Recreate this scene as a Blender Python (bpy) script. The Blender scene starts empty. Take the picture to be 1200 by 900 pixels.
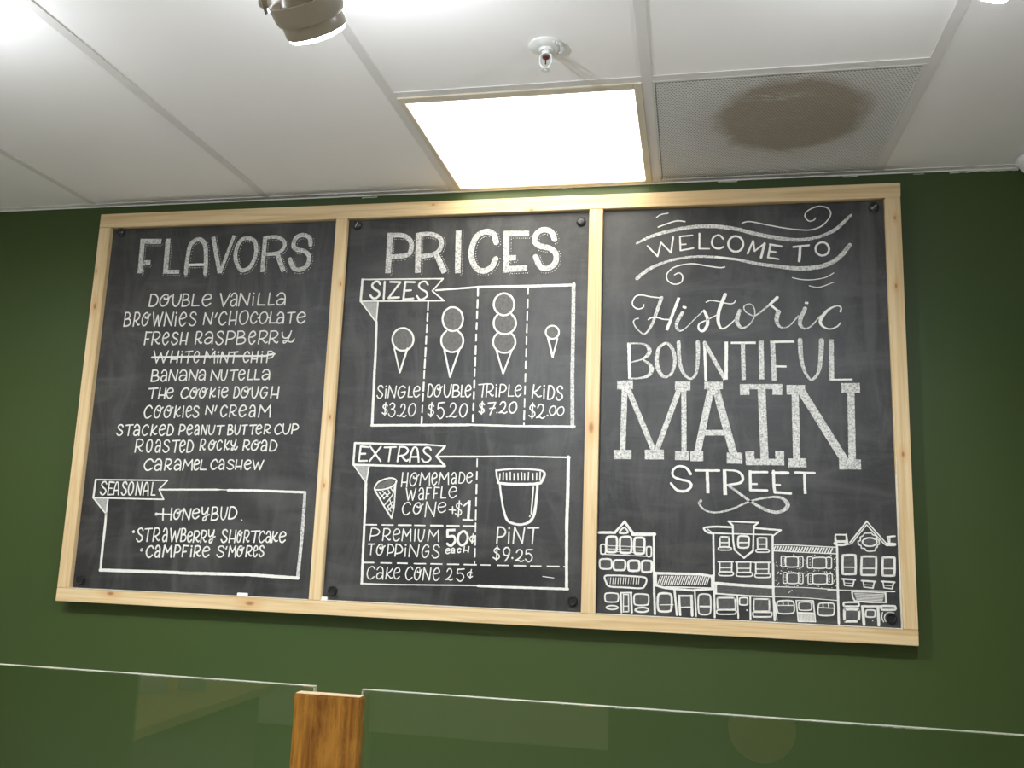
import bpy, bmesh, math, random
from mathutils import Vector, Matrix
random.seed(11)
sc = bpy.context.scene
COL = sc.collection

# ------------------------------------------------------------------ camera
H = 2.75                                   # ceiling height above the floor (the front wall face is y = 0)
cam_d = bpy.data.cameras.new('camera'); cam = bpy.data.objects.new('camera', cam_d); COL.objects.link(cam)
yaw, pitch, roll = -0.19875, 0.16814, 0.03377
fw = Vector((math.sin(yaw)*math.cos(pitch), math.cos(yaw)*math.cos(pitch), math.sin(pitch)))
rt = Vector((math.cos(yaw), -math.sin(yaw), 0)); up = rt.cross(fw)
r2 = rt*math.cos(roll)+up*math.sin(roll); u2 = -rt*math.sin(roll)+up*math.cos(roll)
m = Matrix((r2, u2, -fw)).transposed().to_4x4(); m.translation = Vector((0.45894, -2.530, H-1.03515))
cam.matrix_world = m
cam_d.sensor_width = 36; cam_d.lens = 1058.15/1200*36; cam_d.clip_start = .05
sc.camera = cam

# ------------------------------------------------------------------ world, lights, exposure
sc.view_settings.view_transform = 'Standard'; sc.view_settings.look = 'None'
sc.view_settings.gamma = 1; sc.view_settings.use_curve_mapping = False
sc.view_settings.exposure = 1.15
w = bpy.data.worlds.new('world'); sc.world = w; w.use_nodes = True
bg = w.node_tree.nodes['Background']; bg.inputs[0].default_value = (.9, .93, 1, 1); bg.inputs[1].default_value = .15
PANEL_EMIT = 3.5; ADDED_PANEL_EMIT = 8.8; SPOT_W = 20.0; LENS_EMIT = 20.0; FILL_W = 4.2
PANEL_COL = (1, .95, .84); SPOT_COL = (.93, .97, 1)

# ------------------------------------------------------------------ material helpers
def lin(c):
    return tuple(((v/255)/12.92 if v/255 <= .04045 else (((v/255)+.055)/1.055)**2.4) for v in c)
def mat(name, col, rough=.6, spec=.5, metal=0, noise=None, bump=None, emit=None, estr=0):
    m = bpy.data.materials.new(name); m.use_nodes = True; nt = m.node_tree; b = nt.nodes['Principled BSDF']
    b.inputs['Base Color'].default_value = (*col, 1); b.inputs['Roughness'].default_value = rough
    b.inputs['Specular IOR Level'].default_value = spec; b.inputs['Metallic'].default_value = metal
    if emit: b.inputs['Emission Color'].default_value = (*emit, 1); b.inputs['Emission Strength'].default_value = estr
    tc = nt.nodes.new('ShaderNodeTexCoord')
    if noise:
        sc_, c2, lo, hi = noise[:4]
        mp = nt.nodes.new('ShaderNodeMapping'); mp.inputs['Scale'].default_value = noise[4] if len(noise) > 4 else (1, 1, 1)
        n = nt.nodes.new('ShaderNodeTexNoise'); n.inputs['Scale'].default_value = sc_; n.inputs['Detail'].default_value = 5
        r = nt.nodes.new('ShaderNodeMapRange'); r.inputs['From Min'].default_value = lo; r.inputs['From Max'].default_value = hi
        mx = nt.nodes.new('ShaderNodeMix'); mx.data_type = 'RGBA'
        nt.links.new(tc.outputs['Object'], mp.inputs[0]); nt.links.new(mp.outputs[0], n.inputs['Vector']); nt.links.new(n.outputs['Fac'], r.inputs['Value'])
        nt.links.new(r.outputs[0], mx.inputs['Factor']); mx.inputs['A'].default_value = (*col, 1); mx.inputs['B'].default_value = (*c2, 1)
        nt.links.new(mx.outputs['Result'], b.inputs['Base Color'])
    if bump:
        n = nt.nodes.new('ShaderNodeTexNoise'); n.inputs['Scale'].default_value = bump[0]; n.inputs['Detail'].default_value = 3
        bp = nt.nodes.new('ShaderNodeBump'); bp.inputs['Strength'].default_value = bump[1]; bp.inputs['Distance'].default_value = bump[2]
        nt.links.new(tc.outputs['Object'], n.inputs['Vector']); nt.links.new(n.outputs['Fac'], bp.inputs['Height']); nt.links.new(bp.outputs[0], b.inputs['Normal'])
    return m
class NT:
    """small helper for longer node chains"""
    def __init__(s, m): s.nt = m.node_tree; s.tc = s.nt.nodes.new('ShaderNodeTexCoord'); s.b = s.nt.nodes['Principled BSDF']
    def link(s, a, b): s.nt.links.new(a, b)
    def map(s, scale=(1, 1, 1), loc=(0, 0, 0)):
        n = s.nt.nodes.new('ShaderNodeMapping'); n.inputs['Scale'].default_value = scale; n.inputs['Location'].default_value = loc
        s.link(s.tc.outputs['Object'], n.inputs[0]); return n.outputs[0]
    def noise(s, vec, scale, detail=4, rough=.5, dist=0):
        n = s.nt.nodes.new('ShaderNodeTexNoise'); n.inputs['Scale'].default_value = scale; n.inputs['Detail'].default_value = detail
        n.inputs['Roughness'].default_value = rough; n.inputs['Distortion'].default_value = dist; s.link(vec, n.inputs['Vector']); return n.outputs['Fac']
    def rng(s, v, a, b, c=0, d=1):
        n = s.nt.nodes.new('ShaderNodeMapRange'); n.inputs['From Min'].default_value = a; n.inputs['From Max'].default_value = b
        n.inputs['To Min'].default_value = c; n.inputs['To Max'].default_value = d; s.link(v, n.inputs['Value']); return n.outputs[0]
    def mix(s, f, a, b, mode='MIX'):
        n = s.nt.nodes.new('ShaderNodeMix'); n.data_type = 'RGBA'; n.blend_type = mode
        if isinstance(f, (int, float)): n.inputs['Factor'].default_value = f
        else: s.link(f, n.inputs['Factor'])
        for k, v in (('A', a), ('B', b)):
            if isinstance(v, tuple): n.inputs[k].default_value = (*v, 1)
            else: s.link(v, n.inputs[k])
        return n.outputs['Result']
    def math(s, op, a, b):
        n = s.nt.nodes.new('ShaderNodeMath'); n.operation = op
        for i, v in enumerate((a, b)):
            if isinstance(v, (int, float)): n.inputs[i].default_value = v
            else: s.link(v, n.inputs[i])
        return n.outputs[0]
    def dist(s, vec, p):
        n = s.nt.nodes.new('ShaderNodeVectorMath'); n.operation = 'DISTANCE'; s.link(vec, n.inputs[0]); n.inputs[1].default_value = p; return n.outputs['Value']
    def color(s, c): s.link(c, s.b.inputs['Base Color'])

def pine(name, along, knots=()):
    """pale pine: growth lines along the piece, knots at given places (metres, object space)"""
    m = mat(name, (.8, .6, .35), .55, .35); t = NT(m)
    sx = {'x': (1.2, 40, 40), 'z': (40, 40, 1.2)}[along]
    warp = t.noise(t.map((1, 1, 1)), 3, 2)
    base = t.map(sx, (random.random()*9, random.random()*9, random.random()*9))
    a = t.rng(t.noise(base, 1.3, 3, .6, 1.2), .40, .60)
    b = t.rng(t.noise(t.map(tuple(v*3 for v in sx)), 1.5, 2), .3, .7)
    c = t.mix(a, (.62, .475, .275), (.47, .32, .15)); c = t.mix(t.math('MULTIPLY', b, .35), c, (.67, .54, .35))
    c = t.mix(t.math('MULTIPLY', warp, .3), c, (.54, .40, .225))
    ks = (1, 1, .45) if along == 'z' else (.45, 1, 1)
    for (kx, kz, kr) in knots:
        d = t.dist(t.map(ks), (kx*ks[0], -.05, kz*ks[2]))
        ring = t.rng(d, kr*.5, kr*2.6, 1, 0); c = t.mix(t.math('MULTIPLY', ring, .55), c, (.50, .27, .10))
        core = t.rng(d, kr*.25, kr*.75, .85, 0); c = t.mix(core, c, (.24, .11, .045))
    t.color(c); return m

# ------------------------------------------------------------------ geometry helpers
def new_obj(name, bm_or_mesh, material=None, parent=None, smooth=False):
    if isinstance(bm_or_mesh, bmesh.types.BMesh):
        me = bpy.data.meshes.new(name)
        bmesh.ops.recalc_face_normals(bm_or_mesh, faces=bm_or_mesh.faces)
        bm_or_mesh.to_mesh(me); bm_or_mesh.free()
    else: me = bm_or_mesh
    if smooth:
        for p in me.polygons: p.use_smooth = True
        try: me.set_sharp_from_angle(angle=math.radians(40))
        except Exception: pass
    if material and not me.materials: me.materials.append(material)
    o = bpy.data.objects.new(name, me); COL.objects.link(o)
    if parent: o.parent = parent
    return o
def empty(name, label, cat, loc=(0, 0, 0), group=None):
    o = bpy.data.objects.new(name, None); COL.objects.link(o); o.location = loc; o.empty_display_size = .05
    o['label'] = label; o['category'] = cat
    if group: o['group'] = group
    return o
def tag(o, label, cat, group=None):
    o['label'] = label; o['category'] = cat
    if group: o['group'] = group
    return o
def hexa(bm, c):
    """box from 8 corners: 4 back (y high) then 4 front, each bl, br, tr, tl"""
    v = [bm.verts.new(p) for p in c]
    for f in ((0, 1, 2, 3), (7, 6, 5, 4), (0, 4, 5, 1), (1, 5, 6, 2), (2, 6, 7, 3), (3, 7, 4, 0)): bm.faces.new([v[i] for i in f])
def box(bm, x0, x1, y0, y1, z0, z1):
    hexa(bm, [(x0, y1, z0), (x1, y1, z0), (x1, y1, z1), (x0, y1, z1), (x0, y0, z0), (x1, y0, z0), (x1, y0, z1), (x0, y0, z1)])
def bx(name, x0, x1, y0, y1, z0, z1, material, parent=None, bev=0):
    bm = bmesh.new(); box(bm, x0, x1, y0, y1, z0, z1)
    if bev: bmesh.ops.bevel(bm, geom=bm.edges[:], offset=bev, segments=2, affect='EDGES', profile=.5)
    return new_obj(name, bm, material, parent)
def frame_to(axis):
    a = Vector(axis).normalized(); q = a.to_track_quat('Z', 'Y'); return q.to_matrix().to_4x4()
def lathe(bm, prof, seg=32, mat4=Matrix.Identity(4), close=True):
    """prof: list of (radius, height)"""
    rings = []
    for r, z in prof:
        if r < 1e-6: rings.append([bm.verts.new(mat4 @ Vector((0, 0, z)))])
        else: rings.append([bm.verts.new(mat4 @ Vector((r*math.cos(2*math.pi*i/seg), r*math.sin(2*math.pi*i/seg), z))) for i in range(seg)])
    for a, b in zip(rings, rings[1:]):
        for i in range(seg):
            j = (i+1) % seg
            if len(a) == 1 and len(b) == 1: continue
            if len(a) == 1: bm.faces.new((a[0], b[i], b[j]))
            elif len(b) == 1: bm.faces.new((a[i], a[j], b[0]))
            else: bm.faces.new((a[i], a[j], b[j], b[i]))
def tube(bm, pts, r, seg=10, flat=1.0, side=Vector((0, 1, 0))):
    """rounded bar along pts; flat scales one cross axis"""
    rings = []
    n = len(pts); P = [Vector(p) for p in pts]
    for i, p in enumerate(P):
        t = (P[min(i+1, n-1)]-P[max(i-1, 0)]).normalized(); a = side-t*side.dot(t)
        a = a.normalized() if a.length > 1e-4 else t.orthogonal().normalized(); b = t.cross(a)
        rings.append([bm.verts.new(p+a*math.cos(2*math.pi*k/seg)*r+b*math.sin(2*math.pi*k/seg)*r*flat) for k in range(seg)])
    for A, B in zip(rings, rings[1:]):
        for k in range(seg): bm.faces.new((A[k], A[(k+1) % seg], B[(k+1) % seg], B[k]))
    bm.faces.new(rings[0]); bm.faces.new(rings[-1][::-1])

# chalk writing: (panel, part name, label, strokes in millimetres: x, height below ceiling); l straight, s smooth, c closed, b square-ended, d dot, f shaded area
CHALK = [
(0,'title_lettering','FLAVORS in thick white chalk capitals with dotted shading','b16.2 -1268.8,-131.3,-1266.6,-244.2;b17.1 -1276.2,-138.2,-1202.1,-140.6;b17 -1256.9,-209.9,-1233,-210.6;b16.9 -1178.9,-132.2,-1176.2,-247.2;b13 -1185.1,-241.4,-1128.4,-242.8;s13.4,13.4,14,14.5,14.5,14,14 -1104.6,-249,-1104.7,-205.6,-1098,-155.2,-1071.6,-137.7,-1049.3,-153.9,-1041,-193.4,-1037.4,-250.7;b8.1 -1098.6,-221.2,-1044.1,-221.3;b13.7 -1022.1,-130.9,-988.6,-251;b10.8 -949.9,-129.1,-987.2,-250.5;c13 -904.6,-138.9,-928.3,-149.3,-939.8,-182.4,-937.2,-210.3,-921.7,-238.3,-906.8,-243.7,-887.5,-233.7,-874.1,-206.5,-870.8,-178.9,-879,-150.9;b14 -844.3,-136.7,-844.5,-250.7;s11.8 -841.2,-139.6,-804,-139.5,-780,-154.1,-778.4,-173.4,-796.9,-190.8,-833.7,-193.8;b15.3 -799.5,-193.5,-773.6,-250.3;s13.9 -691.4,-167.9,-695.9,-145.8,-719.2,-135.4,-741.1,-144.3,-747.6,-168.9,-735.3,-181.6,-709.5,-187.9,-692.7,-206.1,-697.7,-233.2,-719.1,-246.3,-742,-240.2,-755.5,-212.5'),
(0,'chalk_lettering',None,'l4.5 -1218.3,-315,-1221.7,-353.6;s4.7 -1219,-315.5,-1204.1,-316.1,-1193,-329.5,-1197.2,-346.3,-1208.7,-353.5,-1221.8,-353.5;s4.5 -1171.2,-330.4,-1161.9,-332.5,-1158,-323.5,-1163,-317,-1174,-318.9,-1183.7,-331,-1184.4,-344.6,-1176.3,-353.7,-1164.8,-350.5,-1156.8,-339.5,-1156.3,-327.7,-1158.6,-319.7;s4.7 -1171.4,-327.4,-1166.8,-332.3,-1157.1,-328.9,-1147.2,-321;s4.6 -1140.5,-316,-1140.6,-339.9,-1135.5,-352.4,-1127.1,-355.1,-1118.9,-345.7,-1114.7,-329.9,-1113.7,-316.8;l4.1 -1105.5,-317.4,-1107.1,-355.5;s4.4 -1106.4,-316.7,-1092.2,-317.4,-1087,-325.1,-1091.1,-332.5,-1104.6,-335.7;s4.6 -1104.5,-336.4,-1089,-336.1,-1082.8,-344.9,-1090,-353.4,-1107.5,-355.8;l4.3 -1070.7,-317.1,-1073.3,-354.6;l4.4 -1073.5,-354.4,-1048.8,-354.1;s4.5 -1036.6,-336.3,-1023.7,-335,-1010.5,-330.5,-1012.9,-321.2,-1023.6,-318.7,-1034,-325.7,-1038.8,-338.9,-1032.4,-353.3,-1022,-356,-1010.2,-347.8;l4.6 -978.6,-317.1,-965.9,-357.7;l4.2 -965.8,-357.9,-945.8,-317.6;s4.1 -941.7,-327.4,-935.8,-318.1,-928,-317.6,-922.4,-328.4,-921.6,-357.9;s4.6 -922,-339.3,-931.5,-336.7,-939.9,-342.7,-941.7,-351.8,-935.7,-357.8,-927.7,-354.8,-922.3,-344.6;l4.1 -914.1,-357.8,-910.9,-317.6;l4.5 -910.4,-317.3,-885.2,-356.6;l4.1 -884.8,-356.1,-879.9,-318;l4.2 -866.9,-329.4,-867.3,-357.5;d6.4 -866.8,-319.3;l4.6 -848.6,-319.1,-851.1,-355.8;l4.4 -851.4,-355.7,-826.8,-356;l4.1 -813.5,-319,-815.9,-356.2;l4.5 -816.1,-356.4,-797.3,-355.8;s4.1 -788,-328.6,-780,-320,-769.4,-320.1,-762.2,-330.6,-761.5,-357.3;s4 -762.1,-339.8,-774.3,-337.2,-785.5,-342.9,-787.8,-351.1,-780.2,-356.7,-769.8,-354.3,-762.2,-344.8'),
(0,'chalk_lettering',None,'l4.1 -1301.6,-373,-1302.9,-416.7;s4.1 -1302.1,-373.1,-1290.4,-373.7,-1285.5,-382.1,-1289.1,-390.9,-1300.7,-395.8;s4.6 -1301.1,-395.6,-1287.1,-394.7,-1281.3,-405.3,-1288,-415.1,-1303.1,-417.2;l4.2 -1267.5,-374,-1270.1,-417.4;s4.5 -1267.9,-373.6,-1256,-374.3,-1251.1,-384.4,-1256.9,-396.1,-1267,-400.4;s4.5 -1263,-399.1,-1257.9,-408.4,-1253,-414,-1250,-411.9;s4.1 -1230.9,-391.1,-1224.5,-392.5,-1221.5,-382.4,-1225.1,-374.7,-1233,-377.9,-1240.1,-391.9,-1240.4,-406.5,-1234.4,-416.3,-1226.3,-412.9,-1220.8,-400.6,-1220,-387.7,-1222.5,-378.3;s4.5 -1231.3,-387.6,-1227.5,-392.7,-1221.2,-388.6,-1214.3,-379.9;l4.1 -1203.9,-374.3,-1196.1,-417.4;l4.6 -1196,-417.7,-1187.4,-383.7;l4.6 -1187.2,-383.8,-1180.3,-417.6;l4.6 -1180.4,-418,-1171.1,-374.6;l4.3 -1162.7,-418.1,-1159.9,-375.4;l4.6 -1160.1,-375.2,-1137.9,-416.7;l4.4 -1138.4,-416.5,-1133.7,-375.1;l4.1 -1123.9,-387.3,-1124.3,-418.5;d6.6 -1123.7,-376.8;s4.3 -1109.9,-396.3,-1099.5,-395.2,-1089.5,-389.7,-1091.6,-379.4,-1099.8,-375.6,-1107.4,-384.5,-1111,-399.3,-1106.3,-414.8,-1098.7,-418.5,-1089.6,-408.9;s4.2 -1055.3,-383.2,-1060.5,-376,-1070.3,-377,-1074.5,-385.5,-1068.9,-393.7,-1057.8,-400.7,-1055.1,-409,-1062.6,-417.7,-1071.2,-417.2,-1077.4,-410.3;l4.1 -1028,-415.1,-1025,-378.4;l4.6 -1025.5,-378.9,-1003.8,-413.9;l4.3 -1003.3,-414.3,-998.9,-378.8;l4.2 -985,-379.2,-990.2,-393.1;s4.4 -951.9,-383.7,-959,-375.9,-970.1,-381.8,-976,-398.7,-971.1,-413.3,-962.8,-417.1,-953.3,-409;l4.6 -938.9,-374.4,-941.4,-417.1;l4.4 -917.6,-374.5,-919.7,-416.9;l4.6 -940.5,-403.8,-919.3,-403;c4 -893,-374,-904.2,-381.7,-907.4,-399.1,-901.5,-413.6,-893.4,-416,-883.2,-408.1,-878.7,-390.7,-883.5,-377;s4.1 -848.9,-385.4,-855.3,-378.4,-865,-383.8,-870.6,-398.2,-866.4,-410.9,-858.4,-413.9,-849.8,-407;c4 -827.9,-378.8,-837.9,-385.4,-840.9,-399.9,-835.6,-412.2,-827.8,-414.1,-818.6,-407.3,-814.7,-393.5,-818.9,-382.3;l4.2 -803.7,-379.7,-807,-413.6;l4 -806.7,-413.1,-782.3,-413;s4.5 -781.9,-389.2,-776,-381,-768.2,-381.3,-762.1,-390.3,-761.7,-414.3;s4.2 -762.4,-398.8,-771.4,-396.7,-779.9,-401.4,-781.9,-409.2,-776.1,-414.5,-767.9,-412.3,-762.1,-403.5;l3.9 -749.3,-382.8,-725.2,-381.1;l4.5 -736.7,-382.3,-739.2,-414.8;s4.4 -715.7,-398.1,-703.6,-396.7,-691.9,-392.6,-694.5,-384.8,-703.8,-381.5,-713.4,-388.2,-717.2,-400.4,-711.7,-412.4,-702.2,-414.9,-691.5,-407.9;l3.9 -846.1,-397.5,-839,-397.6;l3.9 -813.6,-397.1,-807.5,-396.7'),
(0,'chalk_lettering',None,'l4.4 -1221.8,-436.7,-1224.2,-477.6;l4.1 -1222.3,-437.5,-1202.8,-438.2;l4.5 -1222.7,-460.5,-1211.2,-459.2;l4.2 -1195.8,-437.9,-1198.8,-478;s4.1 -1196,-437.7,-1179.8,-438,-1172.8,-447.4,-1181.3,-459.1,-1195,-462.4;s4.1 -1189.4,-461.4,-1182.7,-470.2,-1175.6,-475.4,-1171.8,-473;s4.2 -1161.1,-458,-1152.2,-456.5,-1142.9,-451.2,-1145.1,-442.1,-1152,-439.3,-1158.8,-446.9,-1162.3,-460.3,-1158.2,-474.6,-1151,-478.2,-1143.1,-469.1;s4.6 -1111.1,-445.9,-1115.8,-440,-1124.8,-441.2,-1128.4,-448.1,-1123.7,-456.1,-1113.7,-461.4,-1111.2,-469.9,-1118.4,-477.4,-1125.9,-477.5,-1131.4,-470.1;l4.6 -1098,-440.3,-1100.5,-477.5;l4.6 -1078.5,-441.1,-1081,-477.7;l4.3 -1099.8,-466.9,-1080,-466.3;l4.5 -1047.1,-438.7,-1049.3,-477.7;s4.1 -1047.3,-438.6,-1034.4,-438.5,-1029.2,-448.2,-1035.7,-458.7,-1046.3,-463;s4.3 -1041.9,-461.2,-1036.5,-469.8,-1031.3,-475.1,-1027.9,-472.9;s4.4 -1017.6,-448.7,-1010.9,-440.6,-1000.3,-440.2,-993,-449.6,-992.7,-476.2;s4.3 -993.4,-459.7,-1005.1,-457.4,-1015.5,-462.9,-1017.7,-471.3,-1010.9,-476.4,-1000.7,-474,-993.5,-464.6;s4.2 -956.9,-445,-962,-438.4,-972.4,-439.5,-976.9,-447.1,-971,-455.4,-959.9,-462.4,-956.9,-470,-965,-479,-973.4,-478.8,-979.9,-471.5;l4.4 -942.5,-438,-945.7,-478.9;s4.2 -942.6,-438.5,-926.9,-438.4,-917.1,-448.2,-924,-460,-944.5,-463.5;l3.9 -908.3,-438.9,-910.2,-478.8;s4 -909,-438.3,-893.2,-438.3,-886.8,-446.8,-891.8,-454.1,-907.4,-458.7;s4.5 -907.5,-459,-888.6,-458.4,-881.6,-467,-890.2,-476.4,-910.1,-478.9;s4.4 -869.2,-457.3,-859.9,-456.3,-850.3,-450.9,-852.2,-442,-859.6,-438.9,-867.5,-446.4,-870.6,-460.6,-866.1,-475.8,-858.7,-478.7,-850.3,-469.9;l4.1 -834.5,-439,-838.3,-478.4;s4.2 -835.5,-439.1,-818.1,-438.6,-810.9,-447.8,-819.4,-459.4,-834,-463.4;s4.1 -828.1,-461.6,-821.2,-470,-814.2,-475.5,-809.5,-472.8;l4.2 -799.7,-438.7,-803.2,-478.3;s4 -800.1,-439.3,-783.5,-439.2,-776,-448.4,-784.3,-459,-798.4,-463.6;s4.4 -793.4,-461.6,-786.1,-470.6,-778.9,-475.6,-774.9,-473.1;s4.3 -762.5,-443.2,-760.8,-454.6,-752.1,-461.3,-741.7,-458.1,-735.1,-447.2;s4 -732.9,-439.2,-738.5,-458.3,-746.4,-472.2,-754.8,-476.7,-755.9,-470.3,-746.2,-469,-734.4,-473.5,-726.6,-472.3,-721.8,-464.1'),
(0,'struck_lettering','White mint chip line struck through in chalk','l4 -1187.9,-497.8,-1176.1,-535.6;l3.9 -1176.3,-535.2,-1163.3,-505.3;l4.3 -1163.5,-505.7,-1152.5,-535.2;l4.1 -1151.9,-535.4,-1139,-498.2;l3.8 -1125,-499.3,-1127.8,-535.3;l4.4 -1103.2,-499.2,-1105.8,-535.4;l4 -1126.9,-525,-1104.8,-524.3;l4.3 -1091.5,-509.8,-1091.9,-535.4;d6.1 -1091.4,-501.1;l3.8 -1080,-502.1,-1055.4,-499.5;l4.2 -1067.2,-501.6,-1069.8,-535.9;s3.8 -1048.4,-517.4,-1040.6,-516.9,-1033,-511.4,-1034.8,-503.4,-1040.7,-500.6,-1046.8,-507.9,-1049.5,-519.6,-1046.1,-532.8,-1040,-535.6,-1032.8,-528.1;l4.2 -1013.6,-537.4,-1009.3,-500.3;l3.9 -1008.8,-500.4,-994.9,-521.8;l3.8 -995.6,-521.9,-980.1,-500.2;l3.7 -980.8,-500.4,-978.9,-537.2;l3.8 -968,-511.9,-968.4,-536;d6 -967.8,-503.9;l3.9 -958.8,-536.3,-956.3,-503.4;l4 -956.1,-502.8,-936.7,-535.5;l4 -936.8,-535.5,-932.6,-503.3;l4.2 -925.8,-504.7,-903.2,-502.9;l4.3 -914.2,-504.8,-916.5,-537;s4 -864.9,-508.5,-870.7,-502.5,-878.8,-506.9,-883.4,-520.4,-879.9,-532.7,-873.5,-535.5,-865.9,-529.2;l3.9 -854.5,-502.2,-856.9,-536.1;l4.2 -836.7,-501.8,-838.5,-535.6;l3.9 -856.1,-525.4,-838.2,-525.4;l4.2 -822.9,-511.9,-823.2,-536.4;d5.9 -822.7,-503.6;l3.9 -803.7,-502,-806.1,-536.5;s3.7 -804.1,-502.7,-792.4,-502,-784.8,-511.2,-790.1,-520.9,-805,-523.6;s6.1 -1193.5,-518.5,-1114.8,-517.8,-1027.9,-516.7,-970.5,-516.3,-885.1,-516,-817.5,-516.4,-801.1,-512.8,-782.3,-510.3;d4.5 -987.4,-494.7'),
(0,'chalk_lettering',None,'l4.5 -1185.9,-559.4,-1187.5,-594.7;s4.2 -1186.5,-559.9,-1172.6,-559.8,-1167.2,-566.7,-1171.1,-573.8,-1185.2,-577.6;s4.5 -1184.9,-577.7,-1169.1,-577.5,-1162.8,-585.5,-1170.1,-592.9,-1187.4,-594.8;s4.1 -1154.1,-568,-1149.2,-560.3,-1142.2,-560.1,-1137,-569.4,-1136.3,-594.3;s4.3 -1136.7,-578.2,-1145.3,-576.6,-1152.9,-581.5,-1154.1,-589.2,-1149.3,-594.2,-1142,-591.5,-1136.8,-583;l4.3 -1127.9,-592.9,-1124.7,-560.1;l4.3 -1124.7,-559.3,-1104.3,-592.7;l4.2 -1104.1,-591.9,-1099.7,-559.9;s4 -1091.4,-567.6,-1085.1,-560.5,-1076,-560.3,-1069.5,-568.5,-1068.6,-592.2;s4.2 -1069.3,-577.3,-1079.5,-575.3,-1089.8,-579.5,-1091.4,-587.4,-1085.1,-592.5,-1075.5,-590,-1069.2,-581.8;l4.1 -1059.4,-591,-1056.6,-559.6;l4.5 -1057.1,-559.8,-1036.2,-590.6;l4.5 -1036.3,-590.1,-1031.6,-560;s4.2 -1025.5,-567.6,-1020.2,-560.7,-1012.3,-560.4,-1006.6,-568.1,-1006.6,-590.6;s4 -1007,-576.5,-1015.7,-574.4,-1024,-579.1,-1025.6,-585.9,-1020,-590.7,-1012.2,-588.2,-1006.7,-580.6;l4.3 -986.1,-592.1,-983.4,-560.6;l4.2 -983.5,-561,-961.5,-590.8;l4 -961.6,-591.2,-957.1,-560.5;s4.2 -951.6,-560,-951.9,-578.7,-948.4,-589.9,-942.6,-591.6,-936.9,-583.6,-934.3,-571.2,-933,-560.4;l4.4 -923.6,-561.6,-897.8,-560;l4.1 -910.5,-561.6,-912.7,-590.9;s4.3 -893,-574.2,-884,-573.2,-874.7,-569.4,-877,-562.6,-883.9,-559.6,-891.2,-565.9,-894.2,-576.8,-890,-587.9,-883.1,-590.7,-874.9,-583.8;l4.2 -861.5,-559.5,-863.4,-589.1;l4.2 -863.4,-589.3,-847.2,-588.9;l4.4 -839.1,-559.5,-840.9,-588.3;l4 -840.9,-588.7,-825,-588.5;s4 -815.6,-566.7,-809.1,-559.5,-800.4,-559.7,-793.6,-567.6,-793.4,-589;s4.3 -794.1,-574.8,-804.1,-573.2,-813.8,-577.9,-815.7,-584.3,-809.6,-589,-800.1,-586.7,-793.8,-579.6'),
(0,'chalk_lettering',None,'l4.5 -1191.8,-617.9,-1162.5,-616;l4.1 -1176.4,-617.4,-1179.4,-648.8;l4.1 -1154,-615.9,-1156.8,-648.1;l4.6 -1134.6,-616.2,-1136.7,-647.7;l4.3 -1155.6,-638,-1136.3,-637.9;s4.2 -1129.4,-630.3,-1119.7,-630,-1109.4,-625.5,-1111.9,-618.1,-1119.8,-615.8,-1127.2,-621.9,-1130.8,-633.1,-1126.1,-643.9,-1118.7,-647,-1109.9,-639.7;s4.5 -1056.6,-620.9,-1063.9,-614.9,-1075,-620,-1081.4,-632.5,-1076.5,-645.1,-1067.7,-647.5,-1057.5,-641.2;s4.3 -1040.2,-626.4,-1033.2,-627.8,-1030.4,-621,-1033.8,-614.8,-1042.5,-617.2,-1049.7,-627.6,-1050.4,-638.6,-1043.8,-646,-1035.3,-643.8,-1029.7,-633.9,-1028.7,-624,-1031,-617.4;s4 -1040,-623.9,-1036.6,-628,-1029.5,-625.7,-1021.9,-618.9;s4.2 -1009.4,-626.1,-1003.4,-627.5,-1001.1,-620,-1004.2,-614.7,-1011.5,-616.8,-1018.3,-626.8,-1019,-637.7,-1013.1,-645.8,-1005.3,-643.3,-999.9,-633,-999,-624,-1001.3,-617.3;s4 -1009.8,-623.8,-1006.8,-627.4,-1000.3,-624.5,-993.8,-618.1;l4.2 -981.5,-613.4,-984,-645.2;s3.9 -967.7,-617.1,-974.9,-626.3,-982.3,-632.4;s3.9 -982.1,-631.7,-975.9,-637.3,-971.3,-642.3,-966,-640.2;l4 -954,-621.3,-954.6,-645;d6.3 -953.8,-613.6;s4.3 -944.6,-627.7,-935.6,-627.3,-926.5,-623.5,-928.6,-615.7,-935.5,-613.6,-942.9,-619.8,-945.9,-630.1,-941.8,-641.2,-934.5,-644,-926.5,-637.5;l4 -902.5,-612.2,-904.6,-644.6;s4.1 -903.1,-612.3,-894.3,-612.6,-887.3,-624.9,-889.9,-638.5,-897,-644.4,-904.7,-644.6;s4.4 -870.2,-624.4,-862.5,-626.1,-859.4,-618.3,-863.3,-612.2,-873.1,-614.3,-880.3,-625.5,-881.2,-636.5,-874.5,-644.2,-864.7,-641.9,-859,-632.1,-857.6,-621.9,-860.5,-615.3;s4.4 -870.5,-622.3,-866.2,-626,-858.9,-622.8,-851.1,-616.9;s4.4 -845.5,-611.9,-845.2,-632.1,-841.6,-643.4,-835.9,-645.5,-829.8,-636.8,-826.9,-623.4,-825.9,-611.4;s4.4 -796.2,-616.3,-803.4,-611.7,-812.4,-616.9,-817.7,-630.8,-813.1,-643.3,-806.8,-645.5,-798.9,-638.3,-795.8,-628.6;l3.9 -795.8,-628.1,-806.7,-630;l4.2 -780.1,-611.4,-783.3,-645.4;l4.4 -759.4,-611.6,-761.6,-645.9;l4 -782.3,-635.5,-761,-634.9'),
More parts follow.
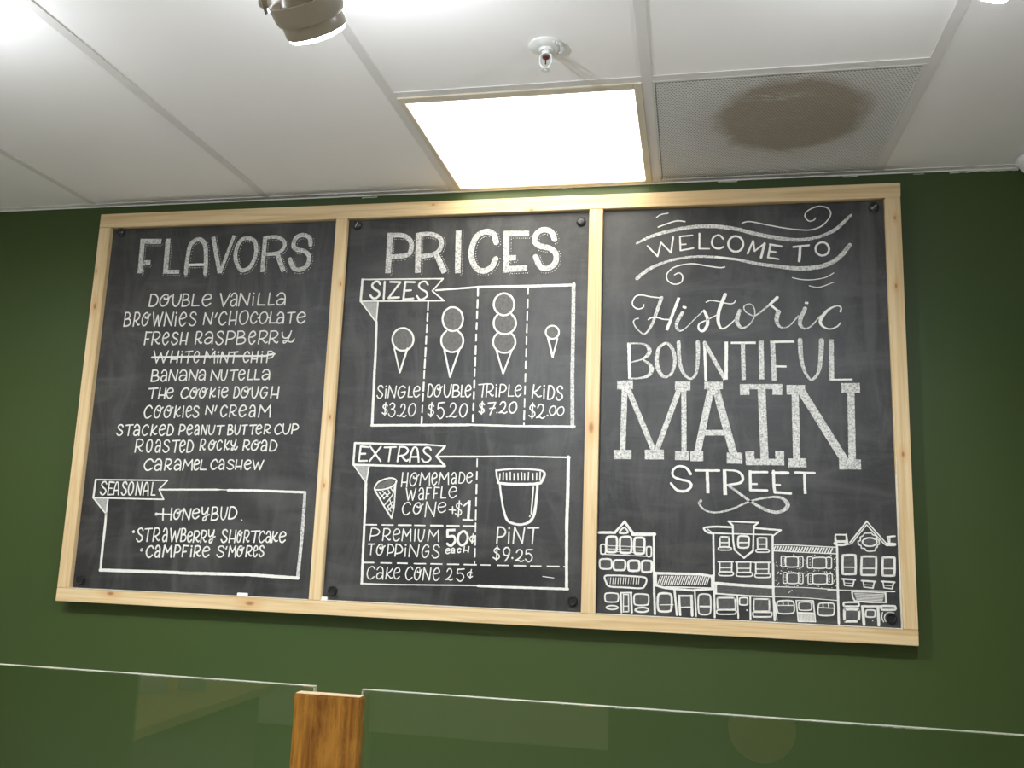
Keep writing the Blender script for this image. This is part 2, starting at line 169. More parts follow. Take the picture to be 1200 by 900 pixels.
(0,'chalk_lettering',None,'s4.3 -1175.3,-678.5,-1182.7,-670.9,-1193.5,-676.2,-1199.6,-691.9,-1194.7,-706.9,-1186.4,-709.3,-1176.5,-702;s4 -1155.5,-685.5,-1149.3,-687,-1146.8,-678.5,-1149.8,-671.7,-1158,-674,-1164.6,-686.4,-1165,-699.7,-1159,-708.4,-1150.9,-705.3,-1146,-693.6,-1144.6,-682,-1146.8,-674.3;s4.5 -1155.8,-682.7,-1152.3,-686.9,-1145.5,-683.6,-1138.5,-676.1;s4.1 -1121.8,-685.6,-1114.7,-687.1,-1112.4,-678.3,-1115.7,-671.9,-1124.5,-674.5,-1131.2,-686.4,-1131.9,-698.4,-1125.8,-707.1,-1116.8,-704.2,-1111.1,-693.1,-1110.7,-682.6,-1112.6,-674.6;s4.5 -1121.8,-682.6,-1118.2,-686.8,-1111.2,-683.6,-1104.3,-676.2;l4.5 -1093.7,-671.8,-1096.8,-707.5;s4.4 -1080,-675.2,-1087.4,-685.7,-1095.3,-692.4;s4.2 -1094.7,-692.4,-1088.5,-698,-1083.6,-703.6,-1078.1,-701.1;l4.1 -1068,-672.1,-1068.1,-706.7;s4 -1056.9,-688.3,-1049.3,-687.3,-1041.5,-682.8,-1043.3,-674.7,-1049.3,-671.7,-1055.5,-678.6,-1058,-690.6,-1054.7,-703.6,-1048.5,-706.1,-1041.7,-698.9;s4.3 -1016.5,-677.5,-1021.2,-672.4,-1029.2,-672.8,-1032.7,-679.5,-1028.1,-686.1,-1018.8,-691.5,-1016.8,-698.4,-1023,-705.4,-1029.9,-705.2,-1035.2,-698.9;l3.9 -993.1,-696.5,-990.6,-670.4;l3.9 -990.6,-670.3,-971.9,-696;l4.2 -972.2,-696.1,-968.5,-670;l4.4 -958.4,-670.1,-962.3,-686.2;s4.5 -923.1,-675.5,-929.2,-669.4,-938.1,-674,-942.9,-687.7,-939.2,-700.3,-931.9,-703.3,-923.8,-695.9;l4 -910.8,-668.9,-913.2,-703.3;s3.8 -911.5,-669.2,-898.3,-669.3,-893,-677.2,-899.4,-686.5,-910.1,-689.8;s4.1 -906.1,-688.9,-900.6,-696.1,-895.1,-700.5,-891.9,-698.5;s4.4 -881.4,-685.1,-871,-684.4,-861.1,-679.7,-863.4,-671.2,-871.5,-668.6,-879.2,-675.9,-882.5,-687.7,-877.8,-700.2,-870,-702.9,-860.8,-695.9;s4 -847.9,-676.8,-843,-669.3,-836.3,-669,-831.4,-678,-830.8,-703.1;s4.3 -831.3,-687,-839.1,-685.3,-846.6,-690.2,-848,-698.2,-843.2,-703,-836,-700.4,-831.3,-692.5;l4.1 -818.1,-703.5,-814.2,-668;l4.3 -814,-668.1,-798.9,-688.6;l4.2 -798.4,-689.1,-782.6,-667.8;l4.2 -782.6,-667.9,-781.2,-703.4'),
(0,'chalk_lettering',None,'s4.3 -1268.4,-736.9,-1272.8,-731.7,-1281.1,-732.6,-1284.6,-738.5,-1280.1,-745.1,-1270.9,-750.7,-1268.6,-757,-1274.8,-763.8,-1282.3,-763.7,-1287.5,-757.9;l4.2 -1258,-732.8,-1234.2,-731;l4 -1245.5,-732.5,-1247.8,-764.3;s4.5 -1228.7,-739.5,-1223.9,-731.3,-1216.9,-731.5,-1211.4,-740.1,-1211.3,-763.7;s4.6 -1211.6,-748.6,-1219.8,-746.8,-1227.3,-751,-1229.2,-759.2,-1224,-763.7,-1216.8,-761.5,-1211.5,-753.6;s4 -1180.4,-736.9,-1186.3,-730.8,-1195.5,-735.6,-1200.9,-749.1,-1196.6,-760.9,-1189.6,-763.3,-1181.6,-757;l4.1 -1167.4,-730,-1170.2,-763.5;s4.5 -1153.2,-733.8,-1160.6,-743.8,-1168.5,-749.3;s4.5 -1168.4,-749.7,-1161.9,-754.9,-1157.2,-760.2,-1151.2,-757.6;s4.4 -1141.5,-745.8,-1132.4,-744.7,-1123.4,-740.6,-1125.7,-733,-1132.7,-730.1,-1139.8,-736.3,-1142.7,-747.9,-1138.5,-760.4,-1131.4,-762.5,-1123.5,-755.9;l4 -1112.9,-729.6,-1115.3,-761.8;s4.4 -1113.5,-729.9,-1103.9,-730.8,-1096.3,-742.6,-1099.1,-756.2,-1106.7,-761.6,-1115.1,-761.9;l4.3 -1073,-729.4,-1075.4,-760.5;s4.4 -1073.5,-729.3,-1063,-730,-1056.4,-737.8,-1061.1,-746.3,-1074,-748.9;s4.3 -1048.5,-744.3,-1040.8,-743.7,-1033,-739.6,-1034.7,-732.1,-1040.8,-729.8,-1046.8,-735.9,-1049.6,-746.7,-1045.9,-758,-1039.8,-759.9,-1032.9,-753.2;s4.4 -1023,-737.4,-1019.4,-730.5,-1014.4,-730.7,-1010.6,-738.4,-1010.3,-759.3;s4.5 -1010.5,-746.3,-1016.5,-744.2,-1022,-748.7,-1023.3,-754.8,-1019.5,-759.5,-1014.3,-757.3,-1010.7,-750.1;l4.2 -1001.2,-758.8,-999.5,-730.1;l4.2 -999.3,-730,-986.4,-757.8;l4.4 -986.4,-758.2,-983.8,-730.5;s4 -976.7,-730.2,-976.9,-747.5,-973.4,-756.7,-967.6,-758.5,-961.8,-751.4,-959.2,-740.1,-958.3,-730.4;l4.1 -950.7,-732.1,-927.1,-730.7;l4.5 -938.1,-731.6,-940.8,-758;l3.9 -912.9,-729.3,-914,-758.1;s4.2 -913.3,-728.9,-904.3,-728.9,-900.5,-734.7,-903.4,-740.6,-912.3,-743.5;s4.3 -912.2,-743.6,-901.7,-743.8,-897.7,-749.7,-902.8,-757,-913.7,-758.5;s3.9 -891.1,-728.9,-891.1,-746.3,-887.9,-755.9,-882.6,-757.2,-877.7,-750.4,-875.1,-738.6,-874.3,-728.9;l4.1 -867.7,-729.9,-851.9,-728.3;l4.3 -859.6,-729.1,-861.2,-756.8;l4.4 -843,-729.5,-822.6,-728;l4.3 -832.3,-729,-834.5,-756.2;s4.3 -821.3,-741,-813.6,-740.2,-805.5,-736.7,-807.4,-729.7,-813.5,-727.5,-819.6,-733.3,-822.1,-742.5,-818.7,-753.3,-812.4,-755.5,-805.8,-749.1;l4 -793.7,-727.3,-795.8,-754.7;s4 -793.9,-726.9,-782.8,-727.3,-778,-733.7,-784,-741.1,-793,-744.4;s4.2 -789.3,-743.1,-784.8,-748.8,-780.1,-752.2,-777.1,-750.7;s3.8 -740.5,-730.9,-746.7,-725.1,-756.3,-729.7,-761.8,-741.3,-757.4,-753,-749.7,-755.1,-741.3,-749.3;s3.9 -735.3,-724.4,-735.4,-742.1,-731.3,-752.2,-724.5,-754.3,-717.8,-747.1,-714.2,-735.1,-713,-724.8;l4.3 -704.8,-723.9,-707.3,-753.4;s4.2 -705.1,-724.4,-693.9,-724.5,-687.4,-731.8,-692.2,-739.7,-706.2,-742.4'),
(0,'chalk_lettering',None,'l4.3 -1215.5,-777,-1218.2,-815.4;s4.3 -1215.9,-776.5,-1200.1,-776.6,-1194.1,-785.7,-1201.5,-797,-1214.6,-800.5;s4.1 -1209.5,-798.7,-1203.1,-807,-1196.6,-812.6,-1192.9,-810.4;c4.2 -1171.1,-776.9,-1178.3,-783.2,-1180.3,-799.3,-1176.9,-812.6,-1171.3,-814.9,-1165,-807.4,-1162.2,-791.7,-1164.8,-779.9;s4.2 -1149.2,-786.2,-1145.2,-777.5,-1139.1,-777.9,-1134.7,-787.3,-1134.6,-814.8;s4.5 -1134.9,-797.3,-1141.8,-794.9,-1148.2,-799.9,-1149.3,-808.9,-1144.9,-814.4,-1139.3,-811.6,-1135.1,-802.5;s4 -1104.4,-783,-1109.5,-777.5,-1118,-778.5,-1121.6,-785.8,-1116.7,-792.8,-1107.1,-798.3,-1104.7,-805.9,-1111.5,-813.4,-1118.8,-813.7,-1124.2,-806.7;l4 -1094.2,-779,-1070,-777.8;l4 -1081.5,-779,-1084,-813.9;s4.4 -1067.5,-794.8,-1060,-793.7,-1052.2,-788.7,-1053.7,-780.9,-1059.7,-777.8,-1065.9,-784.5,-1068.2,-797.1,-1064.9,-810.2,-1058.9,-813.3,-1052.1,-805.3;l4.1 -1041.8,-778.1,-1044.1,-812.4;s4.2 -1041.9,-777.6,-1032.1,-778.6,-1024.1,-791.6,-1027.1,-806.4,-1035,-812.4,-1044.2,-812.8;l4.1 -998.8,-773.5,-1000.9,-806.6;s3.9 -999.1,-773.5,-989.3,-773.7,-985.3,-781.7,-990.3,-791.2,-998.1,-794.6;s4.4 -994.9,-793.1,-990.9,-800.2,-986.8,-804.7,-984.3,-803;s4.1 -963.9,-787.4,-958.4,-788.5,-956,-782,-958.8,-776.5,-965.5,-778.8,-971.2,-787.7,-972,-798.7,-966.5,-804.9,-960.1,-802.7,-955,-794.2,-954.4,-785.2,-956.3,-779.1;s4.3 -964,-785,-960.9,-788.8,-955.5,-786.6,-949.6,-780;s3.8 -929.7,-781.4,-934.8,-775.5,-941.7,-779.8,-945.6,-791.9,-942.6,-803.2,-936.9,-805.9,-930.9,-799.9;l3.8 -918.5,-774.6,-920.7,-806;s3.8 -907.7,-777.8,-913.3,-786.8,-919.6,-792.9;s4.1 -919,-792.6,-914,-797.8,-910.7,-802.4,-906.2,-800.7;s4.2 -899.5,-777.3,-898.7,-786.9,-894.3,-792.4,-889.4,-790,-885.5,-780.4;s4.2 -884.5,-773.8,-887.4,-790,-891.2,-800.7,-895.5,-805.5,-896.7,-799.9,-891.2,-798.6,-885.5,-802.6,-881.6,-801.3,-878.6,-794.6;l4.2 -856.9,-774.9,-859.5,-804.4;s4.2 -857.2,-774.8,-845.4,-774.9,-840.2,-782.1,-846.3,-790.3,-856.6,-793.5;s4.1 -852.3,-792.3,-847.6,-798.5,-842.5,-802,-839.5,-800.3;s4.4 -822.5,-785.8,-815.6,-787.3,-812.6,-780.7,-816.4,-774.9,-824.4,-777,-831.7,-786.6,-832.4,-797.5,-826,-803.8,-817.8,-801.4,-812,-792.3,-810.9,-783.9,-813.5,-777.4;s4.4 -822.1,-783.6,-818.9,-787.1,-811.7,-784.6,-805,-778.6;s4.2 -800.4,-782.4,-795.9,-774.8,-789.4,-774.6,-784.6,-782.8,-784.5,-805.2;s4.2 -784.5,-790.7,-792.2,-789.2,-798.9,-793.8,-800.6,-800.8,-795.7,-805.4,-789.2,-802.5,-784.6,-795.7;l4.1 -771,-773.8,-773.7,-804.9;s3.8 -771.4,-773.9,-760.6,-774.8,-751.1,-786.2,-754.7,-799.1,-763.6,-804.9,-773.9,-805.1'),
(0,'chalk_lettering',None,'s4.2 -1152.9,-843.4,-1161.3,-836.3,-1174.5,-841.3,-1181.7,-855.2,-1176,-867.7,-1165.9,-870.1,-1154.2,-863.4;s4.4 -1145.8,-844.3,-1139.7,-836.8,-1130.9,-836.5,-1124.8,-845.9,-1124.5,-869.2;s4.3 -1125,-854.5,-1134.8,-852,-1144.1,-856.6,-1145.8,-864.4,-1139.4,-869.8,-1131,-866.8,-1125.1,-858.9;l4.2 -1109.7,-836.2,-1112.7,-868.7;s4.5 -1110.3,-835.7,-1097.6,-836,-1092.1,-844.1,-1098.5,-853.1,-1109.3,-856.1;s4.2 -1104.7,-855.2,-1099.6,-861.9,-1094.4,-866.8,-1091.2,-864.1;s3.9 -1080,-844.2,-1074,-836.2,-1066.1,-836.3,-1060.4,-845,-1060.2,-868.1;s4.1 -1060.5,-853.5,-1069.9,-851,-1078.2,-855.5,-1080,-863.2,-1074.2,-867.7,-1066.3,-865.3,-1060.4,-857.4;l4.2 -1051.7,-867.1,-1047.4,-836;l4.1 -1048,-836,-1035.6,-854.2;l4 -1035.6,-854,-1022.6,-835.5;l4.2 -1022.6,-835.6,-1021.2,-867;s4.4 -1015,-850.2,-1007.4,-849.3,-999.4,-845.5,-1001.1,-838.3,-1007.3,-835.6,-1013.3,-842,-1015.9,-852.8,-1012.5,-863.9,-1006.3,-866,-999.3,-859.8;l3.9 -991.2,-835.6,-993.6,-864.5;l4 -993.5,-864.9,-974.8,-864.6;s4.2 -939.7,-840,-945.7,-833.7,-954.6,-838.5,-959.8,-850.1,-955.8,-861.2,-949,-863.3,-940.7,-857.7;s3.9 -932.6,-841.1,-928,-834.2,-922.2,-834.4,-917.6,-842.4,-917.3,-863.3;s3.9 -917.9,-849.8,-924.5,-847.9,-931.1,-851.7,-932.6,-858.5,-928,-863,-922.1,-861,-917.7,-853.9;s3.8 -885.7,-838.4,-891,-834.2,-900,-834.7,-904,-840.2,-898.6,-845.8,-888.6,-850.4,-885.7,-856.4,-893.3,-862.1,-901,-861.9,-907,-856.9;l3.8 -876.7,-833.9,-879,-862;l3.9 -858.8,-834.1,-860.8,-861.9;l4.4 -878.4,-854,-860.2,-853;s4.3 -848.9,-847.3,-839.9,-846.5,-831.1,-842.8,-832.9,-836.2,-840,-833.8,-846.9,-839.5,-850.1,-849.2,-846.1,-859.4,-839.2,-862,-831.2,-855.7;l3.9 -823.9,-833.7,-815.5,-861;l3.8 -816.1,-861.2,-807.3,-839.2;l4.2 -807.1,-839.2,-799.8,-861.5;l4.1 -799.9,-861,-790.1,-833.6'),
(0,'banner_drawing','SEASONAL on a chalk ribbon banner','l4.1 -1342.5,-902.2,-1098.8,-899.8;l4.1 -1098.8,-899.8,-1124.4,-927.4;l4.1 -1124.4,-927.4,-1105.5,-957;l4.1 -1105.5,-957,-1197.2,-957.5,-1344.5,-957.7;l6.1 -1344.5,-957.7,-1342.5,-902.2;l4.1 -1344.4,-958.5,-1294.5,-1006.5;l5 -1293.4,-959.9,-1294.5,-1006.5;f0.3 -1342.9,-958.5,-1293.4,-959.9,-1294.5,-1006.5;s4.4 -1303.8,-914.8,-1308.5,-907.9,-1316.6,-909.9,-1320,-916.9,-1315.4,-924.4,-1306.1,-931.3,-1303.9,-938.7,-1310.2,-947,-1317.6,-946.7,-1322.9,-939.4;l4.2 -1294.6,-908.1,-1296.2,-947.6;l4.6 -1294.3,-908.2,-1278,-909.6;l3.9 -1295.1,-927.6,-1283.8,-927.8;l4 -1296.3,-947.6,-1279.1,-946.3;s4 -1275.9,-947.1,-1274.7,-927.5,-1271.2,-911.7,-1267.7,-908.4,-1263.9,-912.9,-1261.4,-927.5,-1259.9,-946.8;l3.9 -1275,-933.9,-1260.7,-933.1;s4.5 -1234.4,-913.7,-1237.8,-907.9,-1244.5,-908.7,-1247.8,-916.1,-1243.6,-923.8,-1236.1,-930.5,-1234.2,-938.6,-1239.5,-945.9,-1245.5,-946.4,-1249.7,-939.1;c4.2 -1219.2,-907.3,-1225.5,-914.9,-1227.4,-931.2,-1223.9,-944.3,-1219.3,-946.4,-1213.6,-938.4,-1211.1,-922.9,-1213.6,-910.8;l3.9 -1201,-945.9,-1199.4,-907.4;l4.2 -1199.2,-907.3,-1185.6,-945.4;l4.2 -1185.5,-945.3,-1182.9,-907.4;s4.2 -1176.1,-946.4,-1174.6,-926.4,-1171.3,-911.6,-1167.6,-907.5,-1163.3,-912.1,-1160.7,-926.8,-1159.3,-946.5;l3.9 -1174.9,-933,-1160,-932;l4.2 -1147,-907.3,-1148.7,-944.9;l4.2 -1148.5,-944.8,-1136.3,-944.7'),
(0,'box_drawing','chalk box around the seasonal flavours','l5.3,5.3,5.3,2.4,2.4 -1117.2,-928,-1057.6,-926.4,-931.4,-923.8,-920.3,-923.5,-892.6,-923.7;l7 -897.1,-924.5,-820.1,-923.4;l6.9 -812.8,-923.3,-650.4,-925.2;s8.9,10.2,10.9 -651.8,-924.6,-651.1,-1031.7,-655.4,-1171.4;l8.9 -654.4,-1171.3,-812.9,-1168.1,-1031.9,-1171.9;l9.2 -1032,-1171.1,-1294.4,-1174;s7.1,8.2,8.2,7.1 -1294.6,-1005.2,-1293.3,-1064.4,-1294.4,-1102.8,-1293.3,-1175.2'),
(0,'chalk_lettering',None,'d9.7 -1124.8,-1001.8;l3.8 -1120.7,-1000.4,-1072.4,-1001.1;l4.6 -1103.9,-984.6,-1101.7,-1018.2;l4.6 -1075.8,-982.6,-1075.5,-1016.9;s4.1 -1057.1,-996.4,-1051.2,-997.2,-1048.4,-990.9,-1051.3,-985,-1059.1,-987.1,-1065.4,-996.8,-1066.1,-1007.1,-1060.3,-1014.7,-1053.1,-1012.2,-1048,-1002.6,-1046.9,-993.7,-1049.1,-987.6;s4.3 -1057.1,-993.8,-1053.9,-997.1,-1047.5,-994.8,-1041.5,-988.9;l4.1 -1037.4,-1015.3,-1035,-982.9;l4.1 -1034.9,-982.9,-1016,-1014.7;l4.4 -1015.8,-1014.7,-1012,-983;s4.1 -1004.6,-995.9,-995.2,-995.3,-985.1,-991.8,-987.2,-984.8,-994.8,-982.3,-1002.8,-988.2,-1006,-998.3,-1001.8,-1008.6,-994,-1011,-985,-1004.4;s4.4 -975.9,-977.6,-973.8,-993.9,-966.8,-997.1,-959.7,-987.6;s4.2 -955.8,-978,-958.5,-997.9,-960.6,-1012,-968.4,-1016.9,-969.6,-1009,-960.9,-1003.1,-950.9,-997.9;l4.3 -941.2,-976.8,-942.8,-1014.3;s3.9 -941.4,-976.5,-929.7,-976.2,-925.3,-984,-928.6,-991.5,-940.4,-995.1;s4.2 -940.4,-995.3,-926.7,-995.1,-921.5,-1003.6,-927.8,-1012.6,-942.4,-1013.7;s3.8 -912.9,-975.2,-912.9,-997,-909.5,-1008.9,-903.6,-1011.7,-897.7,-1002.8,-894.9,-987.8,-893.7,-975.3;l4.4 -884.4,-974.2,-887.8,-1008.1;s4.4 -885.3,-974,-872.9,-974.6,-863,-986.8,-866.5,-1001.6,-876.6,-1008,-887.5,-1008.4;l2.4 -847,-1010.1,-843.6,-1011.7'),
(0,'chalk_lettering',None,'d9.2 -1195.4,-1056.2;s4.3 -1164.1,-1051.5,-1168.4,-1045.4,-1176.7,-1046.7,-1180.6,-1053.6,-1175.8,-1062.3,-1166.7,-1068.2,-1164.1,-1076.5,-1170.5,-1084.1,-1177.7,-1084.1,-1183.3,-1076.9;l4 -1157.3,-1046.7,-1134.1,-1044.7;l4.3 -1145.3,-1046.8,-1147.9,-1083.4;l4.2 -1125.4,-1044,-1127.9,-1082.6;s4.1 -1125.5,-1044.2,-1113.2,-1043.8,-1108.1,-1053.8,-1114.4,-1063.9,-1124.7,-1068.5;s3.8 -1120.6,-1066.7,-1115.1,-1075.4,-1110.1,-1079.8,-1106.8,-1077.5;s4.1 -1095.7,-1053,-1092.3,-1043.8,-1087,-1043.8,-1083.3,-1054.6,-1082.8,-1081.8;s4.1 -1083,-1064.6,-1089,-1062.1,-1094.7,-1067.2,-1095.8,-1076.5,-1092,-1082.1,-1087,-1078.9,-1083,-1069.8;l4.2 -1072.7,-1042.9,-1065.7,-1080.9;l4.2 -1065.3,-1081.1,-1057.4,-1050;l3.9 -1057.7,-1050.8,-1050.4,-1080.7;l4.2 -1050.6,-1080.8,-1042.1,-1042.8;l4.3 -1035.4,-1042.1,-1036.4,-1079.7;s4.1 -1035.8,-1042.4,-1026.5,-1041.8,-1022.9,-1050,-1025.5,-1057.2,-1034.9,-1060.7;s3.8 -1034.5,-1060.6,-1023.8,-1060.6,-1019.9,-1069,-1024.8,-1077.8,-1036.4,-1079.8;s4.4 -1014,-1065.2,-1007.5,-1063.8,-1000.9,-1059.9,-1002.5,-1053.2,-1007.4,-1050.6,-1012.6,-1056.6,-1014.9,-1067.1,-1012,-1078,-1006.8,-1080.9,-1001,-1074.3;l4.4 -993.1,-1048.3,-995.1,-1081.1;s4 -993.2,-1048.4,-982.2,-1048,-977.6,-1056,-983.2,-1065.2,-992.4,-1068.2;s4.3 -988.6,-1067.4,-984.2,-1074.6,-979.2,-1079,-976.8,-1076.7;l3.9 -968.9,-1046.1,-971.1,-1081.1;s3.8 -969.5,-1045.5,-959,-1046.1,-954.5,-1054,-959.7,-1064.3,-968.4,-1067.5;s3.8 -965.1,-1066.5,-960.5,-1074.5,-956.2,-1078.7,-953.7,-1076.8;s4.1 -947.9,-1043.6,-946.6,-1058.4,-940.6,-1062.3,-933.9,-1052.3;s4.3 -930.6,-1043.4,-932.7,-1062.1,-934.8,-1076.8,-941.5,-1081.2,-942.7,-1073.9,-934.7,-1067.9,-926.1,-1062.1;s4.3 -887.5,-1047.3,-891.5,-1041.4,-899.4,-1042.4,-902.9,-1049.7,-898.1,-1057.1,-889.6,-1063.3,-887.5,-1070.3,-893.6,-1077.4,-900,-1077.9,-905.2,-1070.7;l4.2 -877.2,-1041.7,-879.7,-1077.5;l4 -860.3,-1041.4,-862.3,-1077.7;l4.2 -878.7,-1066.8,-861.7,-1066.2;s3.9 -848.4,-1055.1,-844.5,-1056.1,-843.1,-1048.7,-844.8,-1042.3,-850,-1044.5,-853.8,-1055.6,-854.5,-1068.1,-850.7,-1076.2,-845.9,-1073,-842.4,-1062.8,-842.1,-1052.2,-843.5,-1044.8;s3.9 -848.5,-1051.7,-846.7,-1056.4,-842.6,-1053.4,-838.6,-1046.4;l3.8 -831.2,-1041,-832.9,-1076.1;s3.8 -831.3,-1041.4,-821.4,-1041.2,-817.6,-1049.5,-822.3,-1059.5,-830.4,-1063;s4.3 -827.5,-1061.4,-823.3,-1069.4,-819.3,-1073.4,-816.7,-1071.3;l4.3 -811.1,-1043.3,-783.8,-1041.2;l3.9 -796.9,-1042.8,-800,-1074.9;s4.1 -768,-1048.4,-773.1,-1041.5,-780.8,-1046.7,-785.4,-1059.4,-781.8,-1071.6,-775.7,-1074.2,-768.5,-1067.6;s4 -762.5,-1049.5,-758.9,-1042.2,-753.8,-1042.1,-750.3,-1050.8,-749.8,-1073.9;s3.7 -750.3,-1058.8,-755.9,-1056.6,-761.4,-1061.1,-762.5,-1068.9,-758.9,-1073.4,-754,-1071.4,-750.2,-1063.6;l3.9 -741.6,-1041.4,-744.2,-1073.3;s4.3 -728.4,-1044.8,-735.4,-1054.3,-742.9,-1059.4;s4.2 -742.5,-1059.8,-736.4,-1065.5,-731.9,-1069.6,-726.8,-1068;s4 -720.2,-1056.2,-711.4,-1055.1,-702.4,-1051,-704.4,-1044.2,-711.2,-1041.4,-718.2,-1047.8,-721,-1058.4,-717.2,-1069.5,-710.4,-1072,-702.7,-1065.3'),
(0,'chalk_lettering',None,'d10.2 -1162.8,-1108.9;s4.6 -1124.1,-1102.8,-1130.8,-1096.2,-1140.5,-1101.3,-1145.8,-1114.5,-1141.5,-1127.1,-1134.1,-1130.4,-1125.4,-1122.9;s4.9 -1115.9,-1103.5,-1111.9,-1095.5,-1105.9,-1095.6,-1101.8,-1104.5,-1101.6,-1128.4;s4.7 -1101.8,-1113.5,-1108.4,-1111.2,-1114.8,-1115.9,-1116.3,-1123.4,-1112,-1128.4,-1106.1,-1126.1,-1102,-1118.1;l4.6 -1090.5,-1127.5,-1087.4,-1094;l4.9 -1087.2,-1093.4,-1076.3,-1113.1;l4.3 -1076.1,-1113.3,-1064.8,-1093.5;l4.7 -1064.8,-1094,-1063.5,-1126.9;l4.4 -1051,-1092.1,-1053.4,-1126;s4.2 -1051.6,-1092,-1041.2,-1091.9,-1034.9,-1100.3,-1039.3,-1110.7,-1052.4,-1113.3;l4.4 -1025,-1091,-1027,-1124.2;l4.3 -1025,-1091.4,-1008.5,-1092.2;l4.7 -1025.3,-1110.5,-1015.6,-1108.8;l4.5 -998.6,-1100.7,-999,-1123.2;d6.6 -998.5,-1093;l4.3 -986.5,-1091.7,-988.9,-1122.9;s4.8 -987.1,-1092,-975.1,-1091.4,-970.3,-1099,-976.2,-1108,-986.2,-1110.9;s4.5 -982,-1109.6,-977.4,-1116.8,-972.4,-1120.7,-969.2,-1118.8;s4.2 -960.4,-1106.7,-950.7,-1105.2,-940.7,-1101.6,-943,-1094.7,-950.9,-1092.4,-958.4,-1098.3,-961.2,-1108.5,-957.2,-1120,-949.8,-1122.4,-941.1,-1115.6;s4 -893.7,-1094.3,-898.8,-1089.6,-907.8,-1090.4,-912,-1096.4,-906.6,-1102.9,-896.4,-1107.3,-893.6,-1113.7,-901.1,-1120.4,-909.1,-1120.2,-915.1,-1114.5;l3.9 -885.3,-1090.4,-887.3,-1097;l4 -877.3,-1118.8,-874.8,-1087.3;l3.8 -874.7,-1087.4,-866.1,-1105.9;l4.2 -866.1,-1105.6,-857,-1087.2;l3.8 -857.2,-1087.1,-856,-1119;s4.3 -843.2,-1098.6,-838.1,-1099.7,-835.8,-1092.4,-838.4,-1087,-844.9,-1088.9,-849.9,-1098.8,-850.4,-1109.8,-845.7,-1116.9,-839.5,-1114.3,-835.1,-1105.2,-834.6,-1095.7,-836.3,-1089.3;s4.2 -843,-1095.7,-840.7,-1099.3,-835.2,-1097.5,-830.3,-1090.6;l4.3 -820,-1085.6,-822.2,-1116.4;s3.9 -820.3,-1085.9,-810.1,-1085.9,-805.5,-1092.7,-810.7,-1101.7,-819.6,-1105;s3.9 -816.1,-1103.5,-811.8,-1110.1,-807.2,-1114.3,-804.7,-1112.5;s3.9 -798.4,-1099.8,-793.1,-1098.2,-787.5,-1094.7,-788.6,-1087,-793,-1084.6,-797.4,-1090.7,-799.1,-1101.7,-796.8,-1113.3,-792.4,-1115.7,-787.4,-1108.3;s4.2 -767.2,-1089,-770.5,-1084,-776.6,-1084.9,-779.5,-1090.7,-775.9,-1097.1,-769.2,-1101.4,-767.2,-1107.8,-772.1,-1113.6,-777.4,-1114.1,-781,-1108.2'),
(1,'title_lettering','PRICES in thick white chalk capitals with dotted shading','b17.7 -435.6,-137.6,-435.7,-264.7;s14.7 -431.1,-145.8,-393.2,-148.2,-369.3,-167.2,-366.6,-191.4,-379,-209.7,-427.1,-214.2;b17.5 -346.3,-141.1,-342.1,-265.9;s13.8 -342.3,-146.6,-307.6,-146.5,-279.1,-159.4,-272.8,-180.9,-282.4,-201.9,-304.3,-211.8,-334.7,-215;b17.4 -288.1,-208.3,-259,-267.2;b17.3 -222.1,-137.4,-218.8,-270;s17.3 -105.9,-178.2,-115.9,-151.6,-142.1,-144.9,-168.7,-163,-180.5,-210.1,-167.7,-249.9,-142.5,-265.6,-117.2,-253.8,-105.8,-229.3;b18.5 -75.7,-143.7,-73,-271.8;b17.1 -81.1,-152.2,-7.6,-154.7;b16 -64.4,-227.1,-44.5,-227.1;b17.9 -76,-261.4,-10.4,-259.7;s16.4 67.9,-174.7,57.7,-152.2,34.8,-144.1,14.8,-156,10.4,-179.3,26,-194.1,54,-201.5,73.3,-220.1,70.2,-248.4,48.1,-262,27.8,-255.5,13.8,-226.2'),
(1,'banner_drawing','SIZES on a chalk ribbon banner','l4.1 -515,-282.4,-262.7,-285.9;l4.1 -262.7,-285.9,-294.4,-323;l4.1 -294.4,-323,-256.6,-353.3;l4.5 -256.6,-353.3,-516.6,-350.3;l7.2 -516.6,-350.3,-515,-282.4;l4.1 -515,-352.4,-463.1,-416.1;l4.7 -461.8,-354.8,-463.1,-416.1;f0.3 -515,-352.4,-461.8,-354.8,-463.1,-416.1;s6.6 -457.9,-298.6,-465.2,-289.9,-477.7,-292.5,-483.3,-302.1,-476.6,-311.9,-462.1,-320.9,-458.4,-331.2,-468.2,-341.2,-479.1,-341.2,-487.2,-332.4;l6.2 -444.1,-291.4,-444.2,-343.9;l5.9 -426.7,-292.2,-395.4,-293.5;l5.8 -394.7,-293.7,-429.5,-342;l6.6 -428.9,-342.2,-397,-340.4;l6.6 -379.4,-292.8,-382.4,-346.1;l6.1 -379.5,-293,-350.3,-294.6;l6 -380.4,-320.4,-360.4,-319.3;l5.7 -382.4,-346.6,-351.9,-344.6;s5.6 -309.1,-303.2,-316.8,-293.4,-330.7,-295.7,-336.6,-305.6,-328.6,-316.7,-313.5,-325.2,-309.2,-337,-320.6,-346.6,-332.3,-347.8,-340.9,-337.1'),
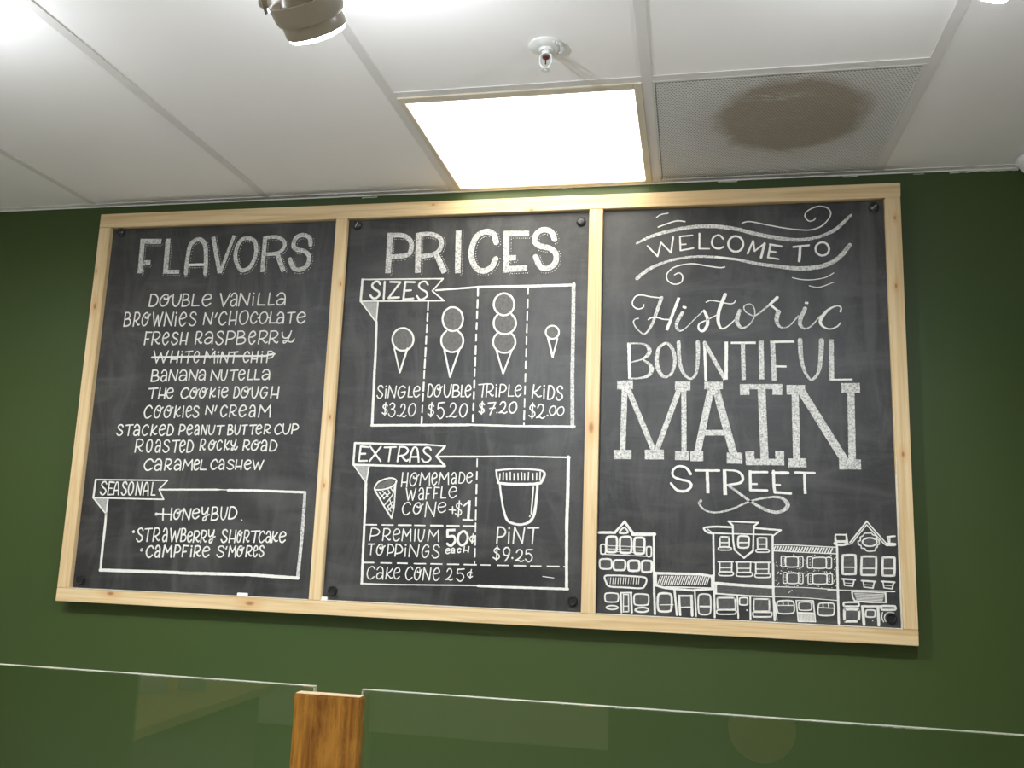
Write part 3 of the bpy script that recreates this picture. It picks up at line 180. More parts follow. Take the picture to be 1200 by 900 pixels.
(1,'box_drawing','chalk box around the sizes with dashed dividers','s6.4,7,7 -462.3,-414.6,-460.8,-468.2,-459.3,-525.8;l7.8 -459.5,-523.2,-459.7,-579.8;l7.7 -459.3,-577.2,-457,-725;l5.5 -283.3,-321,-156.1,-313.7;l7.5 -156.1,-313.7,-6.6,-314.2,129.8,-313.7;l10.5 127.1,-311,128.7,-471.2,129.6,-602.8;l10.9 128.6,-541.4,132.6,-724;l5.8 139.1,-723.4,-29.6,-723.9,-164.6,-721.4;l7.1 -458.8,-725.6,-317.2,-723.8,-164.6,-721.9;l4.5 -305,-356.5,-305.1,-381.8;l5.3 -305.2,-391.5,-305.3,-413.6;l4.7 -305.4,-426.4,-305.5,-448.2;l5.1 -305.6,-461.2,-305.7,-482.8;l5.5 -305.8,-495.8,-305.9,-520.4;l5.3 -306,-530.2,-306.1,-555;l4.7 -306.2,-564.5,-306.3,-585.9;l5.5 -306.3,-598.7,-306.5,-622.7;l5.3 -306.5,-632.7,-306.7,-652.7;l4.2 -306.7,-666.5,-306.9,-686.8;l5.4 -306.9,-700.2,-307,-720.7;l5.4 -154.9,-317.8,-154.8,-340;l5.3 -154.8,-352.7,-154.8,-376.8;l5.5 -154.8,-387.4,-154.8,-407.9;l4.9 -154.8,-422,-154.8,-441;l4.7 -154.8,-456.4,-154.8,-475.3;l5.3 -154.8,-490.7,-154.7,-514.7;l4.9 -154.7,-524.8,-154.7,-549.4;l4.3 -154.7,-558.8,-154.7,-580.2;l5.4 -154.7,-592.6,-154.7,-613.7;l5.3 -154.7,-626.3,-154.7,-646.4;l5.2 -154.6,-659.8,-154.6,-679.6;l5.4 -154.6,-693.2,-154.6,-712.2;l4 -5.6,-317.7,-5.6,-338.1;l4.9 -5.6,-354.7,-5.6,-378.2;l4.4 -5.6,-391.6,-5.6,-415.9;l4.1 -5.6,-428.3,-5.6,-452.5;l4.2 -5.6,-464.9,-5.6,-486.3;l3.9 -5.6,-501.2,-5.6,-521.9;l4.5 -5.6,-537.4,-5.6,-557.9;l4.2 -5.6,-573.5,-5.6,-596.5;l4.2 -5.6,-609.3,-5.6,-632.2;l3.8 -5.6,-645,-5.5,-669.1;l4.9 -5.5,-680.6,-5.5,-704.3;l4.6 -5.5,-715.9,-5.5,-719.3'),
(1,'cone_drawing','chalk drawing of a cone with one scoop','c5.5 -344.6,-469.4,-349.7,-489.5,-365.4,-501.8,-385.6,-501.7,-402.8,-489.1,-410.2,-468.7,-405.1,-448.5,-389.3,-436.1,-369,-436.3,-351.9,-449.1;f0.3 -346.2,-469.4,-346.8,-477.8,-349.5,-485.6,-354.1,-492.4,-360.2,-497.5,-367.5,-500.7,-375.5,-501.7,-383.6,-500.6,-391.3,-497.2,-398.1,-492,-403.4,-485.2,-407,-477.3,-408.6,-468.8,-408,-460.3,-405.3,-452.4,-400.7,-445.6,-394.6,-440.5,-387.2,-437.3,-379.2,-436.2,-371,-437.5,-363.3,-440.8,-356.6,-446.1,-351.3,-453,-347.7,-460.9;l4.4 -402.2,-496.3,-381.9,-567.2;l5.7 -361.6,-496.6,-381.3,-568.5'),
(1,'cone_drawing','chalk drawing of a cone with two scoops','c5.5 -196.7,-410,-201.6,-431,-216.5,-443.9,-235.7,-443.6,-251.9,-430.4,-258.8,-409.1,-253.9,-387.9,-238.9,-375,-219.6,-375.3,-203.5,-388.7;f0.3 -198.2,-410,-198.8,-418.8,-201.4,-427,-205.8,-434,-211.6,-439.3,-218.5,-442.6,-226.1,-443.7,-233.8,-442.5,-241.1,-439,-247.4,-433.5,-252.5,-426.3,-255.8,-418,-257.3,-409.1,-256.7,-400.2,-254.1,-392,-249.7,-384.9,-243.8,-379.6,-236.8,-376.2,-229.2,-375.2,-221.5,-376.5,-214.2,-380,-207.9,-385.6,-202.9,-392.8,-199.6,-401.1;s5.5 -210.1,-445.8,-199.4,-456.1,-193.7,-469.7,-194,-484.2,-200.2,-496.9,-211.1,-505.5,-224.9,-508.5,-238.9,-505.3,-250.7,-496.5,-258.1,-483.6,-259.7,-469,-255.2,-455.5,-245.5,-445.4;f0.3 -210.9,-447.2,-204.3,-452.6,-199.3,-459.4,-196,-467.2,-194.8,-475.5,-195.6,-483.7,-198.5,-491.3,-203.3,-497.8,-209.5,-502.7,-216.9,-505.8,-224.9,-506.8,-233.1,-505.7,-240.8,-502.5,-247.5,-497.4,-252.9,-490.8,-256.5,-483.1,-258.1,-474.9,-257.7,-466.6,-255.1,-458.8,-250.6,-452.1,-244.5,-446.8;l5.1 -249.2,-501.5,-228.4,-581;l5.4 -203,-498.5,-228.3,-582'),
(1,'cone_drawing','chalk drawing of a cone with three scoops','c5.5 -45.2,-368,-50.3,-387.3,-65.1,-399,-83.9,-398.8,-99.6,-386.5,-106.1,-366.9,-101,-347.5,-86.2,-335.7,-67.3,-336.1,-51.7,-348.4;f0.3 -46.7,-368,-47.4,-376.1,-50.1,-383.6,-54.4,-390,-60.2,-394.9,-67.1,-397.9,-74.5,-398.9,-82,-397.7,-89.1,-394.4,-95.3,-389.4,-100.1,-382.8,-103.3,-375.1,-104.6,-366.9,-103.9,-358.8,-101.3,-351.2,-96.9,-344.8,-91.1,-339.9,-84.2,-336.8,-76.7,-335.9,-69.2,-337.1,-62.1,-340.4,-55.9,-345.6,-51.1,-352.2,-48,-359.8;s5.4 -51.8,-398,-42.9,-408.3,-38.5,-421,-39.6,-434.2,-45.8,-445.6,-56.1,-453.4,-68.9,-456.4,-82.2,-454.1,-93.7,-446.7,-101.5,-435.6,-104.4,-422.4,-101.9,-409.5,-94.3,-398.8;f0.3 -52.8,-399.3,-47.2,-404.7,-43.1,-411.3,-40.6,-418.6,-39.9,-426.2,-41.1,-433.7,-44.1,-440.5,-48.7,-446.3,-54.6,-450.8,-61.6,-453.7,-69.1,-454.8,-76.7,-454.1,-84,-451.5,-90.6,-447.3,-96,-441.7,-100,-435,-102.2,-427.6,-102.7,-419.9,-101.2,-412.5,-98,-405.8,-93.1,-400.1;s5 -51.3,-453.8,-42.3,-464.1,-38,-476.8,-39.1,-490,-45.5,-501.3,-56,-509.1,-68.9,-511.9,-82.1,-509.3,-93.5,-501.8,-101.1,-490.5,-103.6,-477.3,-100.7,-464.5,-92.7,-454.1;f0.3 -52.2,-455.1,-46.6,-460.5,-42.5,-467.1,-40,-474.4,-39.4,-482,-40.7,-489.4,-43.8,-496.2,-48.4,-502,-54.5,-506.5,-61.4,-509.3,-69,-510.3,-76.6,-509.4,-83.9,-506.8,-90.4,-502.4,-95.8,-496.7,-99.6,-489.9,-101.6,-482.5,-101.8,-474.9,-100.2,-467.5,-96.7,-460.9,-91.6,-455.3;l4.7 -93.6,-502.7,-71,-572.3;l4.7 -47.4,-503,-70.3,-572.3'),
(1,'cone_drawing','small chalk drawing of a kids cone with one scoop','c4.7 88,-452.5,84.6,-463.8,75.3,-470.7,63.5,-470.6,53.7,-463.5,49.7,-452.1,53.1,-440.7,62.5,-433.8,74.3,-433.9,84,-441.1;f0.3 87,-452.5,86.5,-457.2,84.8,-461.6,82,-465.4,78.4,-468.3,74,-470.1,69.4,-470.7,64.7,-470,60.2,-468.1,56.4,-465.2,53.4,-461.3,51.5,-456.9,50.7,-452.1,51.2,-447.3,52.9,-442.9,55.7,-439.1,59.4,-436.2,63.7,-434.4,68.4,-433.8,73.1,-434.5,77.6,-436.4,81.4,-439.4,84.4,-443.3,86.3,-447.7;l5.6 57.2,-470.5,71.8,-524.4;l4.3 84.2,-470.8,71.8,-525.1'),
(1,'chalk_lettering',None,'s3.5 -430.2,-614,-434.7,-607.6,-441.8,-608.7,-445.2,-616,-441,-623.1,-432.9,-629.3,-430.6,-636.7,-436.5,-644.3,-442.9,-644.4,-447.4,-637.3;l3.4 -420.8,-618.2,-421.1,-644.2;d5.2 -420.7,-609.7;l3.3 -413.2,-643.6,-410.9,-607.9;l3.4 -410.7,-608.1,-393.3,-643.2;l3.3 -393.2,-642.8,-389.4,-608.6;s3.6 -362,-614.2,-368.9,-608.8,-378.3,-614.2,-383.9,-628.9,-379.2,-640.7,-372.6,-643.2,-364.1,-636.4,-361.1,-625.8;l3.7 -361.4,-625.6,-372.5,-627.5;l3.6 -349.9,-609.6,-351.6,-640.9;l3.5 -351.4,-640.9,-338.6,-640.6;s3.6 -335.1,-624.4,-326.3,-624,-317.5,-620,-319.6,-612.3,-326.1,-609.8,-333.1,-616.1,-335.9,-627.1,-332.1,-638.6,-325.5,-641.2,-317.4,-634.4;s3.7 -413.7,-667.8,-418.9,-662.8,-425.2,-667,-425.8,-672.3,-420.4,-676.9,-414.3,-681.3,-414.5,-688.2,-420.5,-692.5,-428,-688.6;l3.4 -419.1,-658.2,-420.5,-696.3;s3.7 -405.9,-665.2,-398.6,-659.1,-391.2,-665.3,-393.3,-673.9,-400.4,-677;s3.2 -400.4,-677.6,-392.4,-679.4,-389,-688.9,-396.6,-699.3,-404.6,-697.7,-408.9,-691;d5.6 -380.8,-696.3;s3.4 -372.3,-671.6,-368.4,-663.5,-361.8,-663.6,-359.2,-672.7,-363.9,-686.9,-374.4,-697.8;s3.5 -374.3,-698.4,-366.5,-697.4,-360.7,-700.5,-355,-695.7;c3.4 -336.7,-660.9,-345.4,-668.1,-348.4,-682.5,-343.9,-694.8,-337.8,-696.9,-330.2,-689.7,-326.5,-675.9,-330.3,-663.8'),
(1,'chalk_lettering',None,'l3.9 -290.8,-604,-292.6,-639.9;s3.8 -291,-604,-283.2,-604.6,-276.8,-617.7,-279.2,-633.4,-285.8,-640.3,-292.6,-640;s3.4 -264,-618.2,-258.5,-620.1,-256.3,-611.8,-259.1,-605,-266.1,-607.5,-271.4,-618.9,-272.2,-632,-266.9,-640,-260.3,-637.4,-255.4,-626.7,-254.9,-615.1,-256.8,-608;s3.6 -264.2,-615.9,-261.1,-619.8,-255.3,-616.7,-249.6,-610.1;s3.9 -243,-605,-242.9,-626.5,-239,-638.1,-233,-640.8,-226.7,-631.5,-224,-617.7,-222.6,-604.8;l3.7 -216.5,-606,-217.5,-641;s3.6 -216.9,-605.4,-205.5,-605.8,-200.8,-612.5,-204.2,-620,-215.8,-623.1;s3.5 -215.4,-623.3,-202.6,-623.2,-197.4,-630.7,-203.3,-638.7,-217.9,-640.7;l3.5 -191.5,-606.4,-192.7,-639.5;l3.4 -192.7,-640,-183.4,-639.5;s3.9 -179.5,-622.7,-171.9,-622.1,-164.6,-617.2,-166.3,-609.3,-172.1,-606.1,-177.9,-613.1,-180.4,-625.5,-177.1,-638.2,-171.3,-640.8,-164.5,-633.1;s3.5 -272.5,-668,-278.7,-662.4,-285.8,-666.2,-286.5,-673.6,-280.3,-678.1,-273.4,-683.2,-273.2,-689.9,-280.3,-694.8,-289.3,-690.6;l3.9 -278.9,-657.5,-280.4,-699;l3.8 -258.6,-659,-240.6,-656.9;l3.8 -258.8,-659.1,-259.7,-675.4;s3.4 -259.8,-675.8,-249.1,-672.4,-241.4,-685.4,-245.3,-699.4,-252.6,-704.1,-261.1,-694.6;d5.5 -231.4,-699;s3.5 -223.2,-669.9,-219,-659.9,-210.4,-660.1,-206.9,-671.2,-213,-685.6,-226.2,-698.5;s3.4 -225.8,-698.6,-216.2,-697.5,-209.2,-700,-202,-695.1;c3.8 -182.1,-660.8,-191.1,-668.1,-194.9,-683,-190.4,-696,-183.3,-698.5,-175.7,-690.4,-172.2,-675.5,-175.5,-664'),
(1,'chalk_lettering',None,'l3.3 -141.4,-604.7,-114.5,-602.1;l3.3 -127.2,-604.5,-130,-640.6;l3.4 -115.9,-603.5,-118.4,-640.4;s3.3 -116.2,-603.4,-103.7,-603.3,-97.9,-612.4,-104.7,-622.2,-115.4,-625.9;s3.5 -111.1,-624.6,-105.4,-633,-100.4,-638.1,-97.3,-635.3;l3.5 -89.3,-614.1,-89.5,-639.8;d5.1 -89.1,-605.6;l3.3 -77.1,-604.6,-79.8,-639.5;s3.4 -77.8,-604.4,-67,-604.6,-60.3,-613.1,-65.3,-623.9,-78.5,-626.7;l3.4 -51.8,-605.5,-53.4,-638.6;l3.1 -53.5,-638.1,-38.1,-637.8;s3.5 -33,-622,-25,-620.7,-16.9,-616.8,-18.7,-608.9,-24.8,-606.6,-31.2,-613,-34,-624.3,-30.2,-636.2,-23.8,-638.7,-16.6,-631.5;s4.2 -122.9,-663.2,-128.2,-658.9,-134.5,-662.1,-135.3,-668.3,-129.7,-672.7,-123.8,-677,-123.7,-683.1,-130,-687.1,-137.3,-683.5;l3.9 -128.7,-654.4,-130,-690.3;l3.6 -111.4,-658.3,-89.8,-656.4;l3.8 -89.4,-656.5,-105.1,-691.8;l3.6 -106.1,-673.9,-90.7,-672.5;d4.8 -84.6,-685.6;s3.7 -76,-663.1,-71.4,-655.5,-63.6,-655.5,-60.3,-663.7,-65.9,-676.6,-77.8,-686;s3.7 -78.1,-686.2,-68.9,-685,-62.6,-687.7,-56,-683.9;c4.1 -37.5,-655.1,-46.4,-661.4,-49.9,-673.7,-45.1,-684.7,-38.5,-686.4,-31,-680.1,-28,-667.8,-30.9,-657.4'),
(1,'chalk_lettering',None,'l3.9 19.9,-605.1,16.1,-642.8;s4 38.8,-609.2,29,-620.7,18.6,-627.4;s3.9 19.1,-627.3,27.7,-633.5,33.9,-639.5,41.7,-637.3;l4 49.7,-617.2,49.4,-645.1;d5.7 49.8,-608.1;l3.8 62.7,-607.6,60.4,-646.4;s3.8 62.4,-607.9,71.4,-608.9,78.8,-622.9,75.9,-639.3,68.5,-646.2,60.6,-646.1;s4 102.2,-616.3,98.3,-609.4,90.4,-610.8,87.4,-618.4,91.7,-626.5,100.2,-632.8,102.2,-640.7,96,-647.9,89.6,-648.2,85,-641.3;s3.6 24.7,-668,18.9,-662.7,11.9,-666.8,11,-674.5,16.9,-679.9,24,-684.9,24.1,-693.2,17,-697.7,8.2,-693.5;l3.5 18.4,-657.3,17.1,-701.9;s3.6 32.8,-671.3,37.1,-662.4,45.6,-662.6,48.9,-672.8,43.2,-687.2,30.4,-699.4;s3.8 30,-699.3,39.4,-697.7,46.8,-701.1,53.9,-696;d5.3 61.1,-693.1;c3.5 76.8,-666.2,69.5,-671.2,66.7,-681.9,70.6,-690.3,75.9,-691.9,82,-686.8,85,-676.7,82.1,-668.1;c3.2 99.3,-668.2,91.6,-672.9,88.5,-682.8,92.5,-690.9,98.2,-692.2,105.2,-687.5,107.9,-677.5,105.1,-669.6'),
(1,'banner_drawing','EXTRAS on a chalk ribbon banner','l6.1 -506.8,-778.3,-365.7,-780.5,-288.6,-780.5;l4.5 -288.6,-780.5,-232.5,-783.7;l5.5 -233.7,-784.2,-257.7,-812.7;l5.9 -257.7,-812.7,-231,-840.9;l6 -231,-840.9,-362.1,-843.2,-506.6,-841.6;l6.2 -507.4,-841.6,-506.7,-779.1;l3.5 -506.5,-842.8,-465.2,-894;l4.1 -459.1,-846.9,-464.6,-895.2;f0.3 -505.7,-843.3,-459.1,-846.9,-464.7,-894;l5.6 -488.1,-788.6,-491.1,-829.9;l5.5 -488.5,-788,-464.2,-789.9;l5.7 -489.2,-809.5,-472.5,-809.2;l4.9 -490.7,-830.5,-465.8,-829.3;l5.4 -458.8,-787.8,-424.3,-830.4;l5.1 -426.2,-788.3,-458.3,-830.6;l4.9 -415.1,-790,-380.3,-788.3;l5.4 -396.7,-789.7,-400.1,-829.7;l5.1 -369.6,-788,-373.7,-829.8;s5.1 -370.3,-787.9,-351.7,-788.5,-343.1,-798.5,-352.6,-809.9,-368.9,-814.3;s5.2 -362.2,-812.4,-354.4,-822.2,-346.3,-827.5,-341.7,-824.4;s5.3 -336.4,-830.1,-334.2,-809.6,-328.9,-792.9,-322.9,-788.1,-316.3,-792.9,-312.6,-809.4,-309.8,-830.1;l4.8 -334.7,-816.4,-311.1,-815.3;s5.1 -274.7,-795.5,-281,-788.7,-292.1,-789.4,-296.8,-797.2,-290.5,-806.1,-278.5,-813,-274.6,-821.1,-283.8,-829.5,-293.5,-829.6,-300.4,-821.8'),
(1,'box_drawing','chalk box around the extras with dashed dividers','l7.5 -465.2,-894,-462.5,-977.2;l7 -463,-977.3,-462,-1074.1,-460,-1178;l4.9 -250,-813.8,-135.8,-812;l4.4 -135.8,-812,-37,-809.5,127.9,-810.3;l9 123.5,-809.2,124,-902.6,122.9,-1007.7;l8.3 122.8,-984.5,125,-1099.8,126.6,-1168.1;l6.6 130.2,-1168.4,-24.7,-1170.5,-121.2,-1170.7;l3.6 -462.5,-1178.8,-368.5,-1177.7,-170,-1171.2,-121.2,-1170;l3.9 -137.2,-819.3,-136.9,-840.4;l4.4 -136.7,-855.6,-136.4,-876.3;l4.9 -136.1,-891.7,-135.8,-916.8;l4.5 -135.6,-927.7,-135.3,-950.8;l4.4 -135.1,-963.5,-134.7,-989.2;l3.9 -134.5,-999,-134.2,-1023;l4.6 -134,-1034.5,-133.6,-1059.3;l4.5 -133.5,-1069.7,-133.2,-1091.8;l3.8 -133,-1104.8,-132.9,-1111.9;l4.3 -457.7,-1013.1,-425.9,-1012.5;l3.9 -408.8,-1012.2,-376.7,-1011.7;l4.4 -360.3,-1011.4,-322.7,-1010.7;l3.6 -312.2,-1010.5,-281.6,-1010;l4.7 -264.4,-1009.7,-229.7,-1009.1;l4.4 -216.9,-1008.8,-182.5,-1008.2;l4.3 -169.8,-1008,-134,-1007.4;l3.9 -456,-1120,-427.6,-1119.4;l4 -406.2,-1119,-375.5,-1118.4;l4.1 -356.8,-1118.1,-328.5,-1117.6;l3.6 -307.7,-1117.2,-274.6,-1116.5;l3.7 -259,-1116.2,-226.8,-1115.6;l3.8 -210.7,-1115.3,-178.3,-1114.7;l3.8 -162.7,-1114.4,-127.9,-1113.8;l3.3 -115,-1113.5,-88.8,-1113;l3.3 -67.7,-1112.7,-35.9,-1112.1;l3.7 -20.8,-1111.8,11.5,-1111.2;l3.6 25.8,-1110.9,54.2,-1110.4;l3.8 72.1,-1110,104.7,-1109.4;l3.7 118.1,-1109.2,120.6,-1109.1'),
(1,'waffle_cone_drawing','chalk drawing of a waffle cone with crosshatch','c4.5 -438.3,-909.4,-426.5,-889.5,-393.6,-878.2,-373.9,-884.7,-380.8,-899.5,-404.6,-909.8,-427.7,-912.8;l4.5 -437.5,-913,-406.9,-958.7,-382.3,-992;l4 -375,-888.4,-376.4,-962.8,-381.8,-992.5;s3.3 -378.1,-901.9,-383.1,-926.4,-405.7,-956.2;l3 -423.4,-920.1,-406.8,-938;l3 -413.3,-916.2,-395.7,-930.4;l3 -396.8,-912.1,-391.1,-921.8;l3 -418.6,-935.8,-404.1,-918.4;l3 -409.4,-938.1,-393.1,-921.8;l3 -389.3,-907.1,-383.8,-914.3;l3 -396.5,-960.9,-381.9,-945.9;l3 -393.3,-970.5,-380.1,-955.6;l3 -389.9,-941.2,-382.2,-962.9;l3 -396.6,-958.4,-385.5,-972.7;f0.3 -433.2,-908,-425,-893.1,-393.4,-882.6,-378.9,-887.2,-384.7,-898.4,-404.9,-906.2,-427.9,-910.4'),
(1,'chalk_lettering',None,'l3.3 -355.6,-862.2,-357.7,-902;l3.2 -340,-862.2,-341.8,-902.3;l3.4 -357.1,-889.6,-341.1,-889.4;s3.3 -323.1,-876.4,-316.5,-877.5,-313.7,-869,-317.4,-861.8,-325.4,-864.9,-332,-877.1,-332.5,-889.8,-326.7,-898.9,-318.8,-896,-313.5,-884.5,-312.6,-872.7,-314.3,-865.6;s3.3 -323,-872.5,-320.1,-877.4,-313.3,-874.5,-306.5,-866.7;l3.2 -302.9,-897.1,-299.8,-861.1;l3.1 -299.4,-860.5,-288.3,-881.8;l3.3 -288.4,-881.8,-275.6,-860.9;l3.1 -275.6,-860.9,-274.3,-896.8;s3.6 -266.9,-877.1,-260.3,-876.2,-253.6,-871.2,-255.1,-863.1,-260.2,-860.2,-265.6,-867.2,-267.8,-879.1,-264.6,-892.1,-259.3,-895,-253.3,-887.1;l3.5 -246.6,-892.6,-242.9,-859.5;l3.6 -243.2,-859.9,-231.9,-879;l3.6 -231.7,-878.8,-219.9,-859.5;l3.1 -220,-859.8,-218.3,-892.9;s3.1 -209.2,-866.7,-205.7,-859.8,-200.8,-859.4,-197.5,-868.1,-197.1,-890.5;s3.5 -197.6,-875.6,-203.1,-874.1,-208.2,-878.3,-209.4,-885.8,-205.8,-890.4,-200.9,-887.8,-197.6,-880.1;l3.2 -186,-858.7,-188.1,-887.7;s3.2 -186.4,-858.3,-177.8,-858.8,-171.2,-869.7,-173.8,-882.8,-180.4,-888.1,-187.9,-888.1;s3.2 -164.7,-872.1,-157,-871.1,-149.7,-867.3,-151.4,-860.5,-157.2,-858,-163.2,-863.4,-165.8,-874.1,-162.4,-884.8,-156.2,-887,-149.8,-880.3;l3.4 -342.3,-906.4,-335.5,-939.8;l3.4 -335.4,-939.6,-327.9,-912.6;l3.5 -327.9,-913.1,-321.7,-939.7;l3.2 -321.4,-939.2,-313.8,-906.2;s3.2 -303.9,-912.4,-300.4,-905.5,-294.8,-905.1,-291.1,-913.4,-290.8,-937.6;s3.1 -291.3,-921.9,-297.2,-920.5,-303.1,-924.6,-303.9,-932.7,-300.3,-937.6,-295,-935,-291.3,-927;l3.3 -281.2,-903.5,-282.7,-935.5;l3.1 -281.4,-903.3,-268.3,-903.8;l3.2 -281.8,-922.1,-274.2,-920.4;l3.3 -258.6,-901.7,-260.1,-933.9;l3.5 -258.7,-901.7,-244.5,-902.5;l3.2 -259.1,-920.5,-250.6,-919;l3.6 -236.9,-900.4,-238.6,-931.7;l3.4 -238.7,-931.4,-224.5,-931;s3.2 -214.3,-914.3,-204.6,-913.3,-194.2,-908.9,-196.6,-901.3,-204.2,-899.4,-212,-905.6,-215.8,-916.6,-211,-927.6,-203.4,-930.4,-193.9,-923.4;s3.2 -326.9,-952.7,-333.8,-946,-344.7,-951.7,-350.8,-965.1,-346.2,-978.6,-337.6,-981.5,-328.2,-973.9;s3.6 -307.7,-958.4,-300.9,-959.9,-298.3,-952.9,-301.4,-947,-310,-949.3,-317.1,-959.5,-317.6,-971,-311.2,-978.3,-302.7,-975.7,-297.3,-966,-296.5,-956.1,-298.7,-949.8;s3.1 -307.4,-956.1,-304.3,-959.8,-297.1,-957.5,-290.1,-950.7;l3.3 -282.9,-985.6,-279.8,-944;l3.3 -280.1,-943.7,-256.6,-984.2;l3.4 -256.7,-984.2,-252.5,-943.6;s3.1 -244.7,-957.7,-234.3,-956.9,-223.5,-953,-225.9,-946.3,-233.8,-944.2,-242.1,-949.5,-245.5,-959.4,-241,-969.9,-232.9,-971.9,-223.6,-966.1;l3.5 -203.3,-955.6,-202.4,-973.9;l3.5 -212.5,-964,-194.3,-965;s3.2 -177.1,-949.1,-183.6,-943.9,-191.1,-948.5,-191.8,-955,-185.6,-960.7,-178.1,-966.3,-178,-974.2,-185.5,-978.7,-194.4,-974.4;l3.3 -183.9,-938.5,-185.6,-982.8;b7.7 -155,-936.6,-156,-992.6;l4.4 -170.2,-952,-155.4,-938.3;b5.3 -173,-990.7,-142,-991.3'),
(1,'chalk_lettering',None,'l3.3 -440.1,-1022.8,-443.7,-1057.3;s3.4 -440.5,-1022.9,-425.1,-1023,-415.6,-1031.1,-422.7,-1041.3,-442,-1044.7;l3.6 -402.4,-1022.9,-404.9,-1056.4;s3.3 -403,-1022.7,-389.2,-1022.7,-383.7,-1030.9,-390.4,-1040.3,-401.7,-1043.7;s3.5 -397,-1042.5,-391.5,-1049.5,-385.7,-1054,-382.2,-1052.2;s3.3 -373.3,-1038.6,-364.3,-1037.5,-355.4,-1033.4,-357.3,-1025.2,-364.5,-1022.4,-371.3,-1028.7,-374.3,-1040.7,-370.6,-1053.2,-363.4,-1056,-355.2,-1048.7;l3.6 -347.5,-1055.3,-344.7,-1022;l3.5 -344.7,-1022.1,-334.1,-1041.6;l3.5 -333.9,-1041,-323,-1022.2;l3.2 -322.6,-1022,-321.7,-1055;l3.3 -310,-1022.1,-310.2,-1054.6;s3.5 -299.6,-1022.2,-299.6,-1041.2,-296.6,-1052.3,-291.2,-1054.4,-285.9,-1045.7,-283.4,-1032.9,-282.4,-1022.1;l3.3 -271.1,-1053.1,-267,-1022.2;l3.2 -267.5,-1021.9,-254.8,-1039.8;l3.4 -254.5,-1039.6,-241.2,-1021.8;l3.4 -241.7,-1021.8,-239.8,-1053.2;l3.6 -446.9,-1067.9,-427.3,-1066.9;l3.4 -436.8,-1068.2,-438.5,-1097.4;s3.5 -412,-1077.9,-406.3,-1079.3,-404.1,-1072.2,-406.6,-1066.7,-414,-1069,-420,-1078.9,-420.4,-1090,-415.4,-1096.9,-408.2,-1094.7,-403.2,-1085.1,-402.3,-1075.3,-404.4,-1069.3;s3.8 -412,-1075.7,-409,-1079.4,-403.4,-1077,-397,-1071;l3.5 -386.6,-1065.8,-388.7,-1098.1;s3.3 -386.9,-1065.7,-376.3,-1068.4,-369.8,-1078.9,-374.5,-1088.1,-387.8,-1091.1;l3.6 -363.6,-1065.5,-365.7,-1098.3;s3.7 -364.2,-1065.1,-351.6,-1067.7,-344.3,-1078.8,-349.6,-1088.2,-364.5,-1091.6;l3.4 -335.4,-1074.7,-335.7,-1097.9;d5.3 -335.3,-1066.7;l3.7 -324.4,-1098.3,-321.9,-1065;l3.2 -322.2,-1064.5,-300.4,-1097.7;l3.3 -300.2,-1097.3,-296,-1064.3;s3.3 -267.5,-1069.4,-273.5,-1063.7,-281.3,-1069.7,-286.2,-1084.6,-282.4,-1096.6,-276.4,-1099.1,-269.2,-1092.2,-266.6,-1081.9;l3.4 -266.6,-1081.4,-276.3,-1083;s3.4 -236.8,-1069.5,-241.4,-1063.6,-249.8,-1064.3,-253.6,-1071.8,-248.9,-1078.2,-239.5,-1084.5,-237,-1091.7,-243.9,-1098.5,-251.3,-1098.6,-256.4,-1091.9'),
(1,'chalk_lettering',None,'b6.8 -217.5,-1021.3,-192,-1019.8;l6.8 -215,-1022.4,-214.2,-1039.5;s6.8 -214.2,-1039.5,-196.1,-1037.7,-192,-1051.8,-203.1,-1064,-213.8,-1058.9;c6.7 -170.3,-1022.7,-182.2,-1033.7,-182.6,-1052.7,-172.3,-1061.8,-160.3,-1055.5,-155.5,-1040,-160.3,-1027.1;s3.7 -138,-1038.7,-142.1,-1035.4,-147.5,-1038.9,-149.3,-1044.2,-145.9,-1049.5,-142.2,-1051.1,-136.7,-1048.5;l3.8 -140,-1029.3,-142.7,-1055.2;s3.7 -217,-1078.6,-211.4,-1078.1,-205.7,-1076.5,-207,-1073.2,-211.5,-1072.1,-216,-1074.9,-217.9,-1079.5,-215.2,-1084.8,-210.8,-1085.6,-205.8,-1082.7;s3.6 -200.6,-1074,-198.3,-1071.1,-195,-1071.1,-192.6,-1074.4,-192.3,-1083.4;s3.9 -192.5,-1077.6,-196.4,-1076.8,-199.9,-1078.5,-200.6,-1081.5,-198.2,-1083.3,-195,-1082.5,-192.5,-1079.4;s3.7 -174.3,-1072.6,-177.3,-1070.3,-181.5,-1072,-183.8,-1076.6,-181.9,-1081,-178.5,-1082,-174.8,-1079.5;l3.6 -163.9,-1064.7,-165.6,-1080.1;l3.9 -151.1,-1064.8,-152.6,-1079.9;l3.8 -164.8,-1075.5,-152.3,-1075.1'),
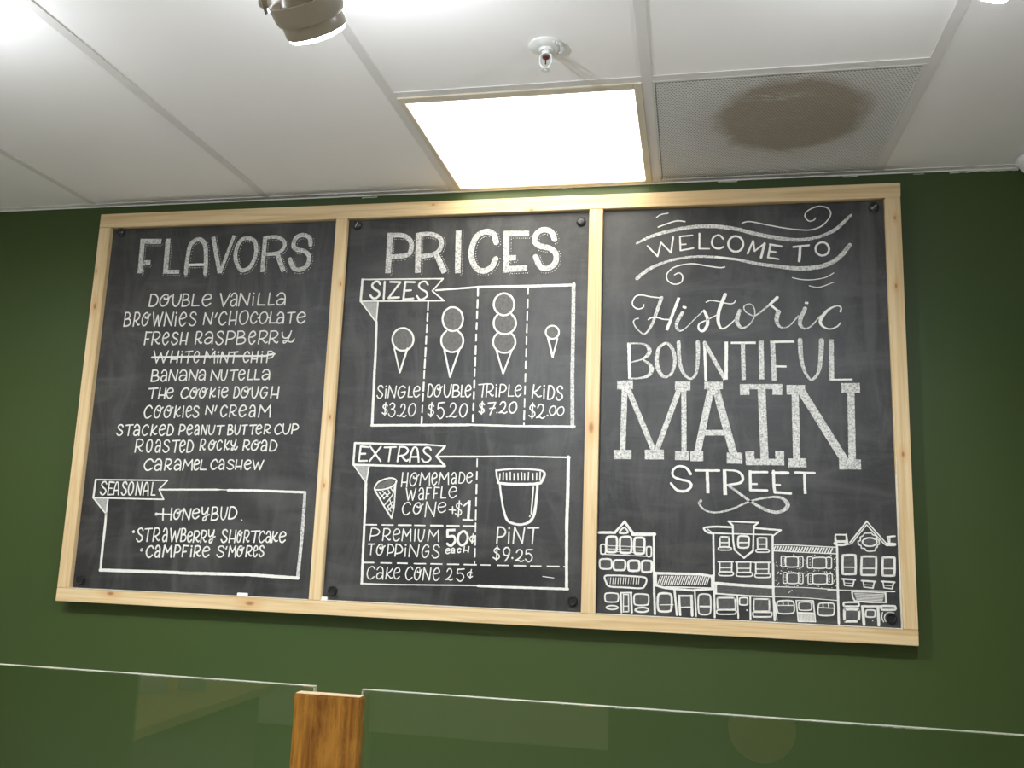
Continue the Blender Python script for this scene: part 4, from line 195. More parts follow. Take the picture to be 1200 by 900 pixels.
(1,'chalk_lettering',None,'s3.1 -422.9,-1137.1,-429.7,-1130.3,-440.2,-1134.9,-445.5,-1149.6,-441.2,-1162.5,-433.2,-1165,-424.2,-1158.2;s3.2 -416.2,-1138.3,-410.8,-1130.8,-403.6,-1131,-398.7,-1139.9,-398.2,-1164.4;s3.4 -398.6,-1148.5,-406.8,-1146.2,-414.7,-1150.8,-416.1,-1159.1,-411,-1163.8,-403.9,-1161.1,-398.3,-1153;l3.1 -386,-1130.9,-389.3,-1162.9;s3.6 -370.7,-1134.1,-378.8,-1143.7,-387.7,-1149.6;s3.1 -387.3,-1149.2,-380.2,-1154.9,-374.8,-1160,-368.3,-1157.5;s3.1 -364.9,-1146,-357.1,-1144.5,-349.3,-1140.4,-350.9,-1133.1,-356.9,-1130.9,-363.1,-1136.6,-365.8,-1148.1,-362.2,-1159.5,-356.4,-1161.6,-349.3,-1154.9;s3.1 -310.8,-1134,-317,-1126.7,-325.9,-1132.3,-331.2,-1146.3,-327.3,-1159.7,-319.8,-1162.9,-312,-1155.9;s3.4 -297.2,-1140.6,-291.8,-1141.4,-290,-1133.7,-292.5,-1127.6,-299,-1129.9,-304.4,-1141,-304.9,-1153.7,-300.1,-1161.9,-293.4,-1158.7,-289,-1148,-288.4,-1137.8,-290.3,-1130.8;s3.1 -297,-1137.4,-294.6,-1141.9,-289.1,-1138.7,-283.7,-1131.8;l3.3 -280.2,-1161.6,-277.6,-1127.3;l3.2 -277.9,-1127.5,-261.6,-1160.5;l3.4 -261.6,-1160.6,-258.2,-1127;s3.3 -249.6,-1143.4,-241.4,-1142.2,-233.1,-1138.1,-235.2,-1129.9,-241.4,-1127,-248.1,-1134.3,-250.6,-1145.6,-246.9,-1158.5,-240.3,-1160.9,-233,-1153.3;s3.1 -211,-1135.3,-207.4,-1128.3,-200.4,-1128.4,-197.6,-1136.2,-202.4,-1148.3,-212.8,-1157.3;s3.1 -212.9,-1157.8,-205.4,-1156.7,-199.6,-1158.9,-193.7,-1155.1;l3.3 -180.9,-1128.3,-162,-1126.4;l3.2 -180.8,-1127.9,-181.7,-1139.9;s3.1 -181.8,-1140.1,-170.7,-1138.1,-162.5,-1146.7,-166.4,-1156.9,-173.9,-1160.3,-182.8,-1153.2;s3.1 -139.1,-1136.7,-143.5,-1133.6,-149.4,-1137,-151.9,-1141.9,-148.1,-1147,-143.6,-1148.6,-137.4,-1145.7;l3.1 -141.4,-1127.4,-144.3,-1151.9'),
(1,'cup_drawing','chalk drawing of a lidded pint cup','s4.8,4.3,4.3,4.8,6.2,7.7,7.2 -81,-851,-40.6,-846.1,3.3,-845.3,44.6,-847.9,57.4,-855.5,53.7,-871,46.9,-883.5;s7.2,7.7,8.2,7.2,6.3 46.9,-883.5,24,-886.4,-22.1,-888.3,-69.9,-886,-74.2,-880.9;l5.3 -73.7,-882,-78.7,-866.6,-81,-850.3;s5.2,5.2,6.2,7.1,6.7,6.2,7.1,8.1,7.1,7.1 -69,-889.1,-63.6,-923.6,-54,-966,-43,-989.3,-23.3,-997.7,-1.5,-998.7,19.9,-989.8,31.7,-968.4,36.7,-923.5,38.5,-886.8;l3.8 27.2,-895.3,22.9,-969.1;d5.2 19.4,-975.8;l3.4 -69.6,-859.8,-70,-877.2;l3.4 -59.9,-856.5,-60,-877;l3.4 -51.2,-857.7,-49.7,-876.7;l3.4 -40.3,-855.1,-39.4,-876.5;l3.4 -29.2,-858.8,-28.9,-876.3;l3.4 -18.2,-857.6,-17,-876.1;l3.4 -8.1,-855.3,-6.3,-875.8;l3.4 0.8,-857.6,1.3,-875.7;l3.4 12.1,-854.5,11.6,-875.5;l3.4 24.3,-857.4,25.1,-875.2;l3.4 35.2,-855.6,35.5,-875;l3.4 45.3,-852.9,45,-874.8'),
(1,'chalk_lettering',None,'l4.2 -69.4,-1008.3,-71.7,-1053.1;s4.3 -69.5,-1008.2,-56.3,-1009.1,-48,-1019.7,-54.2,-1032.3,-71,-1035.8;l4.1 -38,-1020.8,-38.3,-1052.1;d6.1 -37.7,-1010.4;l3.8 -25.3,-1051.6,-22.6,-1007.6;l3.8 -22.2,-1006.9,0.4,-1050.3;l3.8 0.3,-1050.1,5.2,-1007.7;l3.9 15.5,-1008.1,45.4,-1006.6;l4 31.2,-1007.8,28.3,-1050.8;s3.6 -63,-1070.2,-69.4,-1064.9,-76.8,-1069.2,-77.5,-1075.5,-71.1,-1080.1,-64.2,-1084.7,-63.9,-1092.3,-71.4,-1096.1,-80.5,-1092;l3.3 -70,-1060.1,-71.1,-1100.2;s3.7 -34.1,-1074.3,-39.3,-1084.1,-48.1,-1083.8,-52.2,-1074,-47.2,-1064.7,-39,-1064,-34,-1072.4,-36.9,-1085.9,-46.2,-1100.4;d5.7 -26.2,-1091.2;s3.6 -15,-1075.9,-10.3,-1068.9,-2.6,-1069.2,1.1,-1077.2,-4.7,-1088.7,-17.3,-1098.2;s3.1 -16.9,-1098.4,-8.1,-1097.6,-1.4,-1100.3,5.6,-1096.6;l3.2 12.4,-1067.5,29.6,-1066.5;l3.1 12.1,-1067.8,11.4,-1079.7;s3.3 11.5,-1079.5,21.2,-1077.4,29.3,-1086.6,25.5,-1097,18.3,-1100.3,10.5,-1093;l2.1 60,-1137.8,90.8,-1140.5'),
(2,'flourish_drawing','two swooping chalk ribbon lines with curls','s5.7,9.7,10.3,10.3,10.9,11.4,10.3 305.8,-194.9,349.4,-174.1,405.3,-159.7,460.9,-151.2,516,-150.8,557.1,-156.1,595.1,-164.2;s9.9,11.5,11.5,9.9,8.2,9.9,9.3,7.7,6 595.2,-164.7,642,-179.4,695.3,-191.3,748.3,-198.8,801,-192.5,840.6,-176.1,867.2,-154.1,883.2,-137.5,889.9,-132.1;s10.8,10.3,8,6.8,6.8,6.8 308.3,-298.2,336.1,-275.5,369.5,-258.7,419.5,-244,474.6,-238.8,529.4,-241.8;s6.7 529.4,-241.8,583.5,-250,594.3,-252.6;s7.1,9.2,9.8,11.4,12,12,12,10.9 594.4,-252.9,641,-264.5,694.1,-273.1,746.7,-280.2,799.1,-277.8,838.4,-264.2,864.8,-242.3,883.6,-217.4;s2.9 361.6,-118.5,374.3,-110.9,393.9,-107.8;s3.7 366.6,-147.9,396.8,-137.1,419.2,-131.4,441.5,-134.3;s3.4 550.9,-270.8,537.4,-272.7,502,-266.6,458.1,-259.1,414,-267.2,391.9,-287.1,394.8,-307.5,414.2,-318.1,432.1,-311.3,434.8,-293.9,425.1,-285,412.7,-290.5;s3.3 599.1,-144.4,615.4,-140.6,637,-144.3,669.2,-152.8,722.4,-164.8,775.2,-171,806.9,-163.4,828.3,-144.1,836.6,-124.3,826.5,-108,803,-103.6,776.3,-114.7,768.1,-130.3,778.3,-145.1,791.6,-142.7,795.7,-137.1;s2.4 731.8,-306.2,756.6,-312.4,787.9,-313.2,819.2,-307.4,840.2,-295.3;s2.3 775.5,-330.3,801.5,-335,840.2,-321.4'),
(2,'chalk_lettering',None,'l4.3 336.9,-203.3,365.2,-235.1;l4.3 365.2,-235.1,374.7,-194.1;l4.3 374.7,-194.1,402.8,-225.3;l4.9 402.8,-225.3,408.7,-179.6;l4.6 427.6,-178.1,429.1,-219.4;l4 427.6,-178.1,462.3,-175.8;l4 429.1,-202.3,444.3,-201.6;l4.5 429.1,-219.4,465,-213.7;l4.8 481.6,-171.1,481.5,-215.7;l4 481.5,-215.7,509,-216.8;s5.1 547.3,-189.4,536.5,-177.9,521.4,-182.7,515.9,-198.6,521.3,-212.5,534.9,-217.3,547.2,-212.7;c5.6 601.5,-205.7,597.5,-218.8,587.3,-226.7,574.8,-226.4,564.6,-217.9,560.8,-204.4,564.8,-191.2,575.1,-183.3,587.6,-183.7,597.7,-192.2;l5 613.1,-233.5,628.3,-197.8;l5 628.3,-197.8,632,-227.4;l4.5 632,-227.4,659.1,-206;l6.7 659.1,-206,649.2,-246.1;l5.5 675.1,-209.4,667.9,-246.6;l5.5 673.7,-209.4,704.3,-216.1;l5 670.8,-229.5,688.1,-232;l4.4 667.9,-246.6,695.7,-252.3;l5.5 736,-218.5,776.9,-214.9;l7.4 754.5,-217.6,750.3,-258.9;c5.5 829.7,-227.1,826.1,-238,817,-244.5,806.1,-244.2,797.4,-237.1,794.2,-226,797.9,-215,806.9,-208.5,817.9,-208.8,826.6,-215.9'),
(2,'script_lettering','Historic in flowing chalk script','s3.4 327.8,-375.8,325.1,-384.4,311.2,-387.7,298.5,-379.6,296.1,-366.5,305.2,-350.7,322,-347.5,347.1,-353,379,-357.1;s9.6,9.6,7.9,5.6,3.9,3.4,3.4,3.4,3.4 377.1,-356.4,364,-396.6,353.2,-428.1,339.5,-452.3,327.1,-459.9,309,-444.8,299.6,-427.4,303.1,-418.2,312.8,-415.4;b7.8 425.3,-356.8,391.9,-450;s3.4 340.7,-419.3,350.3,-413.7,366.9,-413.9,380.7,-418.4,398.6,-420.1;s9.5,10,8.4,4.5,2.8,2.8,3.3 435.5,-400.1,420.6,-426.1,419.8,-444.7,430.2,-452.5,446.5,-442.2,468.3,-419.7,492.7,-395.8;d7.8 438.8,-384.6;d7.8 442.4,-385.8;s6.1,8.9,8.9,7.2,5.5,3.9,3,3 494.1,-395.8,503,-418.8,502.1,-438.6,489.9,-454,479.6,-446.8,481.3,-432.7,503.5,-421.6,529.2,-408.3;s9.4,9.4,8.8,5,3.3,3.3 551.8,-350.6,534.6,-396.5,532.6,-430.5,542.4,-447.6,559.9,-439.3,581.4,-418.5;s3 499.6,-371.7,511.8,-367,533.4,-370.3,560.3,-377,573.7,-375.8,579.1,-368.8;s8.2,12.1,10.4,5.5,3.6,3.3,3,3,3,3,3,3.8,6 590.7,-396,583.1,-419.9,585.6,-436.9,598.3,-446.3,617,-435.9,630,-412.1,628.6,-389.5,617.6,-378.6,602.3,-384.9,604.6,-399,619.9,-409.7,634.5,-410.8,671.9,-380.4;s6.5,8.7 671.1,-381.2,690.6,-361.9;s6.5,6,4.9 673.2,-382.4,684.9,-393.3,697.1,-401.9;s12.4,11.9,8.1,3.8,3.2,3.8 693.2,-402.4,687.9,-422.8,691.3,-438.2,703.7,-446.8,722.1,-441.4,745.5,-413.9;s10.7,11.3,8.6,4.3,3.5,3.2 763.3,-394.1,749.7,-426.5,751.2,-441.8,762.2,-450.3,779.2,-442.2,802.5,-415.3;d6.5 765.5,-378.1;d6.5 769.6,-378.8;s4.8,3.7,3.2,6.4,9.1,8,4.8,3.7,3.5 854.7,-404.4,856.5,-392.8,844.8,-388.5,824,-398.4,806.8,-419,802.1,-434.1,811.3,-446.7,827.9,-451.9,845.9,-445.2;l3.5 845.9,-445.2,854.4,-435.4'),
(2,'chalk_lettering','BOUNTIFUL in tall chalk capitals','b8.9 287.2,-485.1,290.9,-588;s4.2,4.5,11.7,11.2,4.5,3.4 288.4,-487.1,327.2,-488.9,343.9,-504.1,339.9,-521.1,322.1,-533.2,294.5,-540.7;s3.9,9.4,12.2,9.4,5,4.4 327.6,-534.4,345.6,-548.1,351.2,-562.2,341.7,-579.1,319.8,-586.1,290.9,-587.5;c6.6,9.4,11.6,11.6,9.4,5.5,8.3,9.9,9.9,8.3 389.1,-487.4,371.4,-500.1,364.7,-528.4,367.6,-556.6,380,-579.1,395,-582,408.5,-566.6,414.7,-537.1,409.7,-508.8,400.1,-493.2;s11,10.4,8.8,6,7.7,10.4,11.5 424.6,-484.9,427.4,-537.2,437,-570.9,457.2,-588.2,472.6,-570.9,476.9,-529,477,-485.4;l7.1 495,-485.6,498.3,-590.5;b10.3 494.5,-485.5,549.9,-590.5;b8.7 554,-484.7,552.6,-590.5;b6.4 566,-488.1,632.2,-488.4;b11 597.9,-488.4,599.2,-591.5;b13.2 646.3,-483.2,647,-589.8;b12.6 676.4,-483.4,679.6,-593.4;b6.3 678.6,-486.1,733.4,-486;l5.7 684.6,-554.3,709.7,-554.7;s12.4,11.3,8.5,5.7,8.5,12.4,13 748.5,-481.7,750.3,-529.6,757.9,-564.8,774.4,-591.1,793.4,-572.2,801.2,-529.9,804.2,-483.5;b12.4 829,-480.8,827.8,-592.9;l4.5 827.9,-591.1,878.5,-590.6'),
(2,'slab_lettering','MAIN in huge slab serif chalk capitals','b24.2 256,-605.7,299.6,-604.4;b15.7 277,-614.1,273.5,-789.1;b14.3 283.9,-610.8,358.8,-789.4;b14.3 428,-613.9,366.5,-786.2;b13.5 439.1,-613.9,440,-792.9;b25 249.3,-800.5,297.9,-799.7;b26.6 334.2,-799.2,385.6,-798.4;b23.9 415.6,-801,452.1,-800.5;b24.4 415,-608.5,456.7,-608.5;b20.4 494.3,-606.9,543.6,-606.9;b18.4 513.2,-610.7,474.9,-795.5;b20 523.9,-610.7,570.9,-794;b15.2 485.5,-737.3,551.9,-736.6;b26.8 456.7,-801.9,490.9,-801.4;b29.5 553,-805,593.7,-805.3;b14 589.6,-610,700,-609.9;b24.5 601.1,-604.3,601.8,-632.6;b24.9 687.6,-604.3,686.9,-632.3;b20.3 645.9,-613.7,651.4,-809.5;b17.2 602.7,-814.9,701.6,-813.9;b23.4 613.3,-786.6,614.4,-820.8;b22.6 690.4,-784.3,690.2,-821;b25.9 711.1,-618.6,758.6,-618.6;b18.4 733,-626,733.7,-808.2;b21 747.8,-619.8,857.9,-812.1;b23.6 711.5,-815.5,758.2,-814.7;b26.1 851.7,-613.5,898.3,-613.5;b18.1 875.4,-622.7,873.5,-808.9;b26.1 840.6,-817.5,895.1,-816.6'),
(2,'chalk_lettering','STREET in chalk capitals with a looping tail','s7.6,6.2,5.8,5.8,5.8,6.2,6.5,6.9,6.9,6.9,6.2 457.3,-849.6,445.3,-833.5,424.8,-829.7,410.2,-841.8,411.9,-857.4,431.8,-865.6,452.2,-870.4,459,-882.3,445.4,-895.7,421.6,-894.2,405.1,-876.6;l6.1 470.9,-840,532.7,-839.5;b8.1 501.3,-840.8,503.2,-900.9;b9.4 546.8,-835.8,548.4,-904.2;s4,5.4,7.4,6.7,4.7 548.5,-837.8,580.2,-840.3,594.1,-855.4,587.6,-870.9,553.2,-877.5;s6,6.6,6.6,8.6,7.3,9.9,11.3,7.3,5.3,4.6,5.3,4.6,4.6,5.3,7.3 556.6,-878.4,586.4,-899.9,615.9,-921.2,651.9,-940.5,681.2,-946.8,702.4,-937.5,708.2,-923.9,693.1,-909.2,665.4,-907.5,612.7,-919.6,566.1,-941.1,526.1,-951.4,496,-946.4,479.9,-929.8,484.3,-921.1;b7.4 613.5,-837.3,614,-890.8;l6 612.8,-842.1,657.5,-841.2;l5.4 614.8,-873.8,630.3,-873.4;l6 613,-889.8,656.8,-889.8;s7.3 673.6,-838.5,674.2,-867.4,676.1,-893.8;l8 672.9,-843,710.6,-842.3;l5.3 676.4,-874.8,689.8,-874.5;l6.3 676.1,-894.4,717.1,-896.2;l5.9 729.2,-840.9,778.2,-841;b7.2 752.9,-840.4,753.4,-896.6'),
(2,'building_drawing','chalk drawing of a townhouse with a gabled top','l7.3 211.8,-1014.2,255.6,-1013.2;l5.9 254.7,-1013.2,281.4,-982.9;l7.3 281.4,-982.9,305.3,-1015;l8.6 303.5,-1016,362.3,-1014.1;l5.4 359.7,-1011.6,361.2,-1108.8;l5.1 360.6,-1090.8,361.6,-1175.2;l5.7 361.5,-1150,364.5,-1222.8;c4.2 279.9,-998.6,290.5,-1012.1,267.8,-1013.6;f0.2 279.9,-998.6,290.5,-1012.1,267.8,-1013.6;c5.9 237.4,-1025.2,255.8,-1024.1,261.1,-1031.5,260.7,-1057.5,256.4,-1064.9,237.8,-1065.6,232.7,-1058.5,232.8,-1032.5;f0.2 232.5,-1025.5,260.7,-1024.6,261.2,-1064.4,233.1,-1065.4;c5.5 275.2,-1024.2,294.7,-1023,300.2,-1030.7,300.2,-1058.2,295.2,-1066.1,275.7,-1066.8,270.2,-1059.3,269.6,-1031.7;f0.2 270.1,-1024.3,299.8,-1023.3,300.3,-1065.6,270.6,-1066.6;c6.2 312.8,-1025.3,330,-1024.6,334.8,-1032,334.7,-1058.9,330.3,-1066.5,312.9,-1067.2,308.3,-1059.8,308.2,-1032.9;f0.2 308.3,-1025.6,334.4,-1024.8,334.8,-1066,308.8,-1067;l1.7 236.9,-1048.4,335.9,-1049.2;l1.7 237,-1057,335.9,-1057.8;l1.7 237.1,-1063.9,336,-1064.6;c3.8 219.9,-1046.2,228.4,-1045.9,230.8,-1050.5,230.8,-1066.5,228.8,-1071.1,220.1,-1071.4,217.9,-1067,217.3,-1051;c3.8 343.3,-1048.1,351.6,-1047.9,353.9,-1052.4,353.9,-1068.8,351.8,-1073.4,343.9,-1073.7,341.2,-1069.2,340.9,-1052.8;l2.4 230.3,-1071.9,342.9,-1073.4;c4.5 222,-1085.1,241.6,-1084.5,247.1,-1088.8,247.6,-1105.2,241.9,-1110.1,223.2,-1110.8,216.8,-1106.4,215.7,-1090;f0.2 216.8,-1085.6,246.7,-1084.5,247.1,-1109.5,217.3,-1110.7;c5.2 258.8,-1086.8,278.8,-1086,284.5,-1090.8,283.9,-1107.2,279.1,-1112,258.9,-1112.8,253.5,-1108.4,253.3,-1092;f0.2 253.5,-1087.7,284.1,-1086.5,284.4,-1111.5,253.9,-1112.7;c6.2 298.2,-1086.8,316.4,-1086.1,321.6,-1090.4,321.9,-1107.3,316.7,-1112.2,298.6,-1112.9,293.3,-1108.4,293,-1091.5;f0.2 293.4,-1087,321.2,-1086,321.5,-1111.7,293.7,-1112.8;c5.8 333.9,-1085.8,350.4,-1085.2,355.1,-1090.4,355,-1108.9,350.6,-1114.3,333.6,-1115,329.5,-1109.9,329.5,-1091.4;f0.2 329.6,-1086.5,354.7,-1085.6,354.9,-1113.8,329.9,-1114.8;c4.4 230.3,-1130,250.3,-1127.2,284.9,-1127,333.1,-1128.4,341.7,-1135.6,336.7,-1151.1,326.5,-1157.9,285.3,-1157.5,243.8,-1156.7,233.2,-1145.3;l1.9 239.1,-1133.9,237.6,-1150.2;l1.9 246,-1133.6,244.5,-1149.9;l1.9 253,-1133.4,251.5,-1149.6;l1.9 259.9,-1133.1,258.4,-1149.3;l1.9 266.8,-1132.8,265.3,-1149;l1.9 273.8,-1132.5,272.2,-1148.7;l1.9 280.7,-1132.2,279.1,-1148.4;l1.9 287.6,-1131.9,286,-1148.1;l1.9 294.5,-1131.7,292.9,-1147.8;l1.9 301.4,-1131.4,299.8,-1147.6;l1.9 308.2,-1131.1,306.7,-1147.3;l1.9 315.1,-1130.8,313.6,-1147;l1.9 322,-1130.5,320.4,-1146.7;c3.8 238.2,-1174.5,260.3,-1174.3,266.6,-1177.7,266.4,-1192.3,260.6,-1196.6,239,-1197.6,232.2,-1193.8,231.5,-1179.2;f0.2 232.3,-1175.4,266.2,-1173.9,266.5,-1196,232.6,-1197.6;c3.4 245.3,-1207.2,256.7,-1206.9,265.3,-1209.3,265.4,-1213,256.8,-1216.2,246.3,-1216.7,236.9,-1214.4,236.2,-1210.7;f0.2 237.1,-1208.2,264.9,-1206.9,265,-1215.5,237.3,-1216.8;l4.4 273.4,-1173.2,275.8,-1223.7;l3.7 273.4,-1172.1,302.6,-1170.3;l5.4 300.9,-1171.2,303.2,-1222.4;c3.1 281,-1176.1,293.4,-1175.6,294.1,-1177.9,294.9,-1218,294,-1220.3,281.3,-1220.9,280.9,-1218.7,280.7,-1178.5;f0.2 280.7,-1176.6,293.8,-1176.1,294.3,-1220,281.3,-1220.6;l2.4 282.5,-1206.6,294.5,-1206;c4.1 316.3,-1173.5,340.4,-1173.3,347.2,-1177.7,347,-1195.9,340.6,-1201.3,317.5,-1202.4,309.8,-1197.6,309.5,-1179.3;f0.2 309.9,-1174.5,346.8,-1172.9,347,-1200.7,310.2,-1202.4;c4.4 323.3,-1208.7,336.6,-1207.8,346.6,-1211,346.4,-1215.4,336.7,-1219.1,323.3,-1219.7,313.4,-1217,314.2,-1212.6;f0.2 313.7,-1209.6,346.2,-1208.1,346.3,-1218.3,313.8,-1219.9'),
(2,'building_drawing','chalk drawing of a low shop with a striped awning','l6.7 364.9,-1116.9,426,-1116.2,479.9,-1114.8,514.9,-1119.3;l6.8 365.8,-1116.1,366,-1148.1;l6 365.1,-1148.2,392.3,-1154.6,463.1,-1157.4,514.8,-1151;l7.5 513.3,-1118.5,514.8,-1150.1;l3.3 392.3,-1151.2,509.8,-1149.5;l2.5 378.6,-1124,371.1,-1146.2;l2.5 384.2,-1123.8,376.7,-1146;l2.5 389.8,-1123.5,382.3,-1145.8;l2.5 395.4,-1123.3,387.9,-1145.5;l2.5 401,-1123.1,393.5,-1145.3;l2.5 406.6,-1122.9,399.1,-1145;l2.5 412.2,-1122.6,404.6,-1144.8;l2.5 417.8,-1122.4,410.2,-1144.6;l2.5 423.3,-1122.2,415.8,-1144.3;l2.5 428.9,-1121.9,421.4,-1144.1;l2.5 434.5,-1121.7,426.9,-1143.9;l2.5 440.1,-1121.5,432.5,-1143.6;l2.5 445.6,-1121.3,438.1,-1143.4;l2.5 451.2,-1121,443.6,-1143.2;l2.5 456.7,-1120.8,449.2,-1142.9;l2.5 462.3,-1120.6,454.7,-1142.7;l2.5 467.8,-1120.4,460.2,-1142.5;l2.5 473.3,-1120.1,465.8,-1142.2;l2.5 478.9,-1119.9,471.3,-1142;l2.5 484.4,-1119.7,476.8,-1141.7;l2.5 489.9,-1119.5,482.3,-1141.5;l2.5 495.4,-1119.2,487.9,-1141.3;l2.5 500.9,-1119,493.4,-1141;l2.5 506.4,-1118.8,498.9,-1140.8;l5 361.7,-1150,363.9,-1222.8;l5.3 415.2,-1156.1,421.6,-1222.5;l4 468.1,-1155.5,471.7,-1223.4;c5.7 378.5,-1169.5,401.2,-1168.8,407.6,-1176.4,407.6,-1205.8,401.4,-1214.3,379,-1215.4,372.3,-1207.5,372.3,-1178;f0.2 372.4,-1170,407.3,-1168.5,407.4,-1213.7,372.7,-1215.4;l2.3 377.3,-1198.8,412.8,-1196.7;l5.7 427,-1173.1,430.5,-1222.1;l5 427,-1173.1,461.4,-1171.6;l6.6 459.7,-1171.7,461.7,-1222.2;l3.3 431.3,-1202.9,459.7,-1200.8;f0.2 428.7,-1173.9,459.7,-1172.5,459.7,-1200.8,431.3,-1202.1;c4 483.7,-1166.9,503.4,-1166.5,508.9,-1175.3,509.2,-1207.6,503.3,-1216.9,483.5,-1217.9,478.1,-1209,477.5,-1176.7;f0.2 478.5,-1167.9,508.6,-1166.5,508.4,-1216.3,478.4,-1217.8;l4.3 482.3,-1198.1,508.8,-1197.2'),
(2,'building_drawing','chalk drawing of a tall shop front with a shield gable','s4.9 565.6,-989.3,527.8,-988.6,498.1,-991.4,492.5,-996.2,501.8,-1004.4,516.6,-1007.7;l2.6 501.8,-996,516.6,-1006.7;l4.7 624.1,-989.4,690.2,-992.9;l4 688.4,-994.2,670.1,-1008.3;l3.3 516.6,-1006.4,668.4,-1005.6;l5.2 516.6,-1006.7,518,-1118.1;l5.1 669.2,-1007.4,668.6,-1112;l4.1 555.6,-973.7,632.5,-975.2;l5.2 557.4,-974.6,567.5,-984.6;l4.4 567.5,-984.6,568.1,-1023.7,571.6,-1048.6;l4 571.6,-1048.6,595.1,-1068.1;l4.8 595.1,-1068.1,618.9,-1048.8;l4.4 618.9,-1048.8,621.5,-984.8;l4.4 621.5,-984.8,632.5,-975.2;f0.2 567.5,-979.9,621.5,-981.1,620.4,-1001.6,568.3,-1001.4;c4.1 535.3,-1015.2,556,-1014.7,557.1,-1016.1,557.6,-1039.5,555.8,-1040.8,535.1,-1041.6,534,-1040.3,533.8,-1016.8;f0.2 534.5,-1015.9,556.8,-1015.2,556.6,-1040.4,534.4,-1041.2;l3.3 534.1,-1030.4,557,-1029.7;c3.3 536.8,-1042.4,556,-1042,562.5,-1043,563.1,-1047.5,556,-1049.2,536,-1049.9,530.3,-1048.6,530.2,-1044.1;c4 632.3,-1014.8,652.6,-1014.3,653.8,-1015.8,653.4,-1041.6,652.3,-1043,631.5,-1043.8,630.8,-1042.4,630.6,-1016.6;f0.2 631.5,-1015.5,653.4,-1014.8,653,-1042.6,631.1,-1043.4;l3.3 630.9,-1031.3,653.6,-1030.5;c3.3 633.5,-1044.9,652.5,-1043.7,658.8,-1045.2,659.2,-1049.6,652.4,-1051.3,632.7,-1052,627.1,-1050.7,626.5,-1046.3;c4.8 586,-1011.7,603.5,-1011.7,608.4,-1016.6,607.5,-1035.6,603.2,-1041.1,585.2,-1041.7,580.8,-1036.5,581.2,-1017.5;f0.2 581.4,-1012.5,608.1,-1011.6,607.8,-1040.5,581.1,-1041.4;l3.3 582.7,-1028.8,608.2,-1027.9;c3.7 534.8,-1080.5,562.2,-1079.8,564,-1081,563.5,-1103.7,562,-1105.3,533.8,-1106.4,532.8,-1104.9,533.3,-1082.1;f0.2 533.2,-1080.9,563.7,-1079.8,563.5,-1104.8,533.1,-1106.1;l3.3 528.3,-1080.8,567.7,-1079.3;l2.6 532.8,-1096.3,563.9,-1095.1;c3.3 538.3,-1106.1,560.2,-1105.4,567.5,-1107.1,566.8,-1113.2,560.1,-1115.5,539.1,-1116.3,530.9,-1114.6,531.5,-1108.5;c3.6 580.6,-1079.4,610.3,-1078.4,612.2,-1080.1,611.2,-1103.6,610,-1105.2,581.4,-1106.3,578.4,-1104.9,577.9,-1081.4;f0.2 579,-1080.1,611.9,-1078.9,611.6,-1104.8,578.8,-1106.1;l3.3 574.1,-1080,615.9,-1078.4;l2.6 578.5,-1095.9,612.1,-1094.6;c3.3 584.4,-1106.1,607.8,-1104.9,615.6,-1107,615.5,-1113,607.7,-1115.4,584.6,-1116.3,576.5,-1114.6,576,-1108.6;c3.6 627.8,-1078.9,656.4,-1077.9,658.3,-1079.4,657.4,-1104.3,656,-1106.1,628.4,-1107.2,625.5,-1105.6,625.6,-1080.6;f0.2 626.2,-1079.3,658,-1078.1,657.6,-1105.7,625.9,-1106.9;l3.3 621.3,-1079.1,661.9,-1077.5;l2.5 625.6,-1095.9,658.1,-1094.6;c3.3 631.3,-1107.2,654,-1106.7,661.5,-1107.9,661,-1113.9,653.8,-1116.2,630,-1117.2,623.6,-1115.4,623.1,-1109.4;l4.6 517.1,-1084.9,518.1,-1168.3;l4.6 518.5,-1151.6,519.5,-1224.3;l7.3 521.6,-1136.5,586,-1138.8,669.2,-1140.2;l3.9 521.5,-1163.1,602.2,-1165.3,667.3,-1164.9;l5 523.2,-1136.5,523.1,-1163.1;f0.2 524.9,-1139.7,666,-1140.3,665.7,-1162.5,524.8,-1162.2;l5.5 669.3,-1079.1,668.9,-1161.5;l5.5 669,-1153.3,671.2,-1223.4;l2.3 672.6,-1185.9,676.9,-1223.1;c4.3 529.9,-1173.8,569.1,-1172,571.7,-1174.2,572.6,-1200.3,568.9,-1202.2,530.1,-1204.1,527.1,-1202.4,526.3,-1176.3;f0.2 527.5,-1174.8,571.4,-1172.8,571.2,-1201.8,527.4,-1203.9;c3.6 534.9,-1204.5,565.4,-1203,574,-1204.7,572.8,-1211.6,565.3,-1213.9,534.1,-1215.4,526.2,-1213.9,524.8,-1207.1;l3.9 577.5,-1166.4,579.5,-1223;l4.2 610.3,-1165.8,610.5,-1224;c3.6 586.9,-1171.2,600.1,-1170.3,603.7,-1173.5,603.6,-1185,599.9,-1188.5,587.2,-1189,583.1,-1186,583.3,-1174.4;f0.2 583.6,-1171.4,603.4,-1170.5,603.2,-1188,583.4,-1188.9;d4.3 601.8,-1202;c3.9 621.6,-1172.6,655.9,-1171.4,658.2,-1172.9,657.9,-1200.2,655.5,-1202.2,620.8,-1203.9,618.9,-1202.1,619.8,-1174.6;f0.2 619.5,-1173.1,657.9,-1171.4,657.5,-1201.8,619.2,-1203.6;c3.9 622.7,-1205.7,659.7,-1204.6,664.2,-1205.4,663.2,-1214.5,659.5,-1215.9,622.6,-1217.7,617.9,-1216.8,617.1,-1207.6'),
